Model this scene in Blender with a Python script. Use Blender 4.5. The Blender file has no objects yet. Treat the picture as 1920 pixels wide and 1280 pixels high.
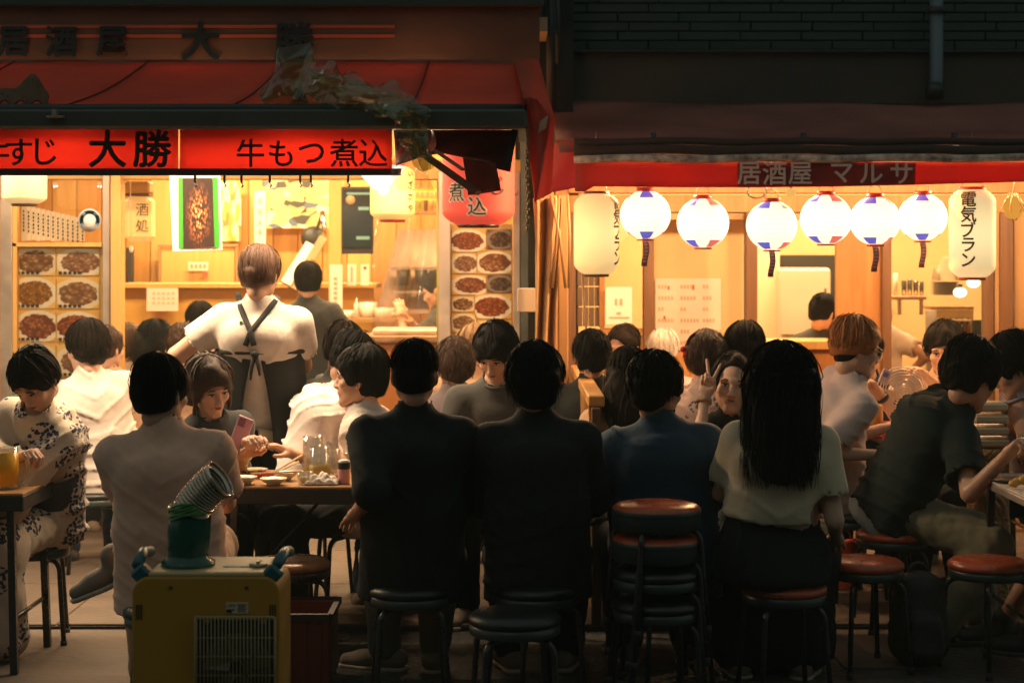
import bpy, bmesh, math, random
import numpy as np
from mathutils import Vector, Matrix, Euler
random.seed(7); RNG = np.random.default_rng(7)
sc = bpy.context.scene
C = sc.collection
R = math.radians

# ---------------------------------------------------------------- camera (standing photographer across the lane, 62 mm lens)
F, CX, HY, H = 3300.0, 960.0, 486.0, 1.63      # focal length in photo pixels, centre column, horizon row, eye height
def P(px, py, d): return np.array([(px - CX) / F * d, d, H + (HY - py) / F * d])
cam_d = bpy.data.cameras.new("camera"); cam = bpy.data.objects.new("camera", cam_d); C.objects.link(cam)
cam.location = (0, 0, H); cam.rotation_euler = (R(90), 0, 0)
cam_d.sensor_width = 36; cam_d.lens = 36 * F / 1920; cam_d.shift_y = (HY - 640) / 1920
cam_d.clip_start = 0.05; cam_d.clip_end = 200
cam_d.dof.use_dof = True; cam_d.dof.focus_distance = 7.0; cam_d.dof.aperture_fstop = 3.5
sc.camera = cam

# ---------------------------------------------------------------- night sky, faint moonlight, exposure
world = bpy.data.worlds.new("World"); sc.world = world; world.use_nodes = True
wn = world.node_tree.nodes; wl = world.node_tree.links
bg = wn["Background"]
sky = wn.new("ShaderNodeTexSky"); sky.sky_type = 'NISHITA'; sky.sun_disc = False
sky.sun_elevation = R(1.0); sky.sun_rotation = R(200); sky.air_density = 1.0; sky.dust_density = 2.0
tint = wn.new("ShaderNodeMix"); tint.data_type = 'RGBA'; tint.blend_type = 'MIX'
tint.inputs[0].default_value = 0.85
tint.inputs[7].default_value = (0.84, 0.98, 0.86, 1)      # the town's greenish night glow over the dusk sky
wl.new(sky.outputs[0], tint.inputs[6]); wl.new(tint.outputs[2], bg.inputs[0])
bg.inputs[1].default_value = 0.215
sun_d = bpy.data.lights.new("moon", 'SUN'); sun_d.energy = 0.03; sun_d.angle = R(10); sun_d.color = (0.75, 1.0, 0.92)
sun = bpy.data.objects.new("moon", sun_d); C.objects.link(sun); sun.rotation_euler = (R(50), 0, R(-20))
vs = sc.view_settings; vs.view_transform = 'Standard'; vs.look = 'None'; vs.gamma = 1; vs.exposure = 0.0; vs.use_curve_mapping = False
AWN_W, INL_W, INR_W, VAL_W, GLB_W = 42, 62, 78, 84, 12      # lamp powers, watts
sc.render.engine = 'CYCLES'
cy = sc.cycles
cy.use_denoising = True; cy.max_bounces = 8; cy.diffuse_bounces = 4; cy.glossy_bounces = 3; cy.transmission_bounces = 6; cy.transparent_max_bounces = 12
cy.sample_clamp_indirect = 4.0; cy.sample_clamp_direct = 0; cy.caustics_reflective = False; cy.caustics_refractive = False; cy.blur_glossy = 1.0
try: cy.denoiser = 'OPENIMAGEDENOISE'
except Exception: pass

# ---------------------------------------------------------------- materials
MATS = {}
def mat(name, col, rough=0.6, metal=0.0, spec=0.5, bump=None, var=None, emit=None, estr=1.0, alpha=1.0, trans=0.0, sheen=0.0, sss=0.0, coat=0.0, transl=0.0):
    """procedural Principled material. bump=(scale, strength[, kind]); var=(scale, amount): noise mottling of the base colour."""
    if name in MATS: return MATS[name]
    m = bpy.data.materials.new(name); m.use_nodes = True
    n = m.node_tree.nodes; l = m.node_tree.links; b = n["Principled BSDF"]
    b.inputs["Base Color"].default_value = (*col[:3], 1); b.inputs["Roughness"].default_value = rough; b.inputs["Metallic"].default_value = metal
    b.inputs["Specular IOR Level"].default_value = spec
    if sheen: b.inputs["Sheen Weight"].default_value = sheen; b.inputs["Sheen Roughness"].default_value = 0.5
    if sss: b.inputs["Subsurface Weight"].default_value = sss; b.inputs["Subsurface Radius"].default_value = (0.02, 0.007, 0.004); b.inputs["Subsurface Scale"].default_value = 0.4
    if coat: b.inputs["Coat Weight"].default_value = coat; b.inputs["Coat Roughness"].default_value = 0.12
    if trans: b.inputs["Transmission Weight"].default_value = trans
    if alpha < 1: b.inputs["Alpha"].default_value = alpha
    if emit: b.inputs["Emission Color"].default_value = (*emit, 1); b.inputs["Emission Strength"].default_value = estr
    tc = n.new("ShaderNodeTexCoord")
    if var:
        t = n.new("ShaderNodeTexNoise"); t.inputs["Scale"].default_value = var[0]; t.inputs["Detail"].default_value = 6; t.inputs["Roughness"].default_value = 0.6
        l.new(tc.outputs["Object"], t.inputs["Vector"])
        mr = n.new("ShaderNodeMapRange"); mr.inputs[1].default_value = 0.3; mr.inputs[2].default_value = 0.7
        mr.inputs[3].default_value = 1 - var[1]; mr.inputs[4].default_value = 1 + var[1]
        l.new(t.outputs["Fac"], mr.inputs[0])
        mx = n.new("ShaderNodeVectorMath"); mx.operation = 'SCALE'; mx.inputs[0].default_value = col[:3]
        l.new(mr.outputs[0], mx.inputs["Scale"]); l.new(mx.outputs[0], b.inputs["Base Color"])
        mr2 = n.new("ShaderNodeMapRange"); mr2.inputs[1].default_value = 0.3; mr2.inputs[2].default_value = 0.7
        mr2.inputs[3].default_value = max(0.02, rough - 0.12); mr2.inputs[4].default_value = min(1, rough + 0.12)
        l.new(t.outputs["Fac"], mr2.inputs[0]); l.new(mr2.outputs[0], b.inputs["Roughness"])
    if bump:
        t = n.new("ShaderNodeTexNoise" if len(bump) < 3 else "ShaderNodeTexVoronoi"); t.inputs["Scale"].default_value = bump[0]
        if len(bump) < 3: t.inputs["Detail"].default_value = 5
        l.new(tc.outputs["Object"], t.inputs["Vector"])
        bp = n.new("ShaderNodeBump"); bp.inputs["Strength"].default_value = bump[1]; bp.inputs["Distance"].default_value = 0.01
        l.new(t.outputs[0], bp.inputs["Height"]); l.new(bp.outputs[0], b.inputs["Normal"])
    if transl:
        tr = n.new("ShaderNodeBsdfTranslucent"); tr.inputs[0].default_value = (*col[:3], 1)
        mix = n.new("ShaderNodeMixShader"); mix.inputs[0].default_value = transl
        l.new(b.outputs[0], mix.inputs[1]); l.new(tr.outputs[0], mix.inputs[2]); l.new(mix.outputs[0], n["Material Output"].inputs[0])
    MATS[name] = m
    return m
def cloth(name, col, bump=0.35, sheen=0.15, rough=0.9):
    if max(col) < .03: sheen = 0
    return mat(name, col, rough, spec=0.2, bump=(15, bump * 1.3), var=(9, 0.12), sheen=sheen)
def wood(name, c1, c2, scale=(1, 1, 0.08), rough=0.5, freq=14):
    """grain running along local Z by default (scale squeezes the axis of the grain)"""
    if name in MATS: return MATS[name]
    m = mat(name, c1, rough, bump=None); n = m.node_tree.nodes; l = m.node_tree.links; b = n["Principled BSDF"]
    tc = [x for x in n if x.type == 'TEX_COORD'][0]
    mp = n.new("ShaderNodeMapping"); mp.inputs["Scale"].default_value = scale; l.new(tc.outputs["Object"], mp.inputs[0])
    t = n.new("ShaderNodeTexNoise"); t.inputs["Scale"].default_value = freq; t.inputs["Detail"].default_value = 7; t.inputs["Distortion"].default_value = 1.2
    l.new(mp.outputs[0], t.inputs["Vector"])
    cr = n.new("ShaderNodeValToRGB"); cr.color_ramp.elements[0].position = 0.32; cr.color_ramp.elements[1].position = 0.68
    cr.color_ramp.elements[0].color = (*c2, 1); cr.color_ramp.elements[1].color = (*c1, 1)
    l.new(t.outputs[0], cr.inputs[0]); l.new(cr.outputs[0], b.inputs["Base Color"])
    bp = n.new("ShaderNodeBump"); bp.inputs["Strength"].default_value = 0.15; bp.inputs["Distance"].default_value = 0.004
    l.new(t.outputs[0], bp.inputs["Height"]); l.new(bp.outputs[0], b.inputs["Normal"])
    return m
def emitter(name, col, strength):
    if name in MATS: return MATS[name]
    m = bpy.data.materials.new(name); m.use_nodes = True; n = m.node_tree.nodes; n.remove(n["Principled BSDF"])
    e = n.new("ShaderNodeEmission"); e.inputs[0].default_value = (*col, 1); e.inputs[1].default_value = strength
    m.node_tree.links.new(e.outputs[0], n["Material Output"].inputs[0]); MATS[name] = m
    return m
def clear_sheet(name, tintc=(1, 1, 1), gloss=0.12, rough=0.05, bump=None, haze=0.0, edge=0.5):
    """thin glass or plastic film: mostly transparent, a little mirror, a little milky"""
    if name in MATS: return MATS[name]
    m = bpy.data.materials.new(name); m.use_nodes = True; n = m.node_tree.nodes; l = m.node_tree.links; n.remove(n["Principled BSDF"])
    tr = n.new("ShaderNodeBsdfTransparent"); tr.inputs[0].default_value = (*tintc, 1)
    gl = n.new("ShaderNodeBsdfGlossy"); gl.inputs["Roughness"].default_value = rough
    mx = n.new("ShaderNodeMixShader"); lw = n.new("ShaderNodeLayerWeight"); lw.inputs[0].default_value = 0.25
    mr = n.new("ShaderNodeMapRange"); mr.inputs[3].default_value = gloss; mr.inputs[4].default_value = min(1, gloss + edge)
    l.new(lw.outputs["Facing"], mr.inputs[0]); l.new(mr.outputs[0], mx.inputs[0]); l.new(tr.outputs[0], mx.inputs[1]); l.new(gl.outputs[0], mx.inputs[2])
    out = mx.outputs[0]
    if haze:
        df = n.new("ShaderNodeBsdfDiffuse"); df.inputs[0].default_value = (*[min(1, c) * 0.8 for c in tintc], 1); m2 = n.new("ShaderNodeMixShader"); m2.inputs[0].default_value = haze
        l.new(out, m2.inputs[1]); l.new(df.outputs[0], m2.inputs[2]); out = m2.outputs[0]
    if bump:
        tc = n.new("ShaderNodeTexCoord"); t = n.new("ShaderNodeTexNoise"); t.inputs["Scale"].default_value = bump[0]; l.new(tc.outputs["Object"], t.inputs["Vector"])
        bp = n.new("ShaderNodeBump"); bp.inputs["Strength"].default_value = bump[1]; l.new(t.outputs[0], bp.inputs["Height"]); l.new(bp.outputs[0], gl.inputs["Normal"])
    l.new(out, n["Material Output"].inputs[0]); MATS[name] = m
    return m

# ---------------------------------------------------------------- objects
def thing(name, label, cat, loc=(0, 0, 0), rz=0.0, group=None):
    o = bpy.data.objects.new(name, None); C.objects.link(o); o.empty_display_size = 0.1
    o.location = tuple(float(v) for v in loc); o.rotation_euler = (0, 0, rz); o["label"] = label; o["category"] = cat
    if group: o["group"] = group
    return o
def tag(o, label, cat, group=None):
    o["label"] = label; o["category"] = cat
    if group: o["group"] = group
    return o
def dup(root, loc, rz=0.0, label=None, group=None):
    r = root.copy(); C.objects.link(r); r.location = tuple(float(v) for v in loc); r.rotation_euler = (0, 0, rz)
    if label: r["label"] = label
    if group: r["group"] = group
    for ch in list(root.children):
        c = ch.copy(); C.objects.link(c); c.parent = r
        for g in list(ch.children):
            e = g.copy(); C.objects.link(e); e.parent = c
    return r
def link(name, me, parent=None, label=None):
    o = bpy.data.objects.new(name, me); C.objects.link(o)
    if parent is not None: o.parent = parent
    if label: o["label"] = label
    return o
def np_mesh(name, V, Fs, mats, mi=None, smooth=True):
    """V (n,3); Fs: list of int arrays (k,3) or (k,4)"""
    V = np.asarray(V, dtype=np.float32)
    Fs = [np.asarray(f, dtype=np.int32) for f in Fs if len(f)]
    me = bpy.data.meshes.new(name)
    me.vertices.add(len(V)); me.vertices.foreach_set("co", V.ravel())
    nl = sum(f.size for f in Fs); npoly = sum(len(f) for f in Fs)
    me.loops.add(nl); me.polygons.add(npoly)
    me.loops.foreach_set("vertex_index", np.concatenate([f.ravel() for f in Fs]).astype(np.int32))
    tot = np.concatenate([np.full(len(f), f.shape[1], np.int32) for f in Fs])
    st = np.concatenate([[0], np.cumsum(tot)[:-1]]).astype(np.int32)
    me.polygons.foreach_set("loop_start", st); me.polygons.foreach_set("loop_total", tot)
    if mi is not None: me.polygons.foreach_set("material_index", np.asarray(mi, np.int32))
    me.polygons.foreach_set("use_smooth", np.full(npoly, smooth, bool))
    for m in mats: me.materials.append(m)
    me.update(calc_edges=True); me.validate()
    return me

class MB:
    """collects simple shapes and links them as ONE mesh object"""
    def __init__(s): s.v = []; s.f = []; s.m = []; s.sm = []; s.n = 0
    def add(s, V, Fl, mi=0, smooth=False):
        s.v.append(np.asarray(V, float)); 
        for f in Fl: s.f.append([int(i) + s.n for i in f]); s.m.append(mi); s.sm.append(smooth)
        s.n += len(V); return s
    def box(s, c, size, rot=None, mi=0, bev=0.0):
        x, y, z = [v / 2 for v in size]
        if bev <= 0:
            V = np.array([[i, j, k] for i in (-x, x) for j in (-y, y) for k in (-z, z)], float)
            Fl = [(0, 1, 3, 2), (4, 6, 7, 5), (0, 4, 5, 1), (2, 3, 7, 6), (0, 2, 6, 4), (1, 5, 7, 3)]
        else:
            bev = min(bev, x * .9, y * .9, z * .9)
            V = []; 
            for i in (-1, 1):
                for j in (-1, 1):
                    for k in (-1, 1):
                        V += [(i * x, j * (y - bev), k * (z - bev)), (i * (x - bev), j * y, k * (z - bev)), (i * (x - bev), j * (y - bev), k * z)]
            V = np.array(V)
            I = lambda i, j, k, a: ((i > 0) * 4 + (j > 0) * 2 + (k > 0)) * 3 + a
            Fl = []
            for sg in (-1, 1):
                q = [(-1, -1), (1, -1), (1, 1), (-1, 1)]
                if sg < 0: q = q[::-1]
                Fl.append([I(sg, a, b, 0) for a, b in q]); Fl.append([I(b, sg, a, 1) for a, b in q]); Fl.append([I(a, b, sg, 2) for a, b in q])
            for a in (-1, 1):
                for b in (-1, 1):
                    e1 = [I(-1, a, b, 1), I(1, a, b, 1), I(1, a, b, 2), I(-1, a, b, 2)]
                    e2 = [I(a, -1, b, 0), I(a, 1, b, 0), I(a, 1, b, 2), I(a, -1, b, 2)]
                    e3 = [I(a, b, -1, 0), I(a, b, 1, 0), I(a, b, 1, 1), I(a, b, -1, 1)]
                    p = a * b > 0
                    Fl.append(e1 if not p else e1[::-1]); Fl.append(e2 if p else e2[::-1]); Fl.append(e3 if not p else e3[::-1])
                    for c_ in (-1, 1):
                        t = [I(a, b, c_, 0), I(a, b, c_, 1), I(a, b, c_, 2)]
                        Fl.append(t if a * b * c_ > 0 else t[::-1])
        if rot is not None: V = V @ np.array(Euler(rot).to_matrix()).T
        return s.add(V + np.asarray(c, float), Fl, mi)
    def bar(s, a, b, w, h, mi=0, up=(0, 0, 1)):
        """rectangular bar from a to b"""
        a = np.asarray(a, float); b = np.asarray(b, float); t = b - a; L = np.linalg.norm(t); t /= L
        u = np.asarray(up, float); 
        if abs(np.dot(u, t)) > .95: u = np.array([0, 1., 0])
        sd = np.cross(t, u); sd /= np.linalg.norm(sd); u = np.cross(sd, t)
        V = [a + i * sd * w / 2 + j * u * h / 2 + k * t * L for k in (0, 1) for i, j in ((-1, -1), (1, -1), (1, 1), (-1, 1))]
        return s.add(V, [(3, 2, 1, 0), (4, 5, 6, 7), (0, 1, 5, 4), (1, 2, 6, 5), (2, 3, 7, 6), (3, 0, 4, 7)], mi)
    def tube(s, pts, r, n=8, mi=0, smooth=True, caps=True):
        pts = np.asarray(pts, float); k = len(pts); r = np.broadcast_to(np.asarray(r, float), (k,))
        T = np.gradient(pts, axis=0); T /= np.linalg.norm(T, axis=1)[:, None] + 1e-12
        u = np.array([0, 0, 1.]) if abs(T[0][2]) < .9 else np.array([1., 0, 0])
        V = []
        for i in range(k):
            sd = np.cross(T[i], u); sd /= np.linalg.norm(sd) + 1e-12; u = np.cross(sd, T[i])
            for j in range(n):
                a = 2 * math.pi * j / n; V.append(pts[i] + r[i] * (math.cos(a) * sd + math.sin(a) * u))
        Fl = [(i * n + j, i * n + (j + 1) % n, (i + 1) * n + (j + 1) % n, (i + 1) * n + j) for i in range(k - 1) for j in range(n)]
        if caps: Fl += [tuple(range(n))[::-1], tuple((k - 1) * n + j for j in range(n))]
        return s.add(V, Fl, mi, smooth)
    def lathe(s, prof, c=(0, 0, 0), n=24, mi=0, smooth=True, axis=None):
        """prof: (r, z) list; spun about Z (or `axis`) through c"""
        V = []; 
        for r_, z_ in prof:
            for j in range(n):
                a = 2 * math.pi * j / n; V.append((r_ * math.cos(a), r_ * math.sin(a), z_))
        k = len(prof)
        Fl = [(i * n + j, i * n + (j + 1) % n, (i + 1) * n + (j + 1) % n, (i + 1) * n + j) for i in range(k - 1) for j in range(n)]
        V = np.array(V)
        if axis is not None:
            q = Vector((0, 0, 1)).rotation_difference(Vector(axis)); V = V @ np.array(q.to_matrix()).T
        return s.add(V + np.asarray(c, float), Fl, mi, smooth)
    def ell(s, c, r, n=12, m=8, mi=0, M=None):
        V = []; 
        for i in range(m + 1):
            t = math.pi * i / m
            for j in range(n): V.append((r[0] * math.sin(t) * math.cos(2 * math.pi * j / n), r[1] * math.sin(t) * math.sin(2 * math.pi * j / n), r[2] * math.cos(t)))
        V = np.array(V)
        if M is not None: V = V @ np.asarray(M).T
        Fl = [(i * n + j, (i + 1) * n + j, (i + 1) * n + (j + 1) % n, i * n + (j + 1) % n) for i in range(m) for j in range(n)]
        return s.add(V + np.asarray(c, float), Fl, mi, True)
    def sheet(s, fn, nu, nv, mi=0, smooth=True):
        """fn(u,v) -> point, u,v in 0..1"""
        V = [fn(i / nu, j / nv) for j in range(nv + 1) for i in range(nu + 1)]
        w = nu + 1
        return s.add(V, [(j * w + i, j * w + i + 1, (j + 1) * w + i + 1, (j + 1) * w + i) for j in range(nv) for i in range(nu)], mi, smooth)
    def prism(s, poly, a, b, mi=0):
        """polygon (x,z) pairs extruded in y from a to b"""
        n = len(poly); V = [(x, a, z) for x, z in poly] + [(x, b, z) for x, z in poly]
        Fl = [tuple(range(n)), tuple(range(2 * n - 1, n - 1, -1))] + [(i, n + i, n + (i + 1) % n, (i + 1) % n) for i in range(n)]
        return s.add(V, Fl, mi)
    def mesh(s, name, mats, off=None):
        V = np.concatenate(s.v) 
        if off is not None: V = V - np.asarray(off, float)
        me = bpy.data.meshes.new(name); me.from_pydata(V.tolist(), [], s.f)
        me.polygons.foreach_set("material_index", s.m); me.polygons.foreach_set("use_smooth", s.sm)
        for m in (mats if isinstance(mats, (list, tuple)) else [mats]): me.materials.append(m)
        bm = bmesh.new(); bm.from_mesh(me); bmesh.ops.remove_doubles(bm, verts=bm.verts, dist=1e-6); bmesh.ops.recalc_face_normals(bm, faces=bm.faces); bm.to_mesh(me); bm.free()
        me.update(); return me
    def build(s, name, mats, parent=None, world=False, label=None, kind=None):
        off = parent.location if (world and parent is not None) else None
        o = link(name, s.mesh(name, mats, off), parent, label)
        if kind: o["kind"] = kind
        return o
def wbuild(mb, name, mats, parent, label=None, kind=None): return mb.build(name, mats, parent, True, label, kind)
def solidify(o, t, off=0.0):
    md = o.modifiers.new("thickness", 'SOLIDIFY'); md.thickness = t; md.offset = off; return o
def text_mesh(s, size, bold=0.0, depth=0.002, vertical=False, sub=False, align='CENTER'):
    """glyph outlines as (V, faces): x right, y up, z out"""
    cu = bpy.data.curves.new("txt", 'FONT'); cu.body = "\n".join(s) if vertical else s; cu.size = size; cu.align_x = align; cu.align_y = 'CENTER'
    cu.offset = bold; cu.extrude = depth; cu.resolution_u = 3; cu.space_line = 0.86
    o = bpy.data.objects.new("txt", cu); C.objects.link(o)
    dg = bpy.context.evaluated_depsgraph_get(); me = bpy.data.meshes.new_from_object(o.evaluated_get(dg))
    C.objects.unlink(o); bpy.data.objects.remove(o); bpy.data.curves.remove(cu)
    bm = bmesh.new(); bm.from_mesh(me); bmesh.ops.triangulate(bm, faces=bm.faces)
    if sub:
        es = [e for e in bm.edges if e.calc_length() > size * 0.18]
        bmesh.ops.subdivide_edges(bm, edges=es, cuts=2); bmesh.ops.triangulate(bm, faces=bm.faces)
    V = np.array([v.co[:] for v in bm.verts]); Fl = [tuple(v.index for v in f.verts) for f in bm.faces]
    bm.free(); bpy.data.meshes.remove(me); return V, Fl
# ================================================================ people: smooth distance fields turned into meshes
def nrm(v): v = np.asarray(v, float); return v / (np.linalg.norm(v) + 1e-12)
class Field:
    def __init__(s, lo, hi, h):
        s.lo = np.asarray(lo, float); s.h = h; s.n = np.maximum(np.ceil((np.asarray(hi, float) - s.lo) / h).astype(int) + 1, 4)
        s.v = np.full(s.n, 0.3, np.float32)
        s.ax = [(s.lo[i] + h * np.arange(s.n[i])).astype(np.float32) for i in range(3)]
    def _sl(s, lo, hi):
        a = np.clip(np.floor((np.asarray(lo) - s.lo) / s.h).astype(int), 0, s.n); b = np.clip(np.ceil((np.asarray(hi) - s.lo) / s.h).astype(int) + 1, 0, s.n)
        return tuple(slice(a[i], b[i]) for i in range(3)), [s.ax[0][a[0]:b[0], None, None], s.ax[1][None, a[1]:b[1], None], s.ax[2][None, None, a[2]:b[2]]]
    def _put(s, sl, d, k, sub):
        v = s.v[sl]
        if d.size == 0: return
        if sub: d = -d; h = np.maximum(k - np.abs(v - d), 0) / k; s.v[sl] = np.maximum(v, d) + h * h * k * .25
        else: h = np.maximum(k - np.abs(v - d), 0) / k; s.v[sl] = np.minimum(v, d) - h * h * k * .25
    def cap(s, a, b, ra, rb, k=.02, side=None, w=1.0, sub=False):
        a = np.asarray(a, float); b = np.asarray(b, float); pad = max(ra, rb) * max(w, 1) + k + 2 * s.h
        sl, (X, Y, Z) = s._sl(np.minimum(a, b) - pad, np.maximum(a, b) + pad)
        qx, qy, qz = X - a[0], Y - a[1], Z - a[2]; ba = b - a
        if side is not None:
            c = 1 - 1 / w; dd = (qx * side[0] + qy * side[1] + qz * side[2]) * c
            qx, qy, qz = qx - dd * side[0], qy - dd * side[1], qz - dd * side[2]
            ba = ba - np.dot(ba, side) * c * np.asarray(side)
        t = np.clip((qx * ba[0] + qy * ba[1] + qz * ba[2]) / (ba @ ba + 1e-9), 0, 1)
        d = np.sqrt((qx - t * ba[0]) ** 2 + (qy - t * ba[1]) ** 2 + (qz - t * ba[2]) ** 2) - (ra + t * (rb - ra))
        s._put(sl, d.astype(np.float32), k, sub); return s
    def ell(s, c, r, k=.02, M=None, sub=False):
        c = np.asarray(c, float); r = np.asarray(r, float); pad = r.max() + k + 2 * s.h
        sl, (X, Y, Z) = s._sl(c - pad, c + pad); q = [X - c[0], Y - c[1], Z - c[2]]
        if M is not None: M = np.asarray(M); q = [q[0] * M[0, i] + q[1] * M[1, i] + q[2] * M[2, i] for i in range(3)]
        k0 = np.sqrt((q[0] / r[0]) ** 2 + (q[1] / r[1]) ** 2 + (q[2] / r[2]) ** 2); k1 = np.sqrt((q[0] / r[0] ** 2) ** 2 + (q[1] / r[1] ** 2) ** 2 + (q[2] / r[2] ** 2) ** 2)
        s._put(sl, (k0 * (k0 - 1) / (k1 + 1e-6)).astype(np.float32), k, sub); return s
    def plane(s, p, n, k=.01):
        """cut away the side the normal points to"""
        d = (s.ax[0][:, None, None] - p[0]) * n[0] + (s.ax[1][None, :, None] - p[1]) * n[1] + (s.ax[2][None, None, :] - p[2]) * n[2]
        h = np.maximum(k - np.abs(s.v - d), 0) / k; s.v = (np.maximum(s.v, d) + h * h * k * .25).astype(np.float32); return s
    def mesh(s):
        v = s.v; v[0], v[-1] = .3, .3; v[:, 0], v[:, -1] = .3, .3; v[:, :, 0], v[:, :, -1] = .3, .3
        ins = v < 0; c = np.zeros(s.n - 1, np.int8)
        for i in (0, 1):
            for j in (0, 1):
                for k in (0, 1): c += ins[i:s.n[0] - 1 + i, j:s.n[1] - 1 + j, k:s.n[2] - 1 + k]
        act = (c > 0) & (c < 8); idx = np.argwhere(act); ids = np.full(act.shape, -1, np.int32); ids[act] = np.arange(len(idx))
        pos = np.zeros((len(idx), 3)); cnt = np.zeros(len(idx)); I, J, K = idx.T
        for a in range(3):
            o1, o2 = [x for x in range(3) if x != a]
            for p in (0, 1):
                for q in (0, 1):
                    of = [0, 0, 0]; of[o1] = p; of[o2] = q; oe = list(of); oe[a] = 1
                    v0 = v[I + of[0], J + of[1], K + of[2]]; v1 = v[I + oe[0], J + oe[1], K + oe[2]]
                    m = (v0 < 0) != (v1 < 0); t = v0[m] / (v0[m] - v1[m]); e = np.tile(np.array(of, float), (m.sum(), 1)); e[:, a] = t
                    pos[m] += e; cnt[m] += 1
        V = s.lo + s.h * (idx + pos / cnt[:, None]); Fs = []
        for a in range(3):
            o1, o2 = (a + 1) % 3, (a + 2) % 3
            lo = [slice(None)] * 3; hi = [slice(None)] * 3; lo[a] = slice(0, -1); hi[a] = slice(1, None)
            A = ins[tuple(lo)]; B = ins[tuple(hi)]; w = np.argwhere(A != B); w = w[(w[:, o1] > 0) & (w[:, o2] > 0)]
            flip = A[tuple(w.T)]
            def g(d1, d2):
                x = w.copy(); x[:, o1] -= d1; x[:, o2] -= d2; return ids[tuple(x.T)]
            q = np.stack([g(1, 1), g(0, 1), g(0, 0), g(1, 0)], 1); q[~flip] = q[~flip][:, ::-1]; Fs.append(q)
        return V, np.concatenate(Fs)

def vnormals(V, Fq):
    n = np.zeros_like(V); a = np.cross(V[Fq[:, 2]] - V[Fq[:, 0]], V[Fq[:, 3]] - V[Fq[:, 1]])
    for i in range(4): np.add.at(n, Fq[:, i], a)
    return n / (np.linalg.norm(n, axis=1)[:, None] + 1e-12)
def waves(Q, rng, freq, n=5, aniso=(1, 1, 1)):
    o = np.zeros(len(Q))
    for _ in range(n):
        k = nrm(rng.normal(size=3)) * np.array(aniso) * freq * rng.uniform(.6, 1.5); m = nrm(rng.normal(size=3)) * freq * .45
        o += np.sin(Q @ k + 1.6 * np.sin(Q @ m + rng.uniform(0, 6)) + rng.uniform(0, 6))
    return o / n ** .5
def folds(V, Fq, rng, amp, freq=55, aniso=(1, 1, .45), Rm=None):
    """soft creases: ridged wave noise pushed along the normals"""
    Q = V if Rm is None else V @ Rm
    msk = .5 + .5 * np.tanh(1.5 * waves(Q, rng, 12, 2)); w1 = waves(Q, rng, freq, 3, aniso); w2 = waves(Q, rng, freq * .7, 3, aniso)
    r = np.exp(-(w1 / .35) ** 2) * (.35 + .65 * msk) - np.exp(-(w2 / .30) ** 2) * (1 - .7 * msk)
    return V + vnormals(V, Fq) * (amp * (r + .25 * waves(Q, rng, freq * .4, 3)))[:, None]
def creases(V, Fq, rng, amp, Rm, hp):
    """pull lines of worn cloth: slanting from the armpits, level ones gathering at the waist, soft upright ones towards the hem"""
    Q = (V - hp) @ Rm; z = Q[:, 2]; n1, n2, n3 = (waves(Q, rng, f_, 3) for f_ in (9, 7, 16)); m1, m2 = (np.clip(.5 + .8 * waves(Q, rng, 8, 3), 0, 1) for _ in (0, 1))
    def ridge(ph, w=.27): return np.exp(-(np.sin(ph) / w) ** 2)
    s = np.where(Q[:, 1] < 0, 1, .8); a = ridge(34 * (.62 * np.abs(Q[:, 0]) - .78 * z) + 1.7 * n1 + rng.uniform(0, 6)) * m1 * np.clip((z - .02) / .2, 0, 1)
    b = ridge(36 * z + 10 * Q[:, 0] * rng.choice((-1, 1)) + 1.9 * n2 + rng.uniform(0, 6)) * m2 * np.clip((.34 - z) / .2, 0, 1)
    c = ridge(30 * np.arctan2(Q[:, 0], -Q[:, 1]) * .16 + 1.2 * n3, .5) * np.clip((.12 - z) / .15, 0, 1)
    return V + vnormals(V, Fq) * (amp * s * (1.15 * a + 1.25 * b + .5 * c + .35 * n2 + .18 * n3 - .4))[:, None]
def ik(a, b, l1, l2, pole):
    a = np.asarray(a, float); b = np.asarray(b, float); d = b - a; L = np.linalg.norm(d); u = d / (L + 1e-9); L2 = min(L, (l1 + l2) * .999)
    x = (l1 * l1 - l2 * l2 + L2 * L2) / (2 * L2); hgt = math.sqrt(max(l1 * l1 - x * x, 1e-6)); p = np.asarray(pole, float); p = p - (p @ u) * u
    return a + u * x + nrm(p) * hgt, a + u * L2
def ell_mesh(c, r, n=10, m=6, M=None, rot=None):
    b = MB(); b.ell(c, r, n, m, 0, M); return b.v[0], np.array(b.f)
def tube_np(pts, rad, n=5):
    pts = np.asarray(pts, float); k = len(pts); T = np.gradient(pts, axis=0); T /= np.linalg.norm(T, axis=1)[:, None] + 1e-12
    u = np.array([0, 0, 1.]) if abs(T[0][2]) < .9 else np.array([1., 0, 0]); sd = np.cross(T, u); sd /= np.linalg.norm(sd, axis=1)[:, None] + 1e-9; up = np.cross(sd, T)
    a = 2 * np.pi * np.arange(n) / n; rad = np.broadcast_to(np.asarray(rad, float), (k,))
    V = pts[:, None] + rad[:, None, None] * (np.cos(a)[None, :, None] * sd[:, None] + np.sin(a)[None, :, None] * up[:, None])
    i = np.arange(k - 1)[:, None] * n; j = np.arange(n)[None]; j2 = (j + 1) % n
    return V.reshape(-1, 3), np.stack([i + j, i + j2, i + n + j2, i + n + j], -1).reshape(-1, 4)

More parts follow.
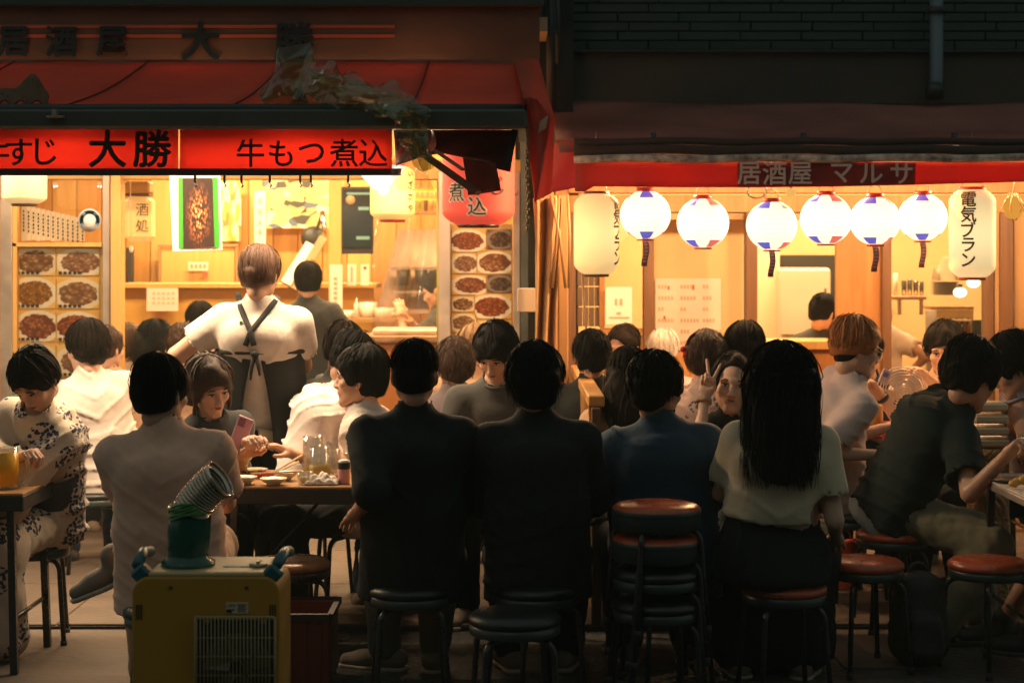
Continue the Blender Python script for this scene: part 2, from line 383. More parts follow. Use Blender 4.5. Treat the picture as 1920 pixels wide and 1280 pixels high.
# ---- head templates (local: centre of head, +y face, +z up)
def make_head(kind, h):
    fm = kind == 'f'
    f = Field((-.105, -.125, -.15), (.105, .135, .14), h)
    f.ell((0, -.014, .034), (.0735, .094, .086), .01)
    f.ell((0, .022, -.030), (.060 if not fm else .058, .063, .078), .03)
    for sx in (-1, 1):
        f.cap((sx * .046, -.004, -.052), (sx * .012, .066, -.100), .020, .016 if not fm else .014, .03)
        f.ell((sx * .040, .055, -.022), (.024, .022, .020), .02)
        f.cap((sx * .010, .081, .026), (sx * .048, .066, .022), .010, .008, .012)
        f.ell((sx * .032, .090, .006), (.019, .015, .011), .012, sub=True)
        f.ell((sx * .077, -.012, -.008), (.010, .019, .031), .006, M=np.array(Euler((.15, 0, sx * .45)).to_matrix()))
        f.ell((sx * .085, -.004, -.004), (.006, .010, .019), .005, M=np.array(Euler((.15, 0, sx * .45)).to_matrix()), sub=True)
        f.ell((sx * .012, .092, -.033), (.0085, .010, .008), .006)
    f.cap((0, .080, .014), (0, .1015, -.028), .0075, .0105, .012)
    f.ell((0, .078, -.058), (.026, .014, .016), .015); f.ell((0, .071, -.094), (.019, .015, .016), .015)
    f.cap((0, -.028, -.04), (0, -.032, -.082), .050 if not fm else .043, .045 if not fm else .040, .03)
    V, Q = f.mesh(); mi = np.zeros(len(Q), int)
    # eyes, brows, lips: their own small shapes in the same mesh (1 dark, 2 white, 3 lip)
    parts = []
    for sx in (-1, 1):
        M = np.array(Euler((0, 0, -sx * .28)).to_matrix())
        parts.append((ell_mesh((sx * .031, .0755, .005), (.0145, .007, .0052), 10, 6, M), 2))
        parts.append((ell_mesh((sx * .0305, .0800, .0055), (.0058, .0038, .0052), 10, 6, M), 1))
        x = np.linspace(-1, 1, 7); pts = np.stack([sx * .0315 + x * .0165, .0810 - .010 * (sx * x * .5 + .2) ** 2 - .0015 * np.abs(x), .0092 + .0016 * (1 - x * x)], 1)
        parts.append((tube_np(pts, .0013 + .0012 * (1 - x * x)), 1))
        pts = np.stack([sx * .033 + x * .019, .0850 - .0105 * (sx * x * .5 + .3) ** 2, .0255 + .004 * (1 - x * x) - .002 * sx * x], 1)
        parts.append((tube_np(pts, .0017 + .0014 * (1 - x * x)), 1))
    x = np.linspace(-1, 1, 9); sm = .004 if fm else 0.0
    for dz, rr in ((-.0525, .0040), (-.0595, .0048)):
        pts = np.stack([x * .0225, .0905 - .013 * x * x, dz + sm * x * x], 1); parts.append((tube_np(pts, rr * (1 - .75 * x * x) + .0006), 3))
    pts = np.stack([x * .024, .0945 - .014 * x * x, -.0560 + sm * x * x], 1); parts.append((tube_np(pts, .0010 + .0006 * (1 - x * x)), 1))
    for (v, q), m in parts:
        Q = np.concatenate([Q, q + len(V)]); V = np.concatenate([V, v]); mi = np.concatenate([mi, np.full(len(q), m)])
    return V, Q, mi
HEADS = {(k, r): make_head(k, h) for k in 'mf' for r, h in (('hi', .0060), ('lo', .0095))}

# ---- hand templates (local: wrist at origin, fingers +y, palm -z, thumb +x for the LEFT arm; mirrored for the right)
def make_hand(pose, h=.0056):
    f = Field((-.08, -.05, -.12), (.10, .21, .08), h)
    f.cap((0, -.035, 0), (0, .012, 0), .024, .024, .01, side=(1, 0, 0), w=1.25)
    f.cap((.020, .025, 0), (.026, .082, 0), .016, .014, .02); f.cap((-.016, .025, 0), (-.026, .076, 0), .015, .012, .02); f.cap((0, .02, 0), (0, .084, 0), .016, .014, .02)
    L = ((.044, .025, .020), (.048, .029, .021), (.044, .027, .020), (.034, .020, .018)); bx = (.028, .009, -.010, -.027); by = (.084, .089, .085, .076)
    cur = {'relax': [(.35, .45, .3)] * 4, 'flat': [(.05, .1, .05)] * 4, 'grip': [(1.1, 1.1, .7)] * 4, 'peace': [(-.02, .03, .02), (-.02, .03, .02), (1.45, 1.6, .9), (1.45, 1.6, .9)],
           'hold': [(.75, .75, .45)] * 4, 'sticks': [(.7, .7, .4), (.85, .8, .5), (1.1, 1.1, .7), (1.25, 1.2, .8)]}[pose]
    spl = {'peace': (.30, -.26, 0, 0)}.get(pose, (.09, .02, -.04, -.10))
    for i in range(4):
        p = np.array([bx[i], by[i], .002]); a = 0.; rr = (.0092, .0086, .0080, .0072) if i < 3 else (.0080, .0074, .0068, .0062)
        for j in range(3):
            a += cur[i][j]; dv = np.array([math.sin(spl[i]) * math.cos(a), math.cos(spl[i]) * math.cos(a), -math.sin(a)]); e = p + dv * L[i][j]
            f.cap(p, e, rr[j], rr[j + 1], .004); p = e
    th = {'grip': ((.034, .032, -.020), (.040, .060, -.045), (.020, .082, -.055)), 'peace': ((.034, .035, -.018), (.030, .062, -.040), (.004, .072, -.045)),
          'flat': ((.045, .035, -.006), (.066, .062, -.010), (.078, .088, -.012))}.get(pose, ((.038, .034, -.018), (.054, .062, -.034), (.052, .090, -.044)))
    f.cap((.012, .012, -.004), th[0], .018, .014, .012); f.cap(th[0], th[1], .0125, .0102, .006); f.cap(th[1], th[2], .0102, .0085, .004)
    return f.mesh()
HANDS = {p: make_hand(p) for p in ('relax', 'flat', 'grip', 'peace', 'hold', 'sticks')}

# ---- hair: a cap over the skull plus many tapered locks
def strip_np(pts, wd, roll):
    T = np.gradient(pts, axis=0); T /= np.linalg.norm(T, axis=1)[:, None] + 1e-9; n = pts - np.array([0, -.03, .01]); n[:, 2] *= (pts[:, 2] > 0); n /= np.linalg.norm(n, axis=1)[:, None] + 1e-9
    s = np.cross(T, n); s /= np.linalg.norm(s, axis=1)[:, None] + 1e-9; s = s * math.cos(roll) + n * math.sin(roll); k = len(pts); i = np.arange(k - 1)[:, None]
    return np.concatenate([pts - s * wd[:, None], pts + s * wd[:, None]]), np.concatenate([i, i + k, i + k + 1, i + 1], 1)
def make_hair(style, rng, nl, hres):
    """style dict: vol, front (hairline height), fringe (len), side, nape (lowest z of back), long (straight fall), mess, part"""
    st = dict(vol=.016, front=.062, fringe=.0, side=-.03, nape=-.060, long=0., mess=.012, wid=.0, top=.0, lockw=.0046, curl=0.); st.update(style)
    vol, nape, lg = st['vol'], st['nape'], st['long']
    f = Field((-.16, -.18, -.24 - lg), (.16, .16, .20), hres)
    rx, ry, rz = .076 + vol + st['wid'], .097 + vol, .088 + vol + st['top']
    f.ell((0, -.014, .036), (rx, ry, rz), .01)
    f.ell((0, -.038, -.012), (rx - .014, ry - .034, .078 + vol * .6), .03)
    f.ell((0, .075, st['front'] - .072), (.062 + st['wid'] * .6, .055, .075), .014, sub=True)            # opens the face
    f.ell((0, .105, st['front'] - .085), (.085, .070, .085), .014, sub=True)
    if st['side'] > -.07:
        for sx in (-1, 1):
            f.ell((sx * .098, .012, -.052), (.040, .052, .052 + (-.03 - st['side']) * .4), .010, sub=True)  # clears the ears
    if lg <= 0:
        f.plane((0, -.06, nape), nrm((0, .35, -1)), .012)
        f.ell((0, .02, -.115), (.10, .09, .075), .01, sub=True)
    else:
        for i in range(5):
            t = i / 4; zz = -.02 - max(.02, lg - .07) * t; f.ell((0, -.085 - .035 * t, zz), (.085 - .018 * t + st['wid'], .042 - .012 * t, .09), .04)
        if st.get('frontlong'):
            for sx in (-1, 1): f.cap((sx * .082, .03, .0), (sx * .080, .035, -min(lg, .22)), .018, .010, .02)
    V, Q = f.mesh()
    V = V + vnormals(V, Q) * (st['mess'] * .45 * waves(V, rng, 70, 5) + .0025 * waves(V, rng, 25, 3))[:, None]
    Vs, Qs = [V], [Q]; n0 = len(V)
    cr = np.array([0, -.045, .0])
    for i in range(nl):
        phi = rng.uniform(0, 2 * math.pi); back = -math.cos(phi)     # phi=0 -> front (+y)
        sx = math.sin(phi); fr = max(0, math.cos(phi))
        t1 = 1.35 + .55 * max(0, back) + rng.normal() * .12
        if fr > .45: t1 = .78 + st['fringe'] + rng.normal() * .12
        elif st['side'] > -.07: t1 = min(t1, 1.30 + (1 - abs(sx)) * .6 + rng.normal() * .08 - st['side'] * 2)
        t0 = rng.uniform(.02, .8) * min(1, t1 - .3); ns = 4; T = np.linspace(t0, t1, ns)
        lift = rng.uniform(-.004, .006) + (rng.uniform(.002, .010) if rng.random() < .05 else 0) + st['mess'] * rng.uniform(-.1, .45) * np.linspace(0.1, 1, ns) ** 2
        ph = phi + st['mess'] * 14 * rng.normal() * np.linspace(0, 1, ns) + st['curl'] * np.sin(T * 7 + rng.uniform(0, 6))
        # spherical walk from the crown whorl down
        pts = np.stack([np.sin(T) * np.sin(ph) * (rx + lift), np.sin(T) * np.cos(ph) * (ry + lift) - .014 - .02 * np.cos(T), .036 + np.cos(T) * (rz + lift)], 1)
        if t1 > 1.25 and fr < .30 and lg <= 0: pass
        if lg > 0 and (fr < .35 or st.get('frontlong') and fr < .6):
            e = pts[-1]; L = (lg + max(0, e[2] + .02)) * (rng.uniform(.68, 1.02) if lg < .3 else rng.uniform(.62, 1.10)) if fr < .35 else min(lg, .22) * rng.uniform(.7, 1.1); m_ = 6; s_ = np.linspace(0, 1, m_)[1:]
            sway = (.007 if lg < .3 else .014) * np.sin(s_ * 4 + rng.uniform(0, 6)) * (1 + st['mess'] * 30); tgt = np.array([e[0] * rng.uniform(.6, 1.0), min(e[1] - .03, -.105) * rng.uniform(.9, 1.25) if fr < .35 else e[1], 0])
            fall = np.stack([e[0] + (tgt[0] - e[0]) * s_ + sway, e[1] + (tgt[1] - e[1]) * s_ + sway * .5, e[2] - L * s_], 1); pts = np.concatenate([pts, fall])
        elif fr < .30 and lg <= 0:
            e = pts[-1]; zl = nape + .012 if abs(sx) < .72 else st['side'] * (1.0 if back > -.2 else .6) - .018 * max(0, back); L = max(0.004, (e[2] - zl)) * rng.uniform(.62, 1.06); s_ = np.linspace(0, 1, 4)[1:]
            inw = 1 - .26 * s_ ** 2 * min(1, L / .10); wob = st['mess'] * .6 * np.sin(s_ * 4 + rng.uniform(0, 6))
            pts = np.concatenate([pts, np.stack([e[0] * (1 - .17 * s_ ** 2) + wob, e[1] * inw + (1 - inw) * -.03, e[2] - L * s_], 1)])
        k = len(pts); wd = st['lockw'] * rng.uniform(.35, 1.2) * np.sqrt(np.clip(1 - np.linspace(0, 1, k) ** 2.2, .01, 1))
        v, q = strip_np(pts, wd * .62, rng.normal() * .55); Vs.append(v); Qs.append(q + n0); n0 += len(v)
    return np.concatenate(Vs), np.concatenate(Qs)

STYLES = {
 'short': dict(vol=.010, side=-.02, nape=-.064, mess=.010, front=.062), 'crop': dict(vol=.009, side=.0, nape=-.056, mess=.006, front=.066, lockw=.0042),
 'mush': dict(vol=.011, side=-.04, nape=-.074, mess=.010, fringe=.34, front=.040), 'messy': dict(vol=.014, side=-.04, nape=-.112, mess=.020, fringe=.25, front=.05, lockw=.0048),
 'bob': dict(vol=.016, side=-.09, nape=-.09, long=.12, mess=.008, fringe=.30, front=.045, frontlong=1, wid=.006), 'long': dict(vol=.014, side=-.09, long=.34, mess=.012, fringe=.1, front=.06, frontlong=1, lockw=.0055),
 'vlong': dict(vol=.018, side=-.09, long=.335, mess=.010, fringe=.0, front=.06, wid=.012, lockw=.0058, frontlong=1), 'tied': dict(vol=.012, side=-.05, nape=-.07, mess=.010, fringe=.34, front=.05),
 'wavy': dict(vol=.016, side=-.06, nape=-.09, mess=.020, fringe=.30, front=.05, curl=.18, lockw=.0055), 'buzz': dict(vol=.006, side=.01, nape=-.055, mess=.004, front=.068, lockw=.006),
 'fluffy': dict(vol=.018, side=-.03, nape=-.082, mess=.018, fringe=.30, front=.05, lockw=.0048), }

def skinm(name, col): return mat(name, col, .48, spec=.4, bump=(160, .08), var=(14, .07), sss=.12)
SKIN = {'a': skinm('skin_light', (.60, .36, .25)), 'b': skinm('skin_tan', (.50, .28, .185)), 'c': skinm('skin_pale', (.66, .42, .31))}
FACE = [mat('eye_dark', (.012, .009, .008), .25), mat('eye_white', (.55, .5, .45), .3), mat('lip', (.40, .15, .11), .4)]
HAIRM = {'black': mat('hair_black', (.005, .004, .004), .6, spec=.10, bump=(420, .3)), 'dark': mat('hair_dark_brown', (.010, .006, .004), .6, spec=.10, bump=(420, .3)), 'brown': mat('hair_brown', (.045, .020, .010), .5, spec=.3, bump=(420, .3)),
         'ash': mat('hair_ash', (.080, .038, .021), .5, spec=.3, bump=(420, .3)), 'orange': mat('hair_orange', (.42, .13, .025), .5, bump=(420, .3)), 'blond': mat('hair_blond', (.34, .19, .08), .5, bump=(420, .3)), 'white': mat('hair_white', (.6, .55, .5), .5, bump=(420, .3))}
SHOEM = [mat('shoe_canvas', (.22, .17, .125), .8, bump=(200, .3)), mat('shoe_dark', (.02, .02, .022), .6), mat('rubber_sole', (.46, .40, .31), .6), mat('sole_dark', (.05, .05, .05), .7)]

def person(label, hip, head, yaw=0, hyaw=None, hpitch=0, hroll=0, sex='m', hair='short', hairc='black', skin='a', top=None, bottom=None, sleeve=.72, hands=None, feet=None,
           seat=.445, loose=1.0, res='hi', twist=0, handpose=('relax', 'relax'), neckline=True, legs=True, shorts=0., skirt=0., hem=.10, shoe=0, elbow=None, group=None, slouch=.02, knees=None, hscale=.99, handup=(None, None), seed=1, extra=None, kimono=False, armscale=1.0, standing=False, fold=.0065, ribs=True, neck=.116):
    """hip: (px, depth) of the pelvis on the seat; head: (px, py, depth) of the head centre; yaw 0 faces away from the camera, +90 faces the photo's left"""
    rng = np.random.default_rng(seed); lo = res != 'hi'; hb, hc = (.018, .0135) if not lo else (.024, .018)
    yw = R(yaw); f = np.array([-math.sin(yw), math.cos(yw), 0]); r = np.array([math.cos(yw), math.sin(yw), 0]); up = np.array([0, 0, 1.])
    Hc = P(*head)
    hp = np.array([(hip[0] - CX) / F * hip[1], hip[1], (seat + .085) if not standing else (hip[2] if len(hip) > 2 else .88)])
    fem = sex == 'f'; sw = .172 if not fem else .152
    tdir = nrm(Hc - hp); N = Hc - neck * nrm(.55 * tdir + .45 * up) - f * .012
    lean = nrm(N - hp); tw = R(twist); r2 = nrm(r * math.cos(tw) + f * math.sin(tw)); rt = nrm(r2 - (r2 @ lean) * lean); ft = np.cross(lean, rt) * 1.0; ft = -np.cross(rt, lean) if (np.cross(lean, rt) @ f) < 0 else np.cross(lean, rt)
    if ft @ f < 0: ft = -ft
    Wp = hp + (N - hp) * .32 - ft * slouch * .4; Ch = hp + (N - hp) * .70 - ft * slouch
    Sh = [N - lean * .100 + rt * s * sw for s in (-1, 1)]; Hp = [hp + r * s * .092 for s in (-1, 1)]
    base = np.array([hp[0], hp[1], 0.0])
    root = thing("person", label, "person", base, 0, group)
    # limbs; index 0 = the person's left (-r), 1 = right
    L1, L2 = .285 * armscale, .245 * armscale; El, Wr = [], []
    hands = hands or (None, None); elbow = elbow or (None, None)
    for i, s in enumerate((-1, 1)):
        tg = hands[i]
        tg = hp + r * s * .13 + f * .36 + up * .20 if tg is None else (P(*tg[1:]) if tg[0] == 'px' else hp + r * tg[0] + f * tg[1] + up * (tg[2] - hp[2]))
        pole = elbow[i]; pole = (r * s * .5 - f * .35 - up * .8) if pole is None else r * pole[0] + f * pole[1] + up * pole[2]
        e, w_ = ik(Sh[i], tg, L1, L2, pole); El.append(e); Wr.append(w_)
    Kn, An = [], []
    for i, s in enumerate((-1, 1)):
        tg = None if feet is None else feet[i]
        if standing: dflt = np.array([hp[0], hp[1], .085]) + r * s * .11
        else: dflt = np.array([hp[0], hp[1], .085]) + f * .36 + r * s * .13
        a = dflt if tg is None else (P(*tg[1:]) if tg[0] == 'px' else np.array([hp[0], hp[1], 0]) + r * tg[0] + f * tg[1] + up * tg[2])
        pl = f * .6 + up * .8 + r * s * .12
        if knees is not None and knees[i] is not None: pl = r * knees[i][0] + f * knees[i][1] + up * knees[i][2]
        k_, a_ = ik(Hp[i], a, .42, .40, pl); Kn.append(k_); An.append(a_)
    # ---------------- body
    pts = np.array([hp, N, *Sh, *El, *Wr, Hc] + ((Kn + An) if legs else [])); lo_, hi_ = pts.min(0) - .17, pts.max(0) + .17
    b = Field(lo_, hi_, hb); K = .03
    b.cap(hp - lean * .01, Wp, .108, .100, K, rt, 1.45); b.cap(Wp, Ch, .100, .108, K, rt, 1.42); b.cap(Ch, N - lean * .13, .104, .078, K, rt, 1.45)
    for i in (0, 1): b.cap(N - lean * .035, Sh[i], .044, .047, .03)
    b.ell(N - lean * .02, (.02, .02, .02), .05); b.cap(N - lean * .05, Hc - up * .03 - ft * .018, .053 if not fem else .045, .047 if not fem else .040, .03)
    for i in (0, 1):
        b.cap(Sh[i], El[i], .049 if not fem else .041, .040 if not fem else .034, K); b.cap(El[i], Wr[i], .039 if not fem else .034, .026 if not fem else .023, .012)
        if legs: b.cap(Hp[i], Kn[i], .082, .056, K); b.cap(Kn[i], An[i], .054, .036, .015); b.cap(An[i], An[i] - up * .03, .036, .034, .01)
    V, Q = b.mesh(); mi = np.zeros(len(Q), int)
    # head
    hy = R(yaw if hyaw is None else hyaw); Mh = np.array((Matrix.Rotation(hy, 3, 'Z') @ Matrix.Rotation(R(hpitch), 3, 'X') @ Matrix.Rotation(R(hroll), 3, 'Y')))
    hv, hq, hm = HEADS[(sex, res)]; hv = hv * hscale @ Mh.T + Hc
    Q = np.concatenate([Q, hq + len(V)]); V = np.concatenate([V, hv]); mi = np.concatenate([mi, hm])
    # hands
    for i, s in enumerate((-1, 1)):
        y = nrm(Wr[i] - El[i]); z = up if handup[i] is None else r * handup[i][0] + f * handup[i][1] + up * handup[i][2]
        z = z - (z @ y) * y
        if np.linalg.norm(z) < .1: z = -f - (-f @ y) * y
        z = nrm(z); x = np.cross(y, z); Mx = np.stack([x, y, z], 1); v, q = HANDS[handpose[i]]; sc_ = 1.0 if not fem else .92
        v = v * sc_
        if s > 0: v = v * np.array([-1, 1, 1]); q = q[:, ::-1]
        v = v @ Mx.T + Wr[i]; Q = np.concatenate([Q, q + len(V)]); V = np.concatenate([V, v]); mi = np.concatenate([mi, np.zeros(len(q), int)])
    link("body", np_mesh("body", V - base, [Q], [SKIN[skin]] + FACE, mi), root)
    # ---------------- hair
    if hair:
        st = dict(STYLES[hair]) if isinstance(hair, str) else dict(STYLES[hair[0]], **hair[1])
        v, q = make_hair(st, rng, (3600 if st.get('long', 0) > .3 else 2500) if not lo else 700, .0095 if not lo else .013)
        link("hair", np_mesh("hair", v * hscale @ Mh.T + Hc - base, [q], [HAIRM[hairc]]), root)
    # ---------------- shirt
    if top is not None:
        o = .013 * loose + .004; plo, phi_ = np.array([hp, N, *Sh, *El, *Wr]).min(0) - .20, np.array([hp, N, *Sh, *El, *Wr]).max(0) + .20
        c = Field(plo, phi_, hc)
        c.cap(hp - lean * (hem + .06), Wp, .126 + o, .108 + o * 1.3, K, rt, 1.45); c.cap(Wp, Ch, .106 + o * 1.3, .110 + o, K, rt, 1.42); c.cap(Ch, N - lean * .13, .106 + o, .080 + o * .7, K, rt, 1.45)
        c.plane(hp - lean * hem, -lean, .012)
        for i in (0, 1): c.cap(N - lean * .035, Sh[i], .044 + o * .5, .046 + o * .6, .045)
        c.cap(N - lean * .06, N + lean * .010, .062 + o * .5, .058 + o * .5, .03)
        for i in (0, 1):
            sl = min(sleeve, 1.0); e = Sh[i] + (El[i] - Sh[i]) * sl; rb_ = (.050 if not fem else .043) + o
            if sleeve > 0.05: c.cap(Sh[i], e, rb_ + .004, rb_ + .007 * loose, .03)
            if sleeve > 1.0: c.cap(El[i], El[i] + (Wr[i] - El[i]) * (sleeve - 1), .044 + o, .036 + o, .02)
            if 0.05 < sleeve <= 1: c.plane_cap = None
        if kimono:
            for i in (0, 1):
                for t_ in (.05, .45, .85): 
                    e = El[i] + (Wr[i] - El[i]) * t_; c.cap(e, e - up * (.20 - .03 * abs(t_ - .45)) , .045, .030, .07)
        # sleeve openings and neck hole
        for i in (0, 1):
            if .05 < sleeve <= 1.0:
                e = Sh[i] + (El[i] - Sh[i]) * sleeve; u = nrm(El[i] - Sh[i]); c.cap(e + u * .002, e + u * .14, .075 + o, .075 + o, .004, sub=True)
                if sleeve < .98: c.cap(e - u * .03, e + u * .05, .043 + o * .4, .046 + o * .4, .006, sub=True)
        c.cap(N + lean * .004 + ft * .012, N + lean * .12 + ft * .02, .056 if not fem else .052, .075, .006, sub=True)
        v, q = c.mesh(); Rm = np.stack([rt, ft, lean], 1)
        v = creases(v, q, rng, fold * loose, Rm, hp)
        link("shirt", np_mesh("shirt", v - base, [q], [top]), root)
        if neckline and not lo:
            a = np.linspace(0, 2 * math.pi, 25)[:-1]; rr_ = .061 if not fem else .056; cen = N + lean * .004 + ft * .010
            ring = np.array([cen + rt * rr_ * math.cos(t) * 1.05 + ft * rr_ * math.sin(t) + lean * (-.020 * math.sin(t) - .004) for t in a])
            v, q = tube_np(np.concatenate([ring, ring[:1]]), np.full(25, .0085), 6); link("collar", np_mesh("collar", v - base, [q], [top]), root)
    # ---------------- trousers / skirt
    if bottom is not None and legs:
        pp = np.array([hp, *Kn, *An]); c = Field(pp.min(0) - .20, pp.max(0) + .20, hc)
        c.cap(hp - lean * .01, hp + lean * .085, .118, .112, K, rt, 1.45)
        for i in (0, 1):
            if skirt: 
                c.cap(Hp[i], Kn[i], .105, .10, .08); c.cap(Kn[i], Kn[i] + (An[i] - Kn[i]) * skirt, .10, .12, .10); 
            else:
                c.cap(Hp[i], Kn[i], .098, .076 + .01 * loose, .03)
                fr = .95 if shorts == 0 else shorts
                if shorts == 0: c.cap(Kn[i], Kn[i] + (An[i] - Kn[i]) * fr, .074 + .01 * loose, .056 + .016 * (loose - .5), .02)
        if skirt: c.cap((Hp[0] + Hp[1]) / 2, (Kn[0] + Kn[1]) / 2, .11, .11, .08); c.cap((Kn[0] + Kn[1]) / 2, (Kn[0] + Kn[1] + (An[0] + An[1] - Kn[0] - Kn[1]) * skirt) / 2, .10, .11, .10)
        v, q = c.mesh(); v = folds(v, q, rng, fold * 1.1, 28, (1, 1, .7)); v = folds(v, q, rng, fold * .45, 65)
        link("trousers" if not skirt else "skirt", np_mesh("trousers", v - base, [q], [bottom]), root)
    # ---------------- shoes
    if legs and shoe is not None:
        for i, s in enumerate((-1, 1)):
            dn = nrm(An[i] - Kn[i]); toe = f * .9 + r * s * .25; toe = nrm(toe - (toe @ up) * up)
            if knees is not None and len(knees) > 2 and knees[2 + i] is not None: toe = nrm(r * knees[2 + i][0] + f * knees[2 + i][1] + up * knees[2 + i][2])
            ux = knees[4 + i] if knees is not None and len(knees) > 4 else None
            a = An[i] - up * .035 if An[i][2] < .2 else An[i] + nrm(dn - (dn @ toe) * toe) * .03; un = up if An[i][2] < .2 else -nrm(dn - (dn @ toe) * toe); un = un if ux is None else nrm(r * ux[0] + f * ux[1] + up * ux[2]); un = nrm(un - (un @ toe) * toe); sd = np.cross(toe, un)
            g = Field(np.minimum(a - .13, a + toe * .2 - .13), np.maximum(a + .13, a + toe * .2 + .13), .009 if not lo else .014)
            g.cap(a - toe * .055, a + toe * .10 - un * .008, .041, .034, .02, sd, 1.1); g.cap(a + toe * .08 - un * .012, a + toe * .165 - un * .018, .036, .028, .02, sd, 1.3); g.cap(a, a + un * .05, .044, .046, .02)
            g.plane(a - un * .050, -un, .004); v, q = g.mesh(); o_ = link("shoe", np_mesh("shoe", v - base, [q], [SHOEM[shoe]]), root)
            g = Field(np.minimum(a - .13, a + toe * .2 - .13), np.maximum(a + .13, a + toe * .2 + .13), .009 if not lo else .014)
            g.cap(a - toe * .055 - un * .03, a + toe * .08 - un * .03, .044, .040, .02, sd, 1.1); g.cap(a + toe * .07 - un * .03, a + toe * .168 - un * .03, .041, .033, .02, sd, 1.3)
            g.plane(a - un * .050, -un, .004); g.plane(a - un * .030, un, .004); v, q = g.mesh(); link("sole", np_mesh("sole", v - base, [q], [SHOEM[2 if shoe == 0 else 3]]), o_)
    J = dict(root=root, yaw=yaw, base=base, hp=hp, N=N, Sh=Sh, El=El, Wr=Wr, Hc=Hc, Mh=Mh, f=f, r=r, rt=rt, ft=ft, lean=lean, Kn=Kn, An=An, hs=hscale)
    return J
# ================================================================ setting
def rect(x0, y0, x1, y1, d):
    a = P(x0, y0, d); b = P(x1, y1, d); return (a + b) / 2, (abs(b[0] - a[0]), abs(a[2] - b[2]))
def pbox(mb, x0, y0, x1, y1, d, t, mi=0, bev=0.0):
    """box whose front face shows at that spot of the photo, t metres thick going back"""
    c, (w, h) = rect(x0, y0, x1, y1, d); mb.box((c[0], d + t / 2, c[2]), (w, t, h), mi=mi, bev=bev); return mb
asphalt = mat('asphalt', (.048, .048, .044), .85, bump=(38, .9, 1), var=(5, .5))
concrete = mat('concrete_paving', (.090, .066, .049), .8, bump=(26, .5), var=(2.6, .42))
metal_dark = mat('dark_painted_metal', (.020, .026, .024), .45, metal=.0, var=(6, .3)); metal_grey = mat('grey_metal', (.42, .36, .31), .38, metal=.6, bump=(30, .05), var=(5, .12))
steel = mat('black_tube', (.014, .015, .016), .32, spec=.6, var=(20, .3)); chrome = mat('chrome', (.55, .55, .54), .2, metal=1.0)
wood_wall = wood('amber_panel', (.60, .32, .085), (.49, .24, .055)); wood_wall2 = wood('amber_panel_pale', (.68, .41, .13), (.58, .33, .095)); wood_dark = wood('brown_timber', (.16, .075, .030), (.095, .042, .017)); wood_tan = wood('tan_timber', (.42, .25, .11), (.30, .165, .065), freq=9)
plaster = mat('yellow_plaster', (.68, .50, .26), .85, bump=(70, .15), var=(2.5, .10)); wood_orange = wood('orange_timber', (.42, .19, .055), (.30, .12, .03))
red_cloth = mat('red_awning_cloth', (.58, .115, .060), .8, bump=(220, .2), var=(2.5, .18), transl=.42); red_banner = mat('red_banner_cloth', (.56, .105, .070), .7, bump=(260, .15), var=(2, .10), transl=.6)
magenta_cloth = mat('crimson_awning_cloth', (.34, .022, .030), .8, bump=(220, .2), var=(2.5, .2), transl=.35); brown_cloth = mat('faded_brown_canvas', (.055, .028, .020), .85, bump=(120, .3), var=(2.2, .35))
paper = mat('white_paper', (.72, .66, .56), .8, var=(6, .04)); ink = mat('black_ink', (.012, .010, .009), .7); letter_dark = mat('black_letter_paint', (.014, .010, .009), .6); letter_white = mat('pale_letter_paint', (.62, .50, .44), .7)

# ---- ground
g = MB(); g.sheet(lambda u, v: (-30 + 60 * u, -12 + 52 * v, 0), 4, 4); o = g.build('asphalt_road', asphalt); o["kind"] = "structure"
y_k = 7.72
slab_root = MB(); slab_root.box((0, (y_k + 16) / 2, .004), (14, 16 - y_k, .036)); o = slab_root.build('pavement', mat('paving_bed', (.05, .045, .04), .9)); o["kind"] = "structure"; pave = o
xs = np.linspace(-4.0, 4.0, 9); ys = [y_k + .004, 8.7, 9.7, 10.7]
for j in range(3):
    for i in range(8):
        m_ = MB(); w = xs[i + 1] - xs[i] - .008; dd = ys[j + 1] - ys[j] - .008
        m_.box(((xs[i] + xs[i + 1]) / 2, (ys[j] + ys[j + 1]) / 2, .020 + .002 * ((i * 7 + j * 3) % 3)), (w, dd, .016), bev=.003); m_.build('paving_slab', concrete, pave)
m_ = MB(); m_.box((0, 6.35, .006), (1.1, .55, .012), bev=.003)      # repaired strip of paler concrete in the lane
for nm, x0, x1, y0, y1 in (('concrete_patch', -4, -1.18, 6.55, 7.715), ('concrete_patch', 1.32, 1.70, 7.0, 7.715)):
    m_ = MB(); m_.box(((x0 + x1) / 2, (y0 + y1) / 2, .004), (x1 - x0, y1 - y0, .012), bev=.003); o = m_.build(nm, concrete); o["kind"] = "structure"

# ---- left restaurant
LB = thing('restaurant', 'left open-fronted eatery with amber wood interior under the long red awning', 'restaurant', (-2.0, 12.2, 0))
FD = 10.5; BD = 14.0
def part(mb, name, m, parent=None, **k): return wbuild(mb, name, m, parent or LB, **k)
m_ = MB(); m_.box((-2.2, (FD + BD) / 2, .02), (4.8, BD - FD + .2, .05)); part(m_, 'floor', mat('brown_floor', (.16, .09, .05), .5, var=(3, .3)))
m_ = MB(); m_.box((-2.2, (FD + BD) / 2 - .1, 2.95), (4.8, BD - FD + 1.0, .08)); part(m_, 'ceiling', mat('ceiling_cream', (.62, .50, .34), .9))
for s_, X in (('side_wall', -4.55), ('side_wall', .20)):
    m_ = MB(); m_.box((X, (FD + BD) / 2, 1.5), (.10, BD - FD, 2.9)); part(m_, s_, wood_wall)
m_ = MB(); m_.box((-2.2, BD + .1, 1.5), (4.8, .1, 2.9)); part(m_, 'back_wall', wood_wall)
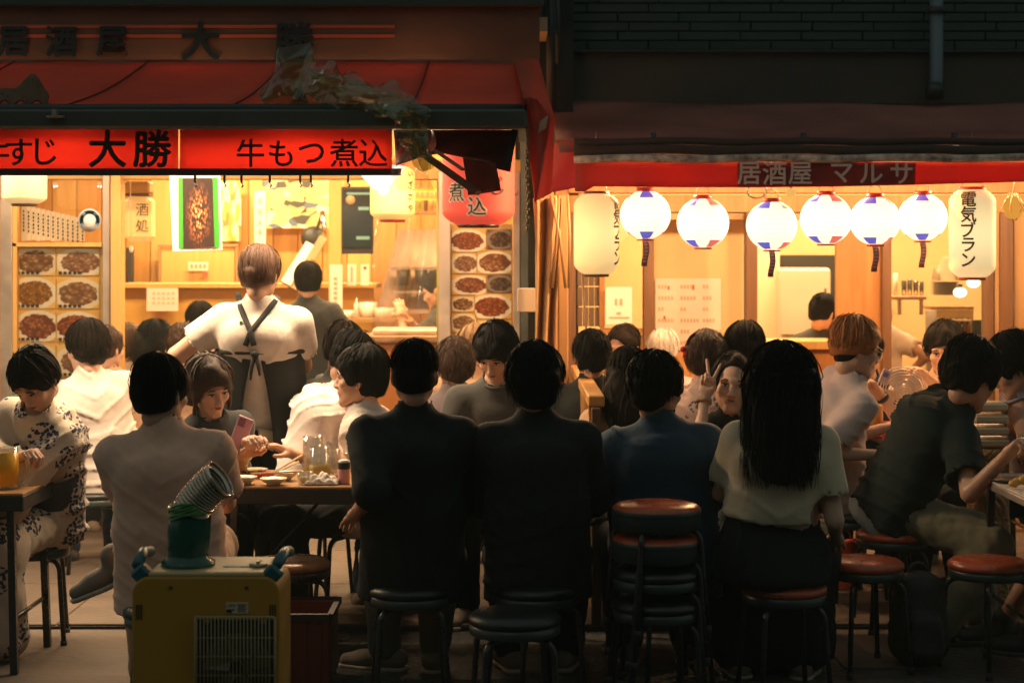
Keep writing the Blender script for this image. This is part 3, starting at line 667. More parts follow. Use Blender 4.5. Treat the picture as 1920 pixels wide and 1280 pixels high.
for i in range(24):
    X = -4.45 + i * .196; m_ = MB(); m_.box((X + .098, BD + .035 - (i % 3) * .003, 1.5), (.190, .02, 2.85), bev=.004); part(m_, 'plank', wood_wall if i % 4 else wood_wall2)
def lrect(name, x0, y0, x1, y1, d, t, m, bev=.003, parent=None):
    q = MB(); pbox(q, x0, y0, x1, y1, d, t, bev=bev); return part(q, name, m, parent)
# inner cupboard door and lower counter panels on the back wall, the header beam, posts
lrect('cupboard_door', 302, 464, 440, 538, 13.90, .05, wood_wall2); lrect('door_frame', 296, 458, 446, 463, 13.88, .06, wood_tan); lrect('door_frame', 296, 464, 301, 538, 13.88, .06, wood_tan); lrect('door_frame', 441, 464, 446, 538, 13.88, .06, wood_tan)
lrect('counter_panel', 228, 540, 700, 1010, 13.2, .06, mat('amber_board', (.60, .34, .07), .5, bump=(20, .05), var=(3, .12)))
lrect('counter_top', 222, 531, 706, 540, 13.1, .5, wood_wall2)
for x0, x1 in ((0, 22), (192, 206)): lrect('door_post', x0, 322, x1, 1062, FD - .02, .09, metal_grey)
lrect('door_post', 207, 322, 226, 1062, FD - .05, .12, wood_wall2); lrect('door_post', 822, 322, 844, 1062, FD - .03, .10, metal_grey); lrect('door_post', 962, 322, 975, 1062, FD - .03, .10, metal_grey)
lrect('corner_post', 976, 240, 990, 1070, FD - .12, .14, metal_dark); lrect('lintel', -560, 300, 990, 336, FD + .0, .14, wood_wall)
lrect('support_beam', 616, 300, 640, 660, 12.9, .10, wood_wall2); lrect('kick_panel', 845, 640, 961, 1062, FD - .01, .05, metal_grey); lrect('kick_panel', 23, 720, 191, 1062, FD - .01, .05, metal_grey)
lrect('window_frame', 23, 455, 191, 463, FD - .01, .06, wood_wall2); lrect('window_frame', 23, 322, 31, 720, FD - .01, .06, wood_wall2)
# food-photo boards behind the glass, one print per dish
def food_mat(i, base, bits, plate):
    nm = 'dish_print_%d' % i; m = mat(nm, base, .35); n = m.node_tree.nodes; l = m.node_tree.links; b = n["Principled BSDF"]
    tc = [x for x in n if x.type == 'TEX_COORD'][0]; mp = n.new("ShaderNodeMapping"); mp.inputs["Location"].default_value = (i * .37, 0, i * .61); l.new(tc.outputs["Generated"], mp.inputs[0])
    sep = n.new("ShaderNodeSeparateXYZ"); l.new(tc.outputs["Generated"], sep.inputs[0])
    def math_(op, a, b_=None):
        q = n.new("ShaderNodeMath"); q.operation = op
        for k_, v_ in enumerate((a, b_)):
            if v_ is None: continue
            if isinstance(v_, (int, float)): q.inputs[k_].default_value = v_
            else: l.new(v_, q.inputs[k_])
        return q.outputs[0]
    cx, cz = .5 + .06 * math.sin(i * 2.1), .48; dx = math_('MULTIPLY', math_('SUBTRACT', sep.outputs[0], cx), 1.62); dz = math_('MULTIPLY', math_('SUBTRACT', sep.outputs[2], cz), 1.85)
    rr = math_('SQRT', math_('ADD', math_('MULTIPLY', dx, dx), math_('MULTIPLY', dz, dz)))
    nz = n.new("ShaderNodeTexNoise"); nz.inputs["Scale"].default_value = 7; l.new(mp.outputs[0], nz.inputs[0]); r2 = math_('ADD', rr, math_('MULTIPLY', math_('SUBTRACT', nz.outputs[0], .5), .35))
    vo = n.new("ShaderNodeTexVoronoi"); vo.inputs["Scale"].default_value = 9 + (i % 3) * 3; l.new(mp.outputs[0], vo.inputs[0])
    cr = n.new("ShaderNodeValToRGB"); e = cr.color_ramp.elements; e[0].color = (*bits[0], 1); e[1].color = (*bits[1], 1); e2 = cr.color_ramp.elements.new(.45); e2.color = (*bits[2], 1); l.new(vo.outputs["Color"], cr.inputs[0])
    dk = n.new("ShaderNodeMapRange"); dk.inputs[1].default_value = .0; dk.inputs[2].default_value = .5; dk.inputs[3].default_value = 1.05; dk.inputs[4].default_value = .35; l.new(vo.outputs["Distance"], dk.inputs[0])
    sc_ = n.new("ShaderNodeVectorMath"); sc_.operation = 'SCALE'; l.new(cr.outputs[0], sc_.inputs[0]); l.new(dk.outputs[0], sc_.inputs["Scale"])
    def pick(fac, a, b_):
        q = n.new("ShaderNodeMix"); q.data_type = 'RGBA'; l.new(fac, q.inputs[0])
        for k_, v_ in ((6, a), (7, b_)):
            if isinstance(v_, tuple): q.inputs[k_].default_value = (*v_, 1)
            else: l.new(v_, q.inputs[k_])
        return q.outputs[2]
    inner = math_('LESS_THAN', r2, .74); pl = math_('LESS_THAN', rr, .98)
    c1 = pick(pl, base, plate); c2 = pick(inner, c1, sc_.outputs[0]); l.new(c2, b.inputs["Base Color"]); return m
FM = [food_mat(0, (.74, .50, .18), ((.55, .28, .08), (.70, .45, .2), (.30, .10, .03)), (.72, .62, .45)), food_mat(1, (.74, .52, .20), ((.72, .42, .18), (.75, .6, .4), (.42, .12, .05)), (.74, .68, .56)),
      food_mat(2, (.74, .48, .14), ((.62, .28, .03), (.75, .42, .08), (.42, .15, .02)), (.76, .70, .58)), food_mat(3, (.74, .46, .12), ((.66, .36, .14), (.70, .48, .26), (.38, .14, .05)), (.74, .66, .50)),
      food_mat(4, (.72, .44, .12), ((.62, .20, .08), (.66, .30, .14), (.34, .08, .03)), (.76, .70, .60)), food_mat(5, (.72, .44, .12), ((.72, .16, .05), (.68, .26, .08), (.36, .07, .02)), (.76, .70, .60)),
      food_mat(6, (.60, .42, .20), ((.55, .22, .10), (.70, .40, .2), (.40, .12, .04)), (.78, .72, .6)), food_mat(7, (.12, .08, .06), ((.20, .12, .08), (.38, .24, .14), (.08, .05, .04)), (.25, .2, .18))]
MBd = thing('menu_board', 'tall food-photo menu board in the far-left window, dishes in two columns', 'menu board', P(108, 720, FD + .03))
m_ = MB(); pbox(m_, 24, 457, 192, 722, FD + .055, .02); wbuild(m_, 'backing', mat('menu_yellow', (.78, .52, .16), .5), MBd)
rows = ((464, 516), (520, 578), (582, 640), (644, 706))
for j, (a, b) in enumerate(rows):
    for i, (x0, x1) in enumerate(((28, 104), (107, 186))):
        m_ = MB(); pbox(m_, x0, a + i * 2, x1, b, FD + .045 - .002 * i, .008); wbuild(m_, 'dish_photo', FM[(j * 2 + i) % 6], MBd)
        m_ = MB()
        for t in range(5): pbox(m_, x0 + 3 + t * 9, b - 7, x0 + 9 + t * 9, b - 2, FD + .040 - .002 * i, .002)
        wbuild(m_, 'caption', letter_dark, MBd)
MB2 = thing('menu_board', 'narrower food-photo menu board below the big red lantern', 'menu board', P(903, 650, FD + .03))
m_ = MB(); pbox(m_, 845, 420, 961, 655, FD + .055, .02); wbuild(m_, 'backing', mat('menu_amber', (.58, .36, .14), .5), MB2)
for (x0, y0, x1, y1, k_) in ((847, 430, 911, 472, 5), (914, 430, 958, 467, 7), (847, 475, 893, 512, 1), (895, 471, 959, 513, 6), (847, 516, 911, 552, 4), (914, 516, 958, 548, 7), (847, 556, 889, 584, 0), (891, 552, 959, 597, 5), (847, 588, 893, 622, 3), (895, 600, 959, 640, 2)):
    m_ = MB(); pbox(m_, x0, y0, x1, y1, FD + .045, .008); wbuild(m_, 'dish_photo', FM[k_], MB2)
# glass panes
glass = clear_sheet('window_glass', (.97, .96, .93), .04, .02)
for nm, rc in (('window_pane', (31, 336, 191, 722)), ('window_pane', (845, 336, 961, 642))): lrect(nm, *rc, FD, .008, glass, bev=0)
# paper strips, round sticker and notices in the left window
pm = thing('menu_strips', 'row of white paper menu strips pinned side by side in the far-left window', 'menu strips', P(100, 460, FD + .2))
for i in range(13):
    x = 40 + i * 9.2; m_ = MB(); pbox(m_, x, 384 + i * 2.1, x + 8.2, 452 - (i % 3), FD + .16 + .004 * (i % 2), .003); wbuild(m_, 'paper_strip', paper, pm)
    m_ = MB()
    for t in range(6): pbox(m_, x + 3, 394 + i * 2 + t * 7, x + 5.5, 398 + i * 2 + t * 7 + (t % 2), FD + .155 + .004 * (i % 2), .002)
    wbuild(m_, 'writing', ink, pm)
st = thing('sticker', 'round white and blue sticker on the far-left window glass', 'sticker', P(168, 413, FD - .01))
m_ = MB(); m_.lathe([(.0, 0), (.068, 0), (.070, .002), (0, .002)], P(168, 413, FD - .012), 28, axis=(0, -1, 0)); wbuild(m_, 'disc', mat('sticker_white', (.70, .72, .74), .5), st)
m_ = MB(); blue = mat('sticker_blue', (.08, .24, .48), .5)
for a0, a1 in ((2.5, 3.5), (-.35, .65), (1.0, 2.1)):
    for t in np.linspace(a0, a1, 6): m_.box(P(168, 413, FD - .0165) + np.array([.049 * math.cos(t), 0, .049 * math.sin(t)]), (.022, .003, .022), rot=(0, -t, 0))
wbuild(m_, 'mark', blue, st)

# ---- left awning: sloping red cloth in sewn panels, dark front bar, red lettered banner below
AD, AZ = 7.65, P(0, 205, 7.65)[2]; TD, TZ = 9.6, P(0, 117, 9.6)[2]
AW = thing('awning', 'long red cloth awning with dark front bar over the left eatery', 'awning', (-1.5, 9.0, AZ))
seams = [-520, -210, 105, 425, 765, 984]
for i in range(5):
    xa, xb = seams[i], seams[i + 1]
    def fn(u, v, xa=xa, xb=xb, i=i):
        px = xa + (xb - xa) * u; dpt = AD + (TD - AD) * v; X = (px - CX) / F * AD; 
        sag = -.035 * math.sin(math.pi * v) - .012 * math.sin(math.pi * u) * math.sin(math.pi * v)
        return (X, dpt, AZ + (TZ - AZ) * v + sag)
    m_ = MB(); m_.sheet(fn, 10, 10); o = wbuild(m_, 'awning_panel', red_cloth, AW); solidify(o, .004)
    if i < 4:
        m_ = MB(); m_.tube([np.array(fn(1, v)) + np.array([0, -.004, .006]) for v in np.linspace(0, 1, 9)], .004, 5); wbuild(m_, 'seam', mat('seam_dark', (.10, .02, .012), .9), AW)
bx0, bx1 = (-560 - CX) / F * AD, (988 - CX) / F * AD
m_ = MB(); m_.box(((bx0 + bx1) / 2, AD - .03, P(0, 225, AD)[2]), (bx1 - bx0, .07, .085), bev=.012); wbuild(m_, 'front_bar', mat('bar_green_grey', (.045, .052, .046), .5, var=(5, .2)), AW)
m_ = MB(); m_.tube([(bx0, AD - .02, AZ + .0), (bx1, AD - .02, AZ + .0)], .022, 10); wbuild(m_, 'roller', metal_dark, AW)
m_ = MB(); m_.box(P(104, 212, AD - .09), (.02, .05, .03)); m_.box(P(104, 219, AD - .09), (.07, .04, .008)); wbuild(m_, 'bracket', metal_grey, AW)
for px in (-300, 470, 975):
    m_ = MB(); X = (px - CX) / F * AD; m_.bar((X, AD, AZ - .06), (X, 10.4, AZ + .15), .03, .03); wbuild(m_, 'arm', metal_dark, AW)
# header signboard with dark letters and two glowing orange stripes of reflected light kept as painted bands
HS = thing('signboard', 'dark brown header signboard with black characters above the left awning', 'signboard', P(450, 60, 9.7))
hx0, hx1 = (-560 - CX) / F * 9.7, (1012 - CX) / F * 9.7
m_ = MB(); zz0, zz1 = P(0, 116, 9.7)[2], P(0, 14, 9.7)[2]; m_.box(((hx0 + hx1) / 2, 9.78, (zz0 + zz1) / 2), (hx1 - hx0, .12, zz1 - zz0)); wbuild(m_, 'board', mat('sign_brown', (.16, .060, .026), .6, bump=(60, .1), var=(1.5, .3)), HS)
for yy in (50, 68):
    m_ = MB(); pbox(m_, -500, yy - 3, 740, yy + 3, 9.712, .006); wbuild(m_, 'painted_glow', mat('painted_glow_red', (.62, .10, .03), .5), HS)
m_ = MB(); m_.box(((hx0 + hx1) / 2, 9.9, P(0, 7, 9.7)[2] + .03), (hx1 - hx0 + .05, .5, .10), bev=.01); wbuild(m_, 'cap', mat('cap_green', (.022, .045, .038), .5), HS)
m_ = MB(); m_.sheet(lambda u, v: P(-500 + 1510 * u, 112 + (8 + 24 * math.exp(-(((-500 + 1510 * u) - 905) / 52) ** 2) + 2 * math.sin(u * 40)) * (1 - v), 9.60 + .012 * math.sin(u * 50) * (1 - v)), 90, 4); o = wbuild(m_, 'lower_drape', mat('sign_brown', (.16, .060, .026)), HS); solidify(o, .004)
def put_text(s, px, py, size_px, d, m, parent, name='lettering', bold=.0, sx=1.0, roll=0.0, gap=.004, depth=.0015, fat=0.0):
    size = size_px / F * d; V, Fl = text_mesh(s, size, bold * size, depth); V = V.copy(); c = (V.max(0) + V.min(0)) / 2; V[:, :2] -= c[:2]; V[:, 0] *= sx
    cr, sr = math.cos(roll), math.sin(roll); X = V[:, 0] * cr - V[:, 1] * sr; Z = V[:, 0] * sr + V[:, 1] * cr
    W = np.stack([X, -V[:, 2], Z], 1) + P(px, py, d) - np.array([0, gap, 0]); b = MB()
    for k, (a_, c_) in enumerate(((0, 0), (1, 0), (-1, 0), (0, 1), (0, -1)) if fat else ((0, 0),)): b.add(W + np.array([a_ * fat * size, -.0004 * k, c_ * fat * size]), Fl)
    return wbuild(b, name, m, parent)
for ch, px, sz in (('居', 25, 62), ('酒', 115, 62), ('屋', 210, 62), ('大', 376, 76), ('勝', 552, 76)): put_text(ch, px, 78, sz, 9.708, mat('sign_black', (.010, .014, .013), .5), HS, 'character', .004, depth=.004, fat=.018)
# the banner: two lengths of red cloth, black lettering, dark hem, clips along the hem
BN = thing('banner', 'red cloth banner with black characters hanging under the left awning bar', 'banner', P(380, 322, 7.71))
for (x0, x1) in ((-420, 334), (337, 735)):
    def fb(u, v, x0=x0, x1=x1):
        p = P(x0 + (x1 - x0) * u, 322 - (322 - 243) * v, 7.71); p[1] += .006 * math.sin(u * 13 + v * 2); return p
    m_ = MB(); m_.sheet(fb, 24, 4); o = wbuild(m_, 'cloth_length', red_banner, BN); solidify(o, .003)
m_ = MB(); pbox(m_, -420, 316, 752, 329, 7.695, .02); wbuild(m_, 'hem', mat('hem_dark', (.030, .014, .010), .7), BN)
for ch, px, py, sz in (('牛', -8, 288, 56), ('す', 36, 286, 58), ('じ', 86, 285, 58), ('大', 202, 279, 74), ('勝', 286, 279, 74), ('牛', 470, 287, 56), ('も', 527, 288, 56), ('つ', 584, 288, 56), ('煮', 645, 287, 56), ('込', 700, 287, 56)):
    put_text(ch, px, py, sz, 7.695, letter_dark, BN, 'character', .0, fat=.012 if sz < 60 else .024)
for px in (366, 421, 453, 506, 563, 583, 653): 
    m_ = MB(); p = P(px, 336, 7.67); m_.box(p, (.010, .018, .034), bev=.003); m_.tube([p + np.array([0, 0, -.018]), p + np.array([.008, -.004, -.028]), p + np.array([0, -.006, -.036])], .004, 6); wbuild(m_, 'clip', steel, BN)
# torn end of the banner: dark folded cloth, a broken wooden slat, crumpled clear plastic over the bar
TC = thing('torn_cloth', 'dark red torn cloth panel hanging at the right end of the left awning bar', 'cloth', P(880, 250, 7.75))
def ft_(u, v):
    top = P(738 + 232 * u, 244, 7.75); bot = P(742 + 215 * u, 316 - 14 * math.sin(u * 3.1) + 8 * u - (34 * max(0, .55 - abs(u - .40)) if u < .9 else 0), 7.73)
    p = top * (1 - v) + bot * v; p[1] += .035 * math.sin(u * 9 + v * 3) * v; return p
m_ = MB(); m_.sheet(ft_, 20, 8); o = wbuild(m_, 'panel', mat('maroon_cloth', (.085, .016, .010), .75, bump=(90, .2), var=(4, .4), transl=.3), TC); solidify(o, .004)
m_ = MB(); m_.bar(P(966, 243, 7.72), P(950, 313, 7.7), .028, .012); wbuild(m_, 'edge_binding', mat('black_binding', (.008, .007, .007), .6), TC)
def ft2(u, v):
    p = P(868 + 62 * u + 10 * v, 296 + 10 * u + (70 - 18 * u) * v, 7.65); p[1] += .03 * math.sin(u * 5) ; return p
m_ = MB(); m_.sheet(ft2, 8, 8); o = wbuild(m_, 'flap', mat('rust_cloth', (.20, .040, .018), .75, bump=(90, .2), var=(5, .35), transl=.3), TC); solidify(o, .004)
SL = thing('wooden_slat', 'broken wooden slat dangling diagonally in front of the big red lantern', 'slat', P(845, 320, 7.65))
m_ = MB(); m_.bar(P(785, 283, 7.67), P(896, 362, 7.57), .055, .022); wbuild(m_, 'slat', wood('weathered_slat', (.20, .085, .040), (.11, .042, .02), (1, 1, 1)), SL)
m_ = MB(); m_.bar(P(815, 282, 7.63), P(868, 318, 7.59), .045, .010); wbuild(m_, 'splinter', wood('pale_slat', (.50, .25, .11), (.35, .15, .06), (1, 1, 1)), SL)
film = clear_sheet('crumpled_film', (.76, .80, .60), .06, .12, bump=(18, .5), haze=.02, edge=.35)
PF = thing('plastic_sheet', 'crumpled clear plastic sheeting slumped over the left awning bar', 'plastic sheet', P(640, 190, 7.55))
rg = np.random.default_rng(3); path = [P(490, 186, 7.7), P(560, 148, 7.7), P(620, 166, 7.65), P(700, 184, 7.57), P(765, 206, 7.51), P(782, 262, 7.53), P(800, 320, 7.55)]; wid = [10, 46, 36, 26, 28, 24, 10]
def pf(u, v, seed=0, sc_=1.0):
    t = u * (len(path) - 1); i = min(int(t), len(path) - 2); w = t - i; c = path[i] * (1 - w) + path[i + 1] * w; wd = (wid[i] * (1 - w) + wid[i + 1] * w) / F * 7.65 * sc_
    a = 2 * math.pi * v + seed; rr = wd * (1 + .30 * math.sin(3 * a + u * 13 + seed) + .22 * math.sin(2 * a - u * 31) + .16 * math.sin(u * 47 + 2 * a) + .08 * math.sin(7 * a + u * 60)); 
    tn = path[i + 1] - path[i]; n1 = nrm(np.cross(tn, (0, 1, 0))); return c + n1 * rr * math.cos(a) + np.array([0, 1, 0]) * rr * .6 * math.sin(a)
m_ = MB(); m_.sheet(lambda u, v: pf(u, v), 64, 22, smooth=False); o = wbuild(m_, 'film', film, PF)
m_ = MB(); m_.sheet(lambda u, v: pf(u, v, 1.7, .62), 50, 16, smooth=False); wbuild(m_, 'inner_fold', film, PF)
m_ = MB(); m_.sheet(lambda u, v: P(740 + 70 * u + 8 * math.sin(v * 7), 240 + 118 * v, 7.62 + .04 * math.sin(u * 9 + v * 5)), 16, 16); wbuild(m_, 'hanging_film', clear_sheet('hanging_film', (.93, .88, .84), .06, .12, bump=(14, .6), haze=.10), PF)
rb = thing('rag', 'crumpled brown rag lying on the far-left end of the awning', 'rag', P(30, 185, 7.85))
def rf(u, v):
    px = -60 + 150 * u; top = 190 - 42 * math.exp(-((px - 62) / 22) ** 2) - 18 * math.exp(-((px - 10) / 40) ** 2); p = P(px, 193 - (193 - top) * math.sin(math.pi * min(v, .5)) , 7.77 + .25 * v); p[2] += .012 * math.sin(u * 31 + v * 9); return p
m_ = MB(); m_.sheet(rf, 24, 10, smooth=False); o = wbuild(m_, 'cloth', mat('rag_brown', (.10, .055, .025), .85, bump=(60, .3), var=(5, .3)), rb); solidify(o, .01)
# side flap of the awning: lit red vinyl hanging at the corner
SF = thing('awning_flap', 'bright red vinyl flap hanging at the corner between both eateries', 'awning flap', P(1005, 240, 8.05))
for nm, q, m in (('upper_fold', [(964, 112, 9.5), (1010, 112, 9.6), (1040, 225, 8.05), (985, 200, 7.75)], red_cloth), ('front_fold', [(978, 182, 7.6), (1006, 186, 7.6), (1034, 222, 7.75), (1004, 382, 7.7)], red_banner), ('side_fold', [(1000, 190, 7.65), (1040, 222, 7.9), (1034, 362, 7.95), (1002, 378, 7.7)], red_banner)):
    pts = [P(*a) for a in q]
    def fq(u, v, pts=pts):
        p = (pts[0] * (1 - u) + pts[1] * u) * (1 - v) + (pts[3] * (1 - u) + pts[2] * u) * v; p = p.copy(); p[1] += .03 * math.sin(u * 7 + v * 4) * math.sin(math.pi * u); return p
    m_ = MB(); m_.sheet(fq, 10, 12); o = wbuild(m_, nm, m, SF); solidify(o, .004)
m_ = MB(); m_.sheet(lambda u, v: P(1012 + 16 * u - 4 * v, 228 + 24 * v - 12 * u, 7.65), 3, 3); o = wbuild(m_, 'patch', mat('tape_patch', (.55, .38, .26), .6), SF); solidify(o, .002)
# chain hanging at the corner
CHN = thing('chain', 'rusty steel chain hanging beside the corner post of the left eatery', 'chain', P(990, 340, 7.65))
for i in range(27):
    p = P(989 + 1.2 * math.sin(i * .4), 232 + i * 7.6, 7.61); a = np.linspace(0, 2 * math.pi, 11); m_ = MB()
    q = np.stack([.007 * np.cos(a) * (1 if i % 2 else .25), .007 * np.cos(a) * (.25 if i % 2 else 1), .0135 * np.sin(a)], 1) + p; m_.tube(q, .0026, 5, caps=False); wbuild(m_, 'chain_link', mat('rusty_steel', (.26, .16, .08), .45, metal=.8), CHN)
# timber posts and draped reed screen between the two eateries
TP = thing('timber_post', 'tan timber post bundle with draped screen between the two eateries', 'post', P(1035, 1060, 9.6)*np.array([1,1,0]))
for x0, x1, d in ((1004, 1022, 9.75), (1024, 1044, 9.68), (1046, 1066, 9.8)):
    m_ = MB(); pbox(m_, x0, 366, x1, 1105, d, .06, bev=.008); wbuild(m_, 'timber', wood_tan, TP)
m_ = MB(); m_.sheet(lambda u, v: P(1000 + 48 * u + 6 * math.sin(v * 4 + u * 2), 372 + 400 * v, 9.6 - .05 * math.sin(u * 12 + 1.5 * math.sin(v * 3))), 30, 20); o = wbuild(m_, 'draped_cloth', mat('tan_cloth', (.50, .30, .14), .9, bump=(90, .3), var=(5, .25), transl=.2), TP); solidify(o, .004)
for i, (x0, x1) in enumerate(((1032, 1060), (1048, 1036), (1064, 1066))):
    m_ = MB(); m_.tube([P(x0, 366, 9.55), P((x0 + x1) / 2 + 3, 440, 9.53), P(x1, 540, 9.55)], .008, 6); wbuild(m_, 'lath', wood_tan, TP)
m_ = MB(); pbox(m_, 970, 540, 1004, 585, 9.9, .03, bev=.004); o = wbuild(m_, 'meter_box', mat('grey_plastic', (.42, .32, .22), .6), TP)
# ---- right restaurant
RB = thing('restaurant', 'right eatery with timber posts and yellow plaster behind the row of round lanterns', 'restaurant', (2.2, 12.0, 0))
RD = 13.5
def rpart(mb, name, m, **k): return wbuild(mb, name, m, RB, **k)
def rrect(name, x0, y0, x1, y1, d, t, m, bev=.003):
    q = MB(); pbox(q, x0, y0, x1, y1, d, t, bev=bev); return rpart(q, name, m)
m_ = MB(); m_.box((2.45, 12.0, .02), (4.2, 3.3, .05)); rpart(m_, 'floor', mat('brown_floor', (.16, .09, .05), .5))
m_ = MB(); m_.box((2.45, 12.2, 2.80), (4.2, 2.9, .08)); rpart(m_, 'ceiling', mat('ceiling_cream', (.62, .50, .34), .9))
m_ = MB(); m_.box((2.45, RD + .08, 1.4), (4.2, .1, 2.8)); rpart(m_, 'back_wall', plaster)
for X in (.30, 4.52):
    m_ = MB(); m_.box((X, 12.0, 1.4), (.08, 3.0, 2.8)); rpart(m_, 'side_wall', wood_orange)
rrect('lintel_beam', 1066, 366, 2600, 398, FD + .02, .14, wood_orange); rrect('lintel_beam', 1066, 330, 2600, 362, FD - .02, .16, wood_orange); rrect('lintel_board', 1066, 399, 2600, 412, FD + .05, .10, wood_tan)
for x0, x1 in ((1066, 1080), (1207, 1226), (1399, 1420), (1655, 1672), (1849, 1864), (1876, 1900)): rrect('post', x0, 398, x1, 1062, FD - .03 + (.0 if x0 != 1655 else -.01), .11, wood_dark)
rrect('door_panel', 1568, 412, 1654, 1062, FD + .02, .05, wood_orange); rrect('door_panel', 1901, 398, 2100, 1062, FD + .02, .05, wood_tan); rrect('narrow_panel', 1865, 398, 1875, 1062, FD, .05, wood_tan)
rrect('sill_rail', 1126, 615, 1206, 626, FD - .01, .08, wood_orange); rrect('dado_panel', 1081, 628, 1206, 1062, FD + .01, .05, wood_orange); rrect('dado_panel', 1227, 660, 1398, 1062, FD + .01, .05, wood_orange)
rrect('window_stile', 1124, 412, 1134, 614, FD - .005, .07, wood_orange)
for i in range(4): 
    for j in range(3): rrect('tile', 1082 + i * 11, 500 + j * 38, 1092 + i * 11, 536 + j * 38, FD + .06, .02, mat('grey_tile', (.16, .11, .07), .5))
rrect('counter_front', 1421, 655, 1570, 1062, FD + .55, .05, wood_orange); rrect('counter_top', 1418, 640, 1660, 655, FD + .5, .5, wood_wall2)
rrect('pale_wall_board', 1421, 420, 1462, 640, 12.9, .04, mat('cream_board', (.66, .54, .36), .7)); rrect('hatch_opening', 1463, 478, 1568, 640, 13.2, .04, mat('dark_hatch', (.02, .018, .015), .7))
glassR = clear_sheet('shop_glass', (.97, .96, .93), .05, .03)
rrect('window_pane', 1135, 412, 1206, 614, FD + .03, .006, glassR, bev=0); rrect('window_pane', 1673, 412, 1848, 700, FD + .03, .006, glassR, bev=0)
# notices
def notice(label, x0, y0, x1, y1, d, lines, m=paper, cat='notice', im=ink, mark=None):
    t = thing('notice', label, cat, P((x0 + x1) / 2, y1, d)); q = MB(); pbox(q, x0, y0, x1, y1, d, .004); wbuild(q, 'sheet', m, t)
    q = MB()
    for (a, b, c, e) in lines: pbox(q, a, b, c, e, d - .003, .002)
    if lines: wbuild(q, 'writing', im, t)
    if mark:
        q = MB()
        for (a, b, c, e) in mark: pbox(q, a, b, c, e, d - .003, .002)
        wbuild(q, 'mark', mat('red_print', (.55, .10, .05), .6), t)
    return t
grey_ink = mat('faint_ink', (.40, .30, .20), .8)
notice('small white notice in the window left of the first dark post', 1136, 538, 1185, 608, FD - .05, [(1153, 560, 1157, 572), (1162, 560, 1167, 572), (1156, 585, 1164, 590), (1142, 594, 1180, 597)], im=grey_ink)
rg = random.Random(4); L_ = []
for r_ in range(6):
    for c_ in range(3):
        for k in range(rg.randint(2, 6)): L_.append((1234 + c_ * 42 + k * 6, 534 + r_ * 21, 1238 + c_ * 42 + k * 6, 541 + r_ * 21))
notice('large handwritten white menu sheet between two dark posts', 1229, 522, 1352, 657, FD + .4, L_, im=mat('fainter_ink', (.55, .44, .30), .8), cat='menu sheet', mark=[(1252, 536, 1255, 543), (1298, 534, 1302, 543), (1244, 592, 1248, 598)])
m_ = MB(); pbox(m_, 1226, 412, 1400, 660, FD + .42, .03); rpart(m_, 'plaster_panel', plaster)
# fridge, shelves, dishes, lit bulbs inside the right window
fr = thing('refrigerator', 'pale grey refrigerator seen through the hatch of the right eatery', 'refrigerator', P(1511, 640, 12.7)); fm = mat('fridge_cream', (.60, .50, .38), .4, var=(2, .05))
m_ = MB(); pbox(m_, 1462, 502, 1558, 700, 12.7, .45, bev=.02); wbuild(m_, 'cabinet', fm, fr); m_ = MB(); pbox(m_, 1464, 506, 1556, 628, 12.675, .022, bev=.006); wbuild(m_, 'door', fm, fr); m_ = MB(); pbox(m_, 1546, 540, 1550, 600, 12.64, .03, bev=.004); wbuild(m_, 'handle', chrome, fr)
sh = thing('shelf', 'wooden wall shelf crowded with glassware in the right window', 'shelf', P(1720, 560, 12.2))
m_ = MB(); pbox(m_, 1672, 555, 1738, 562, 12.2, .3, bev=.004); wbuild(m_, 'board', wood_tan, sh); m_ = MB(); pbox(m_, 1750, 575, 1826, 581, 12.3, .3); wbuild(m_, 'lower_board', wood_tan, sh)
m_ = MB(); pbox(m_, 1684, 562, 1690, 590, 12.22, .02); pbox(m_, 1725, 562, 1731, 590, 12.22, .02); wbuild(m_, 'brackets', wood_tan, sh)
white_china = mat('white_china', (.72, .66, .56), .25); glassware = mat('glassware', (.95, .93, .88), .03, trans=.92, spec=.5)
for i, (px, h_, w_) in enumerate(((1679, 42, 9), (1695, 28, 10), (1706, 30, 10), (1717, 28, 10), (1728, 26, 9))):
    c = P(px, 554, 12.32); r_ = w_ / F * 12.3 / 2; t = thing('tumbler', 'glass tumbler number %s from the left on the crowded wall shelf' % ('one two three four five'.split()[i]) if i else 'tall white flask at the left end of the crowded wall shelf', 'glass', c); q = MB()
    hh = h_ / F * 12.3; q.lathe([(0, 0), (r_ * .85, 0), (r_, hh), (r_ * .9, hh), (r_ * .75, .008), (0, .008)], c, 14); wbuild(q, 'body', white_china if i == 0 else glassware, t)
for i in range(7):
    c = P(1772, 553 - i * 3.6, 12.3); t = thing('plate', ['lowest', 'second lowest', 'third lowest', 'middle', 'third highest', 'second highest', 'topmost'][i] + ' plate in the dish stack beside the shelf', 'plate', c, group='plates stacked beside the shelf'); q = MB(); q.lathe([(0, .0), (.07, 0), (.10, .010), (.102, .012), (.07, .004), (0, .004)], c, 20); wbuild(q, 'dish', mat('stoneware', (.26, .22, .17), .4), t)
c = P(1785, 526, 12.35); t = thing('plastic_bag', 'crumpled white plastic bag lying on top of the dish stack', 'bag', c); q = MB(); q.sheet(lambda u, v: c + np.array([.16 * (u - .5) * 2 * (1 - .4 * v), .05 * math.sin(9 * u) + .1 * (v - .5), .16 * math.sin(math.pi * v) * (1 + .3 * math.sin(u * 17 + v * 5)) * (1 - abs(u - .5))]), 18, 12, smooth=False); o = wbuild(q, 'film', mat('milky_film', (.62, .52, .38), .5, transl=.3), t); solidify(o, .004)
wk = thing('work_lamp', 'two glowing bare bulbs under the long lettered lantern in the right window', 'lamp', P(1812, 540, 11.6)); bulb_m = emitter('bulb_glow', (1, .84, .58), 3.2)
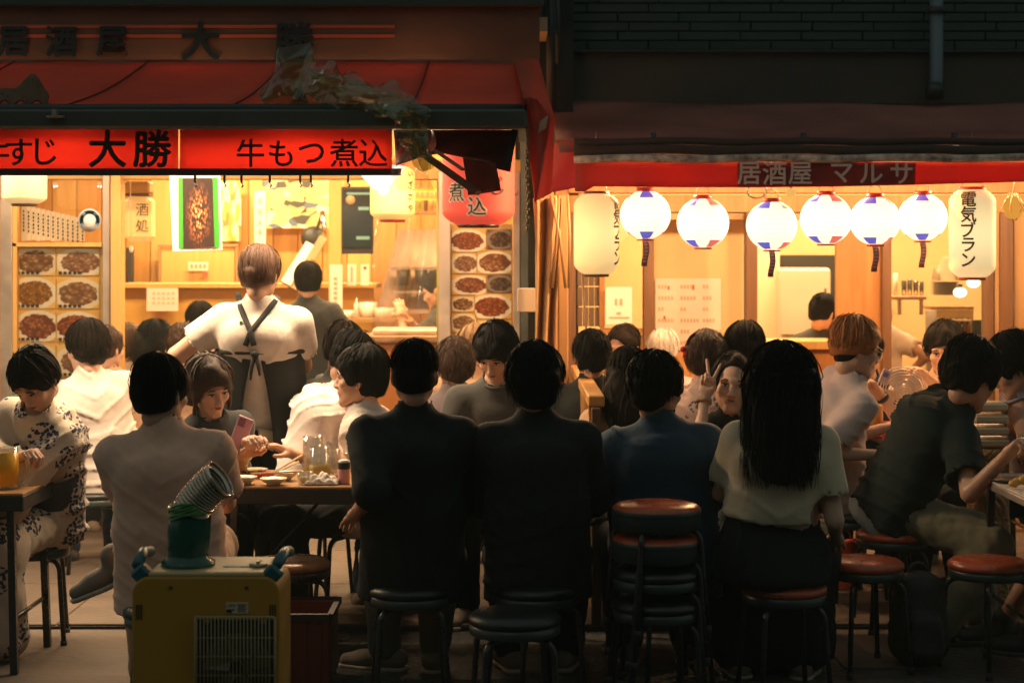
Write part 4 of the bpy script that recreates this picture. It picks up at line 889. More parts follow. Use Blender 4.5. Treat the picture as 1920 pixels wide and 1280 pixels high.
for px, py in ((1825, 530), (1800, 548)):
    q = MB(); q.ell(P(px, py, 11.6), (.045, .045, .034), 16, 10); wbuild(q, 'bulb', bulb_m, wk); q = MB(); q.tube([P(px, py - 8, 11.6), P(px, py - 15, 11.6)], .018, 8); wbuild(q, 'socket', steel, wk)
cf = thing('display_fridge', 'glass-fronted display cooler with dark shelves below the dish stack', 'display cooler', P(1770, 700, 12.0))
for nm, rc, m in (('frame', (1738, 582, 1756, 760), metal_grey), ('frame', (1826, 600, 1846, 760), metal_dark), ('back', (1757, 582, 1825, 760), mat('cooler_yellow', (.60, .40, .14), .6))):
    q = MB(); pbox(q, *rc, 12.05 if nm == 'frame' else 12.35, .05); wbuild(q, nm, m, cf)
for j in range(3):
    q = MB(); pbox(q, 1757, 600 + j * 30, 1825, 602 + j * 30, 12.1, .22); wbuild(q, 'shelf', metal_grey, cf)
for k in range(6):
    px = 1760 + k * 11; c = P(px, 629, 12.2); t = thing('bottle', 'small bottle in the display cooler, number %s from its left' % 'one two three four five six'.split()[k], 'bottle', c, group='bottles in the display cooler'); q = MB(); q.lathe([(0, 0), (.016, 0), (.017, .07), (.007, .10), (.007, .125), (0, .125)], c, 10); wbuild(q, 'glass', mat('amber_bottle', (.12, .05, .012), .15), t)
# ---- tiled wall, ledge and pipe above the right awning
UW = thing('tiled_building', 'dark tiled upper storey above the right eatery with a flat brown fascia', 'building', (2.3, 10.8, 2.5)); tilem = mat('glazed_dark_tile', (.030, .048, .043), .35, bump=(40, .05), var=(2.5, .3))
m_ = MB(); m_.box((2.4, 10.80, 3.6), (4.45, .2, 2.2)); wbuild(m_, 'wall', mat('joint_dark', (.014, .020, .018), .9), UW)
tw, th = .372, .0565; z0 = P(0, 94, 10.68)[2]; k = 0; tm = None
for j in range(7):
    off = (j % 2) * .5 * tw + (.12 if j % 3 == 2 else 0)
    for i in range(-1, 12):
        X0 = .27 + i * tw - off + .19; a, b = max(X0, .24), min(X0 + tw - .010, 4.6)
        if b - a < .05: continue
        full = b - a > tw - .011
        if full and tm is not None: o = link('tile', tm, UW)
        else:
            q = MB(); q.box((0, 0, 0), (b - a, .02, th - .008), bev=.003); me = q.mesh('tile', tilem); o = link('tile', me, UW); tm = me if full else tm
        o.location = Vector(((a + b) / 2, 10.69 - (k % 3) * .0012, z0 + j * th + th / 2)) - UW.location; k += 1
fas = mat('fascia_brown', (.050, .040, .028), .7, bump=(30, .1), var=(1.4, .3))
m_ = MB(); pbox(m_, 1046, 99, 2500, 196, 10.55, .1, bev=.006); wbuild(m_, 'fascia', fas, UW); m_ = MB(); pbox(m_, 1046, 93, 2500, 99, 10.5, .2, bev=.004); wbuild(m_, 'ledge', metal_dark, UW)
PI_ = thing('downpipe', 'blue-grey drainpipe running down the dark tiled wall', 'drainpipe', P(1756, 170, 10.5)); m_ = MB(); m_.tube([P(1756, -60, 10.5), P(1756, 150, 10.5), P(1752, 168, 10.48)], .040, 14); wbuild(m_, 'pipe', mat('pipe_blue_grey', (.10, .14, .17), .4), PI_)
m_ = MB(); m_.lathe([(.044, -.02), (.056, -.02), (.056, .02), (.044, .02)], P(1756, 20, 10.5), 14); wbuild(m_, 'clamp', metal_dark, PI_); m_ = MB(); m_.tube([P(1752, 160, 10.48), P(1752, 182, 10.46)], .055, 14); wbuild(m_, 'shoe', metal_dark, PI_)
cp = thing('corner_pipe', 'dark conduit in the gap between both buildings above the red flap', 'conduit', P(1030, 100, 10)); m_ = MB(); m_.tube([P(1034, -40, 10.2), P(1034, 210, 10.2)], .03, 10); m_.tube([P(1046, -40, 10.15), P(1046, 120, 10.15)], .014, 8); wbuild(m_, 'conduit', metal_dark, cp)
gw = thing('gap_wall', 'dark blank wall in the narrow gap between the two buildings', 'wall', (.2, 11.0, 0)); m_ = MB(); m_.box((.22, 11.2, 2.4), (.4, .2, 5.4)); wbuild(m_, 'panel', mat('gap_dark', (.018, .022, .021), .9), gw)
# ---- right awning: faded canvas roof with folds, whitened rope-bound roller, red lettered valance
RA = thing('awning', 'faded brown awning with red lettered valance over the right eatery', 'awning', (2.3, 9.6, 2.2))
x0, x1 = .24, 4.6; zt, zb = P(0, 194, 10.55)[2], P(0, 286, 8.9)[2]
def fra(u, v):
    z = zb + (zt - zb) * v; y = 8.9 + 1.655 * v; return (x0 + (x1 - x0) * u, y, z - .05 * math.sin(math.pi * v) + .012 * math.sin(v * 14 + 2 * math.sin(u * 3)) + .008 * math.sin(u * 22 + v * 6))
m_ = MB(); m_.sheet(fra, 44, 18); o = wbuild(m_, 'canvas', mat('dull_red_canvas', (.24, .085, .068), .85, bump=(120, .3), var=(1.6, .45), transl=.12), RA); solidify(o, .004)
for k, (py, r_, m) in enumerate(((266, .020, brown_cloth), (282, .026, brown_cloth), (298, .020, mat('rope_white', (.50, .40, .34), .7, bump=(30, 1.0), var=(18, .7))))):
    m_ = MB(); n_ = 40; m_.tube([P(1076 + (2500 - 1076) * i / n_, py + 1.4 * math.sin(i * .9 + k) - (3 if k == 2 else 0) * i / n_, 8.86 - .02 * k) for i in range(n_ + 1)], r_, 8); wbuild(m_, ('rolled_fold', 'rolled_fold', 'roller_tube')[k], m, RA)
def frv(u, v):
    px = 1078 + (2500 - 1078) * u; yb = 349 + 5 * math.sin(u * 6) - 10 * u + (10 if px < 1100 else 0); p = P(px, 304 + (yb - 304) * (1 - v), 8.84); p[1] += .015 * math.sin(u * 60) * (1 - v); return p
m_ = MB(); m_.sheet(frv, 80, 4); o = wbuild(m_, 'valance', mat('valance_red', (.42, .055, .045), .75, bump=(220, .2), var=(1.8, .2), transl=.42), RA); solidify(o, .003)
m_ = MB(); m_.sheet(lambda u, v: frv((1382 + 334 * u - 1078) / 1422, .03 + .94 * v) + np.array([0, -.010, 0]), 24, 3); o = wbuild(m_, 'name_panel', mat('panel_red', (.34, .045, .045), .75, bump=(220, .2), transl=.3), RA); solidify(o, .002)
for ch, px in (('居', 1404), ('酒', 1452), ('屋', 1500), ('マ', 1578), ('ル', 1633), ('サ', 1690)): put_text(ch, px, 325, 47, 8.815, letter_white, RA, 'character', .0, gap=.006, fat=.014)
m_ = MB()
def frs(u, v):
    a = P(1044, 262, 9.3) * (1 - u) + P(1082, 262, 8.9) * u; b = P(1010, 366, 9.2) * (1 - u) + P(1088, 350, 8.86) * u; return a * (1 - v) + b * v + np.array([0, .03 * math.sin(u * 6 + v * 3), 0])
m_.sheet(frs, 10, 10); o = wbuild(m_, 'side_drape', magenta_cloth, RA); solidify(o, .004)
# ---- the dark houses across the lane, behind the photographer: they shade the lane from that side
OB = thing('opposite_house', 'dark closed house across the lane behind the viewpoint', 'house', (0, -4.0, 0)); m_ = MB(); m_.box((0, -4.6, 3.6), (26, 1.0, 7.2)); wbuild(m_, 'wall', mat('house_grey', (.16, .15, .14), .85, bump=(20, .1), var=(1, .2)), OB)
for i in range(7): m_ = MB(); m_.box((-9 + i * 3, -4.09, 1.2), (2.4, .04, 2.3), bev=.01); wbuild(m_, 'shutter', mat('shutter_grey', (.22, .23, .22), .5), OB)
for i in range(7): m_ = MB(); m_.box((-9 + i * 3, -4.09, 4.6), (1.5, .04, 1.3), bev=.01); wbuild(m_, 'window', mat('window_dark', (.02, .025, .03), .15), OB)
# close the gaps above the lintels and carry both fronts up past the frame
rrect('upper_panel', 1066, 168, 2600, 328, FD + .06, .05, wood_dark)
m_ = MB(); m_.box((.20, 10.38, 4.62), (.32, .05, 4.6)); wbuild(m_, 'upper_panel', mat('gap_dark', (.018, .022, .021), .9), gw)
m_ = MB(); m_.box((-2.3, 10.2, 5.15), (4.7, .3, 4.0)); wbuild(m_, 'upper_wall', mat('upper_wall_dark', (.030, .040, .037), .85, bump=(20, .2)), LB)
m_ = MB(); m_.box((2.4, 10.86, 5.9), (4.45, .2, 2.6)); wbuild(m_, 'upper_wall', mat('joint_dark', (.014, .020, .018), .9), UW)
# ================================================================ lanterns and lit lamps, some of them unseen and added for their light
def lamp_light(name, kind, loc, power, col, size=.1, parent=None, size_y=None, rot=(0, 0, 0), spread=None):
    d = bpy.data.lights.new(name, kind); d.energy = power; d.color = col
    if kind == 'AREA': 
        d.shape = 'RECTANGLE'; d.size = size; d.size_y = size_y or size
        if spread: d.spread = spread
    else: d.shadow_soft_size = size
    o = bpy.data.objects.new(name, d); C.objects.link(o)
    if parent is not None: o.parent = parent; o.location = Vector([float(v) for v in loc]) - parent.location
    else: o.location = [float(v) for v in loc]
    o.rotation_euler = rot; return o
WARM = (1.0, .66, .34); WARM2 = (1.0, .58, .26)
def paper_mat(name, col, strength, ribs=0, hot=.35, h=.3):
    """glowing lantern paper: brightest level with the bulb, dimmer towards the ends, fine rib lines"""
    if name in MATS: return MATS[name]
    m = bpy.data.materials.new(name); m.use_nodes = True; n = m.node_tree.nodes; l = m.node_tree.links; b = n["Principled BSDF"]
    b.inputs["Base Color"].default_value = (*[c * .8 for c in col], 1); b.inputs["Roughness"].default_value = .7
    tc = n.new("ShaderNodeTexCoord"); sp = n.new("ShaderNodeSeparateXYZ"); l.new(tc.outputs["Object"], sp.inputs[0])
    ab = n.new("ShaderNodeMath"); ab.operation = 'ABSOLUTE'; l.new(sp.outputs[2], ab.inputs[0])
    mr = n.new("ShaderNodeMapRange"); mr.interpolation_type = 'SMOOTHSTEP'; mr.inputs[1].default_value = 0; mr.inputs[2].default_value = h; mr.inputs[3].default_value = strength; mr.inputs[4].default_value = strength * hot
    l.new(ab.outputs[0], mr.inputs[0]); out = mr.outputs[0]
    if ribs:
        s_ = n.new("ShaderNodeMath"); s_.operation = 'SINE'; mu = n.new("ShaderNodeMath"); mu.operation = 'MULTIPLY'; mu.inputs[1].default_value = ribs; l.new(sp.outputs[2], mu.inputs[0]); l.new(mu.outputs[0], s_.inputs[0])
        m2 = n.new("ShaderNodeMapRange"); m2.inputs[1].default_value = .6; m2.inputs[2].default_value = 1; m2.inputs[3].default_value = 1; m2.inputs[4].default_value = .82; l.new(s_.outputs[0], m2.inputs[0])
        m3 = n.new("ShaderNodeMath"); m3.operation = 'MULTIPLY'; l.new(out, m3.inputs[0]); l.new(m2.outputs[0], m3.inputs[1]); out = m3.outputs[0]
    b.inputs["Emission Color"].default_value = (*col, 1); l.new(out, b.inputs["Emission Strength"]); MATS[name] = m; return m
def wrap_text(chars, r_of, c, ang, z_top, dz, size, m, parent, bold=.012, out=.004, sx=1.0, name='lettering'):
    b = MB()
    for i, ch in enumerate(chars):
        V, Fl = text_mesh(ch, size, bold * size, 0, sub=True); V = V.copy(); cc = (V.max(0) + V.min(0)) / 2; V[:, :2] -= cc[:2]; V[:, 0] *= sx; z = z_top - i * dz + V[:, 1]
        r_ = np.array([r_of(zz) for zz in z]) + out; a = ang + V[:, 0] / np.maximum(r_, .02)
        b.add(np.stack([c[0] + r_ * np.sin(a), c[1] - r_ * np.cos(a), c[2] + z], 1), Fl)
    return wbuild(b, name, m, parent)
red_wood = mat('lantern_red_rim', (.42, .035, .03), .5); tassel_m = mat('purple_strip', (.20, .075, .085), .7)
def round_lantern(label, px, py, wpx, d, ang, strip=True, strength=1.0, group='round paper lanterns along the right awning'):
    c = P(px, py, d); r = wpx / F * d / 2; t = thing('paper_lantern', label, 'lantern', c, 0, group); hz = r * .98
    prof = lambda th: (r * math.sin(th) * (1 + .0), hz * math.cos(th))
    th0 = .33; nr, ns = 40, 48; V, Fl, mi = [], [], []
    for i in range(nr + 1):
        th = th0 + (math.pi - 2 * th0) * i / nr; a_, z_ = prof(th); a_ *= 1 + .010 * math.cos(i * math.pi)
        for j in range(ns): V.append((a_ * math.sin(2 * math.pi * j / ns), -a_ * math.cos(2 * math.pi * j / ns), z_))
    q = MB(); bands = [[], [], []]
    for i in range(nr):
        for j in range(ns):
            f_ = (i * ns + j, i * ns + (j + 1) % ns, (i + 1) * ns + (j + 1) % ns, (i + 1) * ns + j); sec = int(((j * 360 / ns + ang) % 360) / 45); k = 0
            if i < 8 or i >= 32: k = {1: 1, 3: 2, 5: 1, 7: 2}.get(sec, 0)
            bands[k].append(f_)
    cols = [paper_mat('paper_white_%d' % int(strength * 100), (1, .85, .62), strength * 1.55, 260, .80, r), paper_mat('paper_blue', (.12, .13, .62), 1.0, 260, .8, r), paper_mat('paper_red', (.80, .16, .12), 1.1, 260, .8, r)]
    q.v.append(np.array(V) + c); q.n = len(V)
    for k in range(3): q.f += [list(f_) for f_ in bands[k]]; q.m += [k] * len(bands[k]); q.sm += [True] * len(bands[k])
    wbuild(q, 'paper_shade', cols, t)
    for sg, nm in ((1, 'top_ring'), (-1, 'bottom_ring')):
        z = sg * hz * math.cos(th0); a_ = r * math.sin(th0); q = MB(); q.lathe([(a_ * .96, z - .004), (a_ * 1.06, z - .004), (a_ * 1.06, z + .016 * sg + .004), (a_ * .85, z + .016 * sg + .004)], c, 24); wbuild(q, nm, red_wood, t)
    zt = hz * math.cos(th0) + .01; a = np.linspace(-1, 1, 11); q = MB(); q.tube(np.stack([a * r * .30, 0 * a, zt + .055 * np.sqrt(1 - (a * .98) ** 2)], 1) + c, .003, 5); q.tube([c + np.array([0, 0, zt + .055]), c + np.array([0, 0.01, 2.25 - c[2]])], .0025, 5); wbuild(q, 'hanger', mat('wire', (.35, .2, .1), .5), t)
    if strip:
        zb = -hz * math.cos(th0) - .012; w = .015; q = MB(); q.sheet(lambda u, v: c + np.array([(u - .5) * 2 * w + .006 * math.sin(v * 5), .004 * math.sin(v * 7), zb - .13 * v]), 3, 8); o = wbuild(q, 'tassel_strip', tassel_m, t); solidify(o, .002)
        q = MB()
        for k in range(6): q.box(c + np.array([.006 * math.sin((k + .7) / 7 * 5), -.008, zb - .02 - k * .017]), (.016, .003, .009))
        wbuild(q, 'strip_marks', mat('strip_pale', (.45, .26, .28), .6), t)
    return t, c, r
RL = []
for lab, px, py, w, d, an, st_, sg in (('round white lantern farthest left of the row, no lantern overlapping it', 1210, 403, 95, 9.0, 70, True, 1.0), ('round white lantern second in the row, hanging lower than its left neighbour', 1318, 418, 97, 9.02, 125, False, 1.02),
        ('round lantern third in the row, hung lowest with a long dark strip', 1447, 423, 95, 8.96, 112, True, .96), ('round lantern fourth in the row with clear blue corner patches', 1549, 411, 97, 8.98, 128, False, 1.05),
        ('round lantern fifth in the row, pressed against the lantern to its right', 1641, 414, 94, 9.0, 100, True, 1.02), ('round lantern sixth in the row, beside the tall lettered lantern', 1730, 408, 91, 9.12, 85, True, 1.0)):
    RL.append(round_lantern(lab, px, py, w, d, an, st_, sg))
def long_lantern(name, label, px, y0, y1, wpx, d, col, strength, chars=None, ang=0, csize=.075, group=None, rim=red_wood, txtm=None, strokes=None, hot=.6, z_top=.42):
    cy_ = (y0 + y1) / 2; c = P(px, cy_, d); r = wpx / F * d / 2; hh = (y1 - y0) / F * d / 2; t = thing('paper_lantern', label, 'lantern', c, 0, group)
    def r_of(z):
        k = min(abs(z) / hh, 1); return r * (1 - .42 * max(0, (k - .72) / .28) ** 2)
    nr, ns = 60, 40; q = MB(); q.lathe([(r_of(hh * (1 - 2 * i / nr)) * (1 + .008 * (-1) ** i), hh * (1 - 2 * i / nr)) for i in range(nr + 1)], c, ns); wbuild(q, 'paper_shade', paper_mat(name, col, strength, 2 * math.pi / (2 * hh / 30), hot, hh), t)
    for sg, nm in ((1, 'top_ring'), (-1, 'bottom_ring')):
        q = MB(); z = hh * sg; q.lathe([(r * .40, z + .014 * sg), (r * .56, z + .014 * sg), (r * .60, z - .004 * sg), (r * .5, z - .006 * sg)], c, 24); wbuild(q, nm, rim, t)
    q = MB(); a = np.linspace(-1, 1, 11); q.tube(np.stack([a * r * .5, 0 * a, hh + .06 * np.sqrt(1 - (a * .98) ** 2)], 1) + c, .003, 5); q.tube([c + np.array([0, 0, hh + .06]), c + np.array([0, .01, max(2.28 - c[2], hh + .1)])], .0025, 5); wbuild(q, 'hanger', mat('wire', (.35, .2, .1), .5), t)
    if chars: wrap_text(chars, r_of, c, ang, hh * z_top * 2 * .9, (2 * hh * .86) / len(chars), csize, txtm or ink, t, .02)
    return t, c, r, hh, r_of
LL = long_lantern('paper_warm_lettered', 'tall cream lantern with dark vertical lettering right of the round row', 1823, 356, 520, 86, 9.0, (1, .74, .36), 1.12, '電気ブラン', -.42, .085, 'tall paper lanterns', txtm=mat('brown_ink', (.10, .045, .015), .7), z_top=.43)
LL2 = long_lantern('paper_warm_left', 'tall yellow lantern with lettering turned sideways, left of the round row', 1118, 364, 514, 84, 9.0, (1, .67, .27), 1.18, '電気ブラン', 1.12, .085, 'tall paper lanterns', rim=wood_dark, txtm=mat('brown_ink', (.10, .045, .015), .7), z_top=.43)
RLN = long_lantern('paper_red_glow', 'big red lantern with black brush lettering at the corner of the left eatery', 897, 240, 422, 136, 9.5, (.78, .085, .055), .62, None, rim=steel, hot=.75)
t, c, r, hh, r_of = RLN
wrap_text('牛すじ', r_of, c, .56, .225, .140, .125, ink, t, .004)
for ch, a_, z_ in (('煮', -.62, -.09), ('込', -.02, -.165)):
    for k, (da, dz_) in enumerate(((.05, 0), (-.05, 0), (0, .009), (0, -.009), (.035, .006), (-.035, -.006))): wrap_text(ch, r_of, c, a_ + da, z_ + dz_, .1, .105, mat('brush_white', (.70, .62, .55), .7), t, 0, .003 + .0003 * k, name='lettering_outline')
    wrap_text(ch, r_of, c, a_, z_, .1, .105, ink, t, .004, .0060)
LL3 = long_lantern('paper_yellow_a', 'cream lantern cut off by the banner in the far-left window', 46, 300, 382, 82, 9.9, (1, .72, .34), .85, None, rim=wood_dark, group='lanterns inside the left eatery')
LL4 = long_lantern('paper_yellow_b', 'yellow lantern hanging below the banner right of the black screen', 736, 312, 412, 84, 10.2, (1, .70, .22), .80, 'いざかや', .95, .05, 'lanterns inside the left eatery', z_top=.40)
# globe lamp glowing below the banner, amber lamp at the far right, pull-cord bulb
GL = thing('globe_lamp', 'brilliant white hanging lamp just below the end of the red banner', 'lamp', P(712, 340, 8.1))
m_ = MB(); m_.lathe([(.0, -.055), (.03, -.05), (.075, .0), (.115, .05), (.118, .058), (.0, .06)], P(712, 335, 8.1), 24); wbuild(m_, 'shade', emitter('globe_white', (1, .87, .72), 1.6), GL); m_ = MB(); m_.ell(P(719, 352, 8.08), (.028, .028, .036), 14, 10); wbuild(m_, 'bulb', emitter('globe_white', (1, .87, .72), 1.6), GL); m_ = MB(); m_.tube([P(712, 312, 8.1), P(712, 290, 8.1)], .01, 6); wbuild(m_, 'cord', steel, GL)
AM = thing('pendant_lamp', 'amber glass pendant lamp in a wire guard at the far-right end', 'lamp', P(1902, 385, 9.2)); m_ = MB(); m_.ell(P(1900, 390, 9.2), (.052, .052, .062), 18, 12); wbuild(m_, 'glass', emitter('amber_glow', (1, .42, .06), .75), AM)
m_ = MB()
for k in range(6):
    a = k * math.pi / 3; m_.tube([P(1900, 362, 9.2) + np.array([.02 * math.cos(a), .02 * math.sin(a), 0]), P(1900, 390, 9.2) + np.array([.062 * math.cos(a), .062 * math.sin(a), 0]), P(1900, 413, 9.2) + np.array([.015 * math.cos(a), .015 * math.sin(a), 0])], .003, 5)
m_.tube([P(1900, 362, 9.2), P(1904, 330, 9.2)], .004, 5); wbuild(m_, 'guard', mat('wire', (.35, .2, .1), .5), AM)
SB = thing('small_lamp', 'tiny amber lamp under the right valance beside a coiled cable', 'lamp', P(1483, 360, 9.6)); m_ = MB(); m_.ell(P(1483, 361, 9.6), (.028, .028, .024), 12, 8); wbuild(m_, 'bulb', emitter('amber_glow2', (1, .50, .12), .9), SB); m_ = MB(); m_.tube([P(1483, 353, 9.6), P(1483, 335, 9.6)], .006, 5); wbuild(m_, 'cord', steel, SB)
CB = thing('cable', 'coiled black cable hooked under the right valance', 'cable', P(1420, 355, 9.5)); a = np.linspace(0, 4 * math.pi, 40); m_ = MB(); m_.tube(np.stack([.05 * np.cos(a), .004 * a, .038 * np.sin(a)], 1) + P(1420, 358, 9.4), .0035, 5); wbuild(m_, 'coil', steel, CB)
CW = thing('pull_cord', 'beige pull cord with inline switch hanging from the tall yellow lantern', 'cord', P(1098, 640, 8.9)); m_ = MB(); m_.tube([P(1091, 512, 8.95), P(1096, 575, 8.95), P(1101, 640, 8.92), P(1103, 660, 8.92), P(1106, 700, 8.92)], .006, 7); wbuild(m_, 'cord', mat('cord_beige', (.50, .30, .16), .6), CW); m_ = MB(); m_.ell(P(1102, 642, 8.92), (.013, .010, .038), 12, 8); wbuild(m_, 'switch', mat('cord_beige', (.50, .30, .16), .6), CW)
# tube fixtures under the left awning (behind the banner) and on the ceilings, an added rear row, added bulbs behind the right valance
def fixture(label, x, y, z, L, power, col, group, down=True, spread=None, yaw=0):
    t = thing('tube_light', label, 'lamp', (x, y, z), yaw, group); q = MB(); q.box((0, 0, .025), (L + .06, .09, .035), bev=.006); q.build('housing', mat('fixture_white', (.7, .66, .58), .5), t)
    q = MB(); q.tube([(-L / 2, 0, -.012), (L / 2, 0, -.012)], .014, 10); q.build('tube', emitter('tube_glow', (1, .85, .62), 3.0), t); lamp_light('tube_glow', 'AREA', (x, y, z - .032), power, col, L, t, .06); return t
for i, x in enumerate((-3.0, -1.95, -.95)): fixture('white tube light fixed under the left awning, %s' % ('far left end', 'middle', 'nearest the torn cloth')[i], x, 7.98, 2.20, .8, AWN_W, (1, .72, .44), 'tube lights under the left awning')
for i, x in enumerate((-2.9, -1.75, -.6)): fixture('added rear tube light under the left awning near the shop front, %s' % ('far left end', 'middle', 'right end')[i], x, 9.7, 2.42, .8, AWN_W * .8, (1, .68, .38), 'added rear tube lights under the left awning')  # second row added to throw more light on the menu boards
for i, x in enumerate((-2.9, -1.75, -.6)): lamp_light('added_upper_fill', 'POINT', (x, 9.45, 2.40), AWN_W * .06, (1, .62, .32), .06)  # added fill lamps without a fixture, brighten the upper awning cloth
for i, x in enumerate((-3.0, -1.95, -.95)): lamp_light('added_side_fill', 'POINT', (x, 7.88, 2.14), AWN_W * .10, (1, .74, .48), .05)  # added fill lamps beside the front tubes, brighten the awning from below
for i, (x, y) in enumerate(((-3.2, 11.6), (-1.7, 11.9), (-.5, 11.6), (-2.2, 13.3), (-.7, 13.3))): fixture('tube light on the ceiling inside the left eatery, %s' % ('front left', 'front middle', 'front right', 'rear left', 'rear right')[i], x, y, 2.80, .9, INL_W, (1, .68, .34), 'tube lights inside the left eatery')
for i, (x, y) in enumerate(((.9, 12.4), (2.0, 12.2), (3.3, 12.4))): fixture('tube light on the ceiling inside the right eatery, %s' % ('left', 'middle', 'right')[i], x, y, 2.70, .8, INR_W, (1, .63, .29), 'tube lights inside the right eatery')
for i, x in enumerate((.75, 1.55, 2.35, 3.05)):  # bulbs added out of view, since the lantern paper alone lights too little
    t = thing('added_bulb', 'added bare bulb tucked out of sight behind the red valance, %s' % ('left end', 'second from the left', 'third from the left', 'right end')[i], 'lamp', (x, 9.35, 2.24), 0, 'added bulbs behind the right valance'); q = MB(); q.ell((0, 0, -.03), (.03, .03, .038), 14, 10); q.build('bulb', bulb_m, t); q = MB(); q.tube([(0, 0, 0), (0, 0, .06)], .016, 8); q.build('socket', steel, t)
    lamp_light('bulb_glow', 'POINT', (x, 9.35, 2.14), VAL_W, WARM2, .06, t)
lamp_light('globe_glow', 'POINT', P(715, 378, 8.05), GLB_W, WARM, .08, GL)
lamp_light('work_glow', 'POINT', P(1812, 560, 11.4), 6, WARM, .06, wk)
# ================================================================ furniture
seat_red = mat('stool_red_vinyl', (.42, .075, .028), .30, bump=(90, .12), var=(7, .15)); seat_black = mat('stool_black_vinyl', (.010, .013, .013), .36, bump=(90, .12), var=(7, .2)); seat_brown = mat('stool_brown_vinyl', (.30, .12, .045), .3, bump=(90, .12), var=(7, .15))
rim_dark = mat('stool_rim', (.030, .045, .045), .35); rubber = mat('rubber_foot', (.02, .02, .02), .8)
def make_stool(sm, rim=None):
    t = thing('stool', 'x', 'stool'); q = MB(); q.lathe([(0, .445), (.10, .4445), (.140, .438), (.157, .424), (.158, .408), (.150, .402), (0, .402)], n=40); q.build('cushion', [sm], t)
    q = MB(); q.lathe([(.150, .402), (.154, .400), (.154, .372), (.150, .368), (.0, .368)], n=40); q.build('rim', rim or rim_dark, t)
    for k in range(4):
        a = k * math.pi / 2 + math.pi / 4; d = np.array([math.cos(a), math.sin(a), 0]); s_ = np.linspace(0, math.pi / 2, 6)
        pts = [d * .05 + np.array([0, 0, .358])] + [d * (.118 + .045 * math.sin(x)) + np.array([0, 0, .313 + .045 * math.cos(x)]) for x in s_] + [d * .172 + np.array([0, 0, .2]), d * .190 + np.array([0, 0, .012])]
        q = MB(); q.tube(pts, .0105, 8); lg = q.build('leg', steel, t); q = MB(); q.tube([d * .1895 + np.array([0, 0, .0]), d * .1885 + np.array([0, 0, .03])], .014, 8); q.build('rubber_foot', rubber, lg)
    return t
def make_deep_stool():
    t = make_stool(rim_dark); t.children[0].data.materials[0] = rim_dark; q = MB(); q.lathe([(0, .4465), (.10, .446), (.140, .4395), (.1545, .4285), (.156, .4245)], n=40); q.build('seat_cover', seat_red, t); q = MB(); q.lathe([(.1565, .424), (.1575, .36), (.150, .355)], n=40); q.build('side_band', rim_dark, t); return t
S_DEEP = make_deep_stool()
S_RED, S_BLK, S_BRN = make_stool(seat_red), make_stool(seat_black), make_stool(seat_brown, steel); used = set()
def stool(proto, px, d, label, rz=0., z=0., group='round pipe-legged stools'):
    loc = ((px - CX) / F * d, d, z)
    if id(proto) not in used: used.add(id(proto)); o = proto; o.location = loc; o.rotation_euler = (0, 0, rz); o['label'] = label; o['group'] = group; return o
    return dup(proto, loc, rz, label, group)
stool(S_RED, 1620, 7.0, 'empty red stool in front, just right of the long-haired woman', .3)
stool(S_RED, 1852, 7.0, 'empty red stool partly cut by the bare leg at the right edge', .55)
stool(S_RED, 1470, 6.5, 'red stool under the long-haired woman in the black skirt', .2)
stool(S_RED, 1672, 7.75, 'red stool under the man in khaki trousers', .1)
stool(S_BLK, 965, 5.95, 'empty black stool in the dark foreground below the two black shirts', .15)
stool(S_BRN, 545, 7.0, 'empty brown-topped stool just right of the yellow machine', .4)
stool(S_BLK, 318, 6.1, 'black stool under the man in the beige shirt', .2); stool(S_BLK, 770, 6.47, 'black stool under the man in the black shirt with the short crop', .1); stool(S_BLK, 1005, 6.47, 'black stool under the man in the black shirt with tousled hair', .5)
stool(S_BLK, 1250, 6.75, 'black stool under the person in the navy shirt', .3); stool(S_BLK, 175, 9.1, 'stool under the man in the white T-shirt at the left', .3); stool(S_BLK, 62, 7.5, 'stool under the woman in the floral kimono', .2); stool(S_BLK, 1590, 8.35, 'stool under the orange-haired man with glasses', .3); stool(S_BLK, 655, 8.1, 'stool under the man seen in profile at the table', .3); stool(S_BLK, 590, 8.5, 'stool under the leaning man in the white shirt', .6); stool(S_BLK, 935, 8.2, 'stool under the man in the grey T-shirt facing the lane', .2); stool(S_BLK, 1395, 7.95, 'stool under the woman making the peace sign', .3)
for i in range(4): stool(S_DEEP if i > 1 else S_BLK, 1231, 6.2, ('lowest stool of the tall stack', 'second stool up in the tall stack', 'third stool up in the tall stack', 'topmost red stool of the tall stack')[i], .18 + .06 * i, .110 * i, 'stools stacked in one pile')

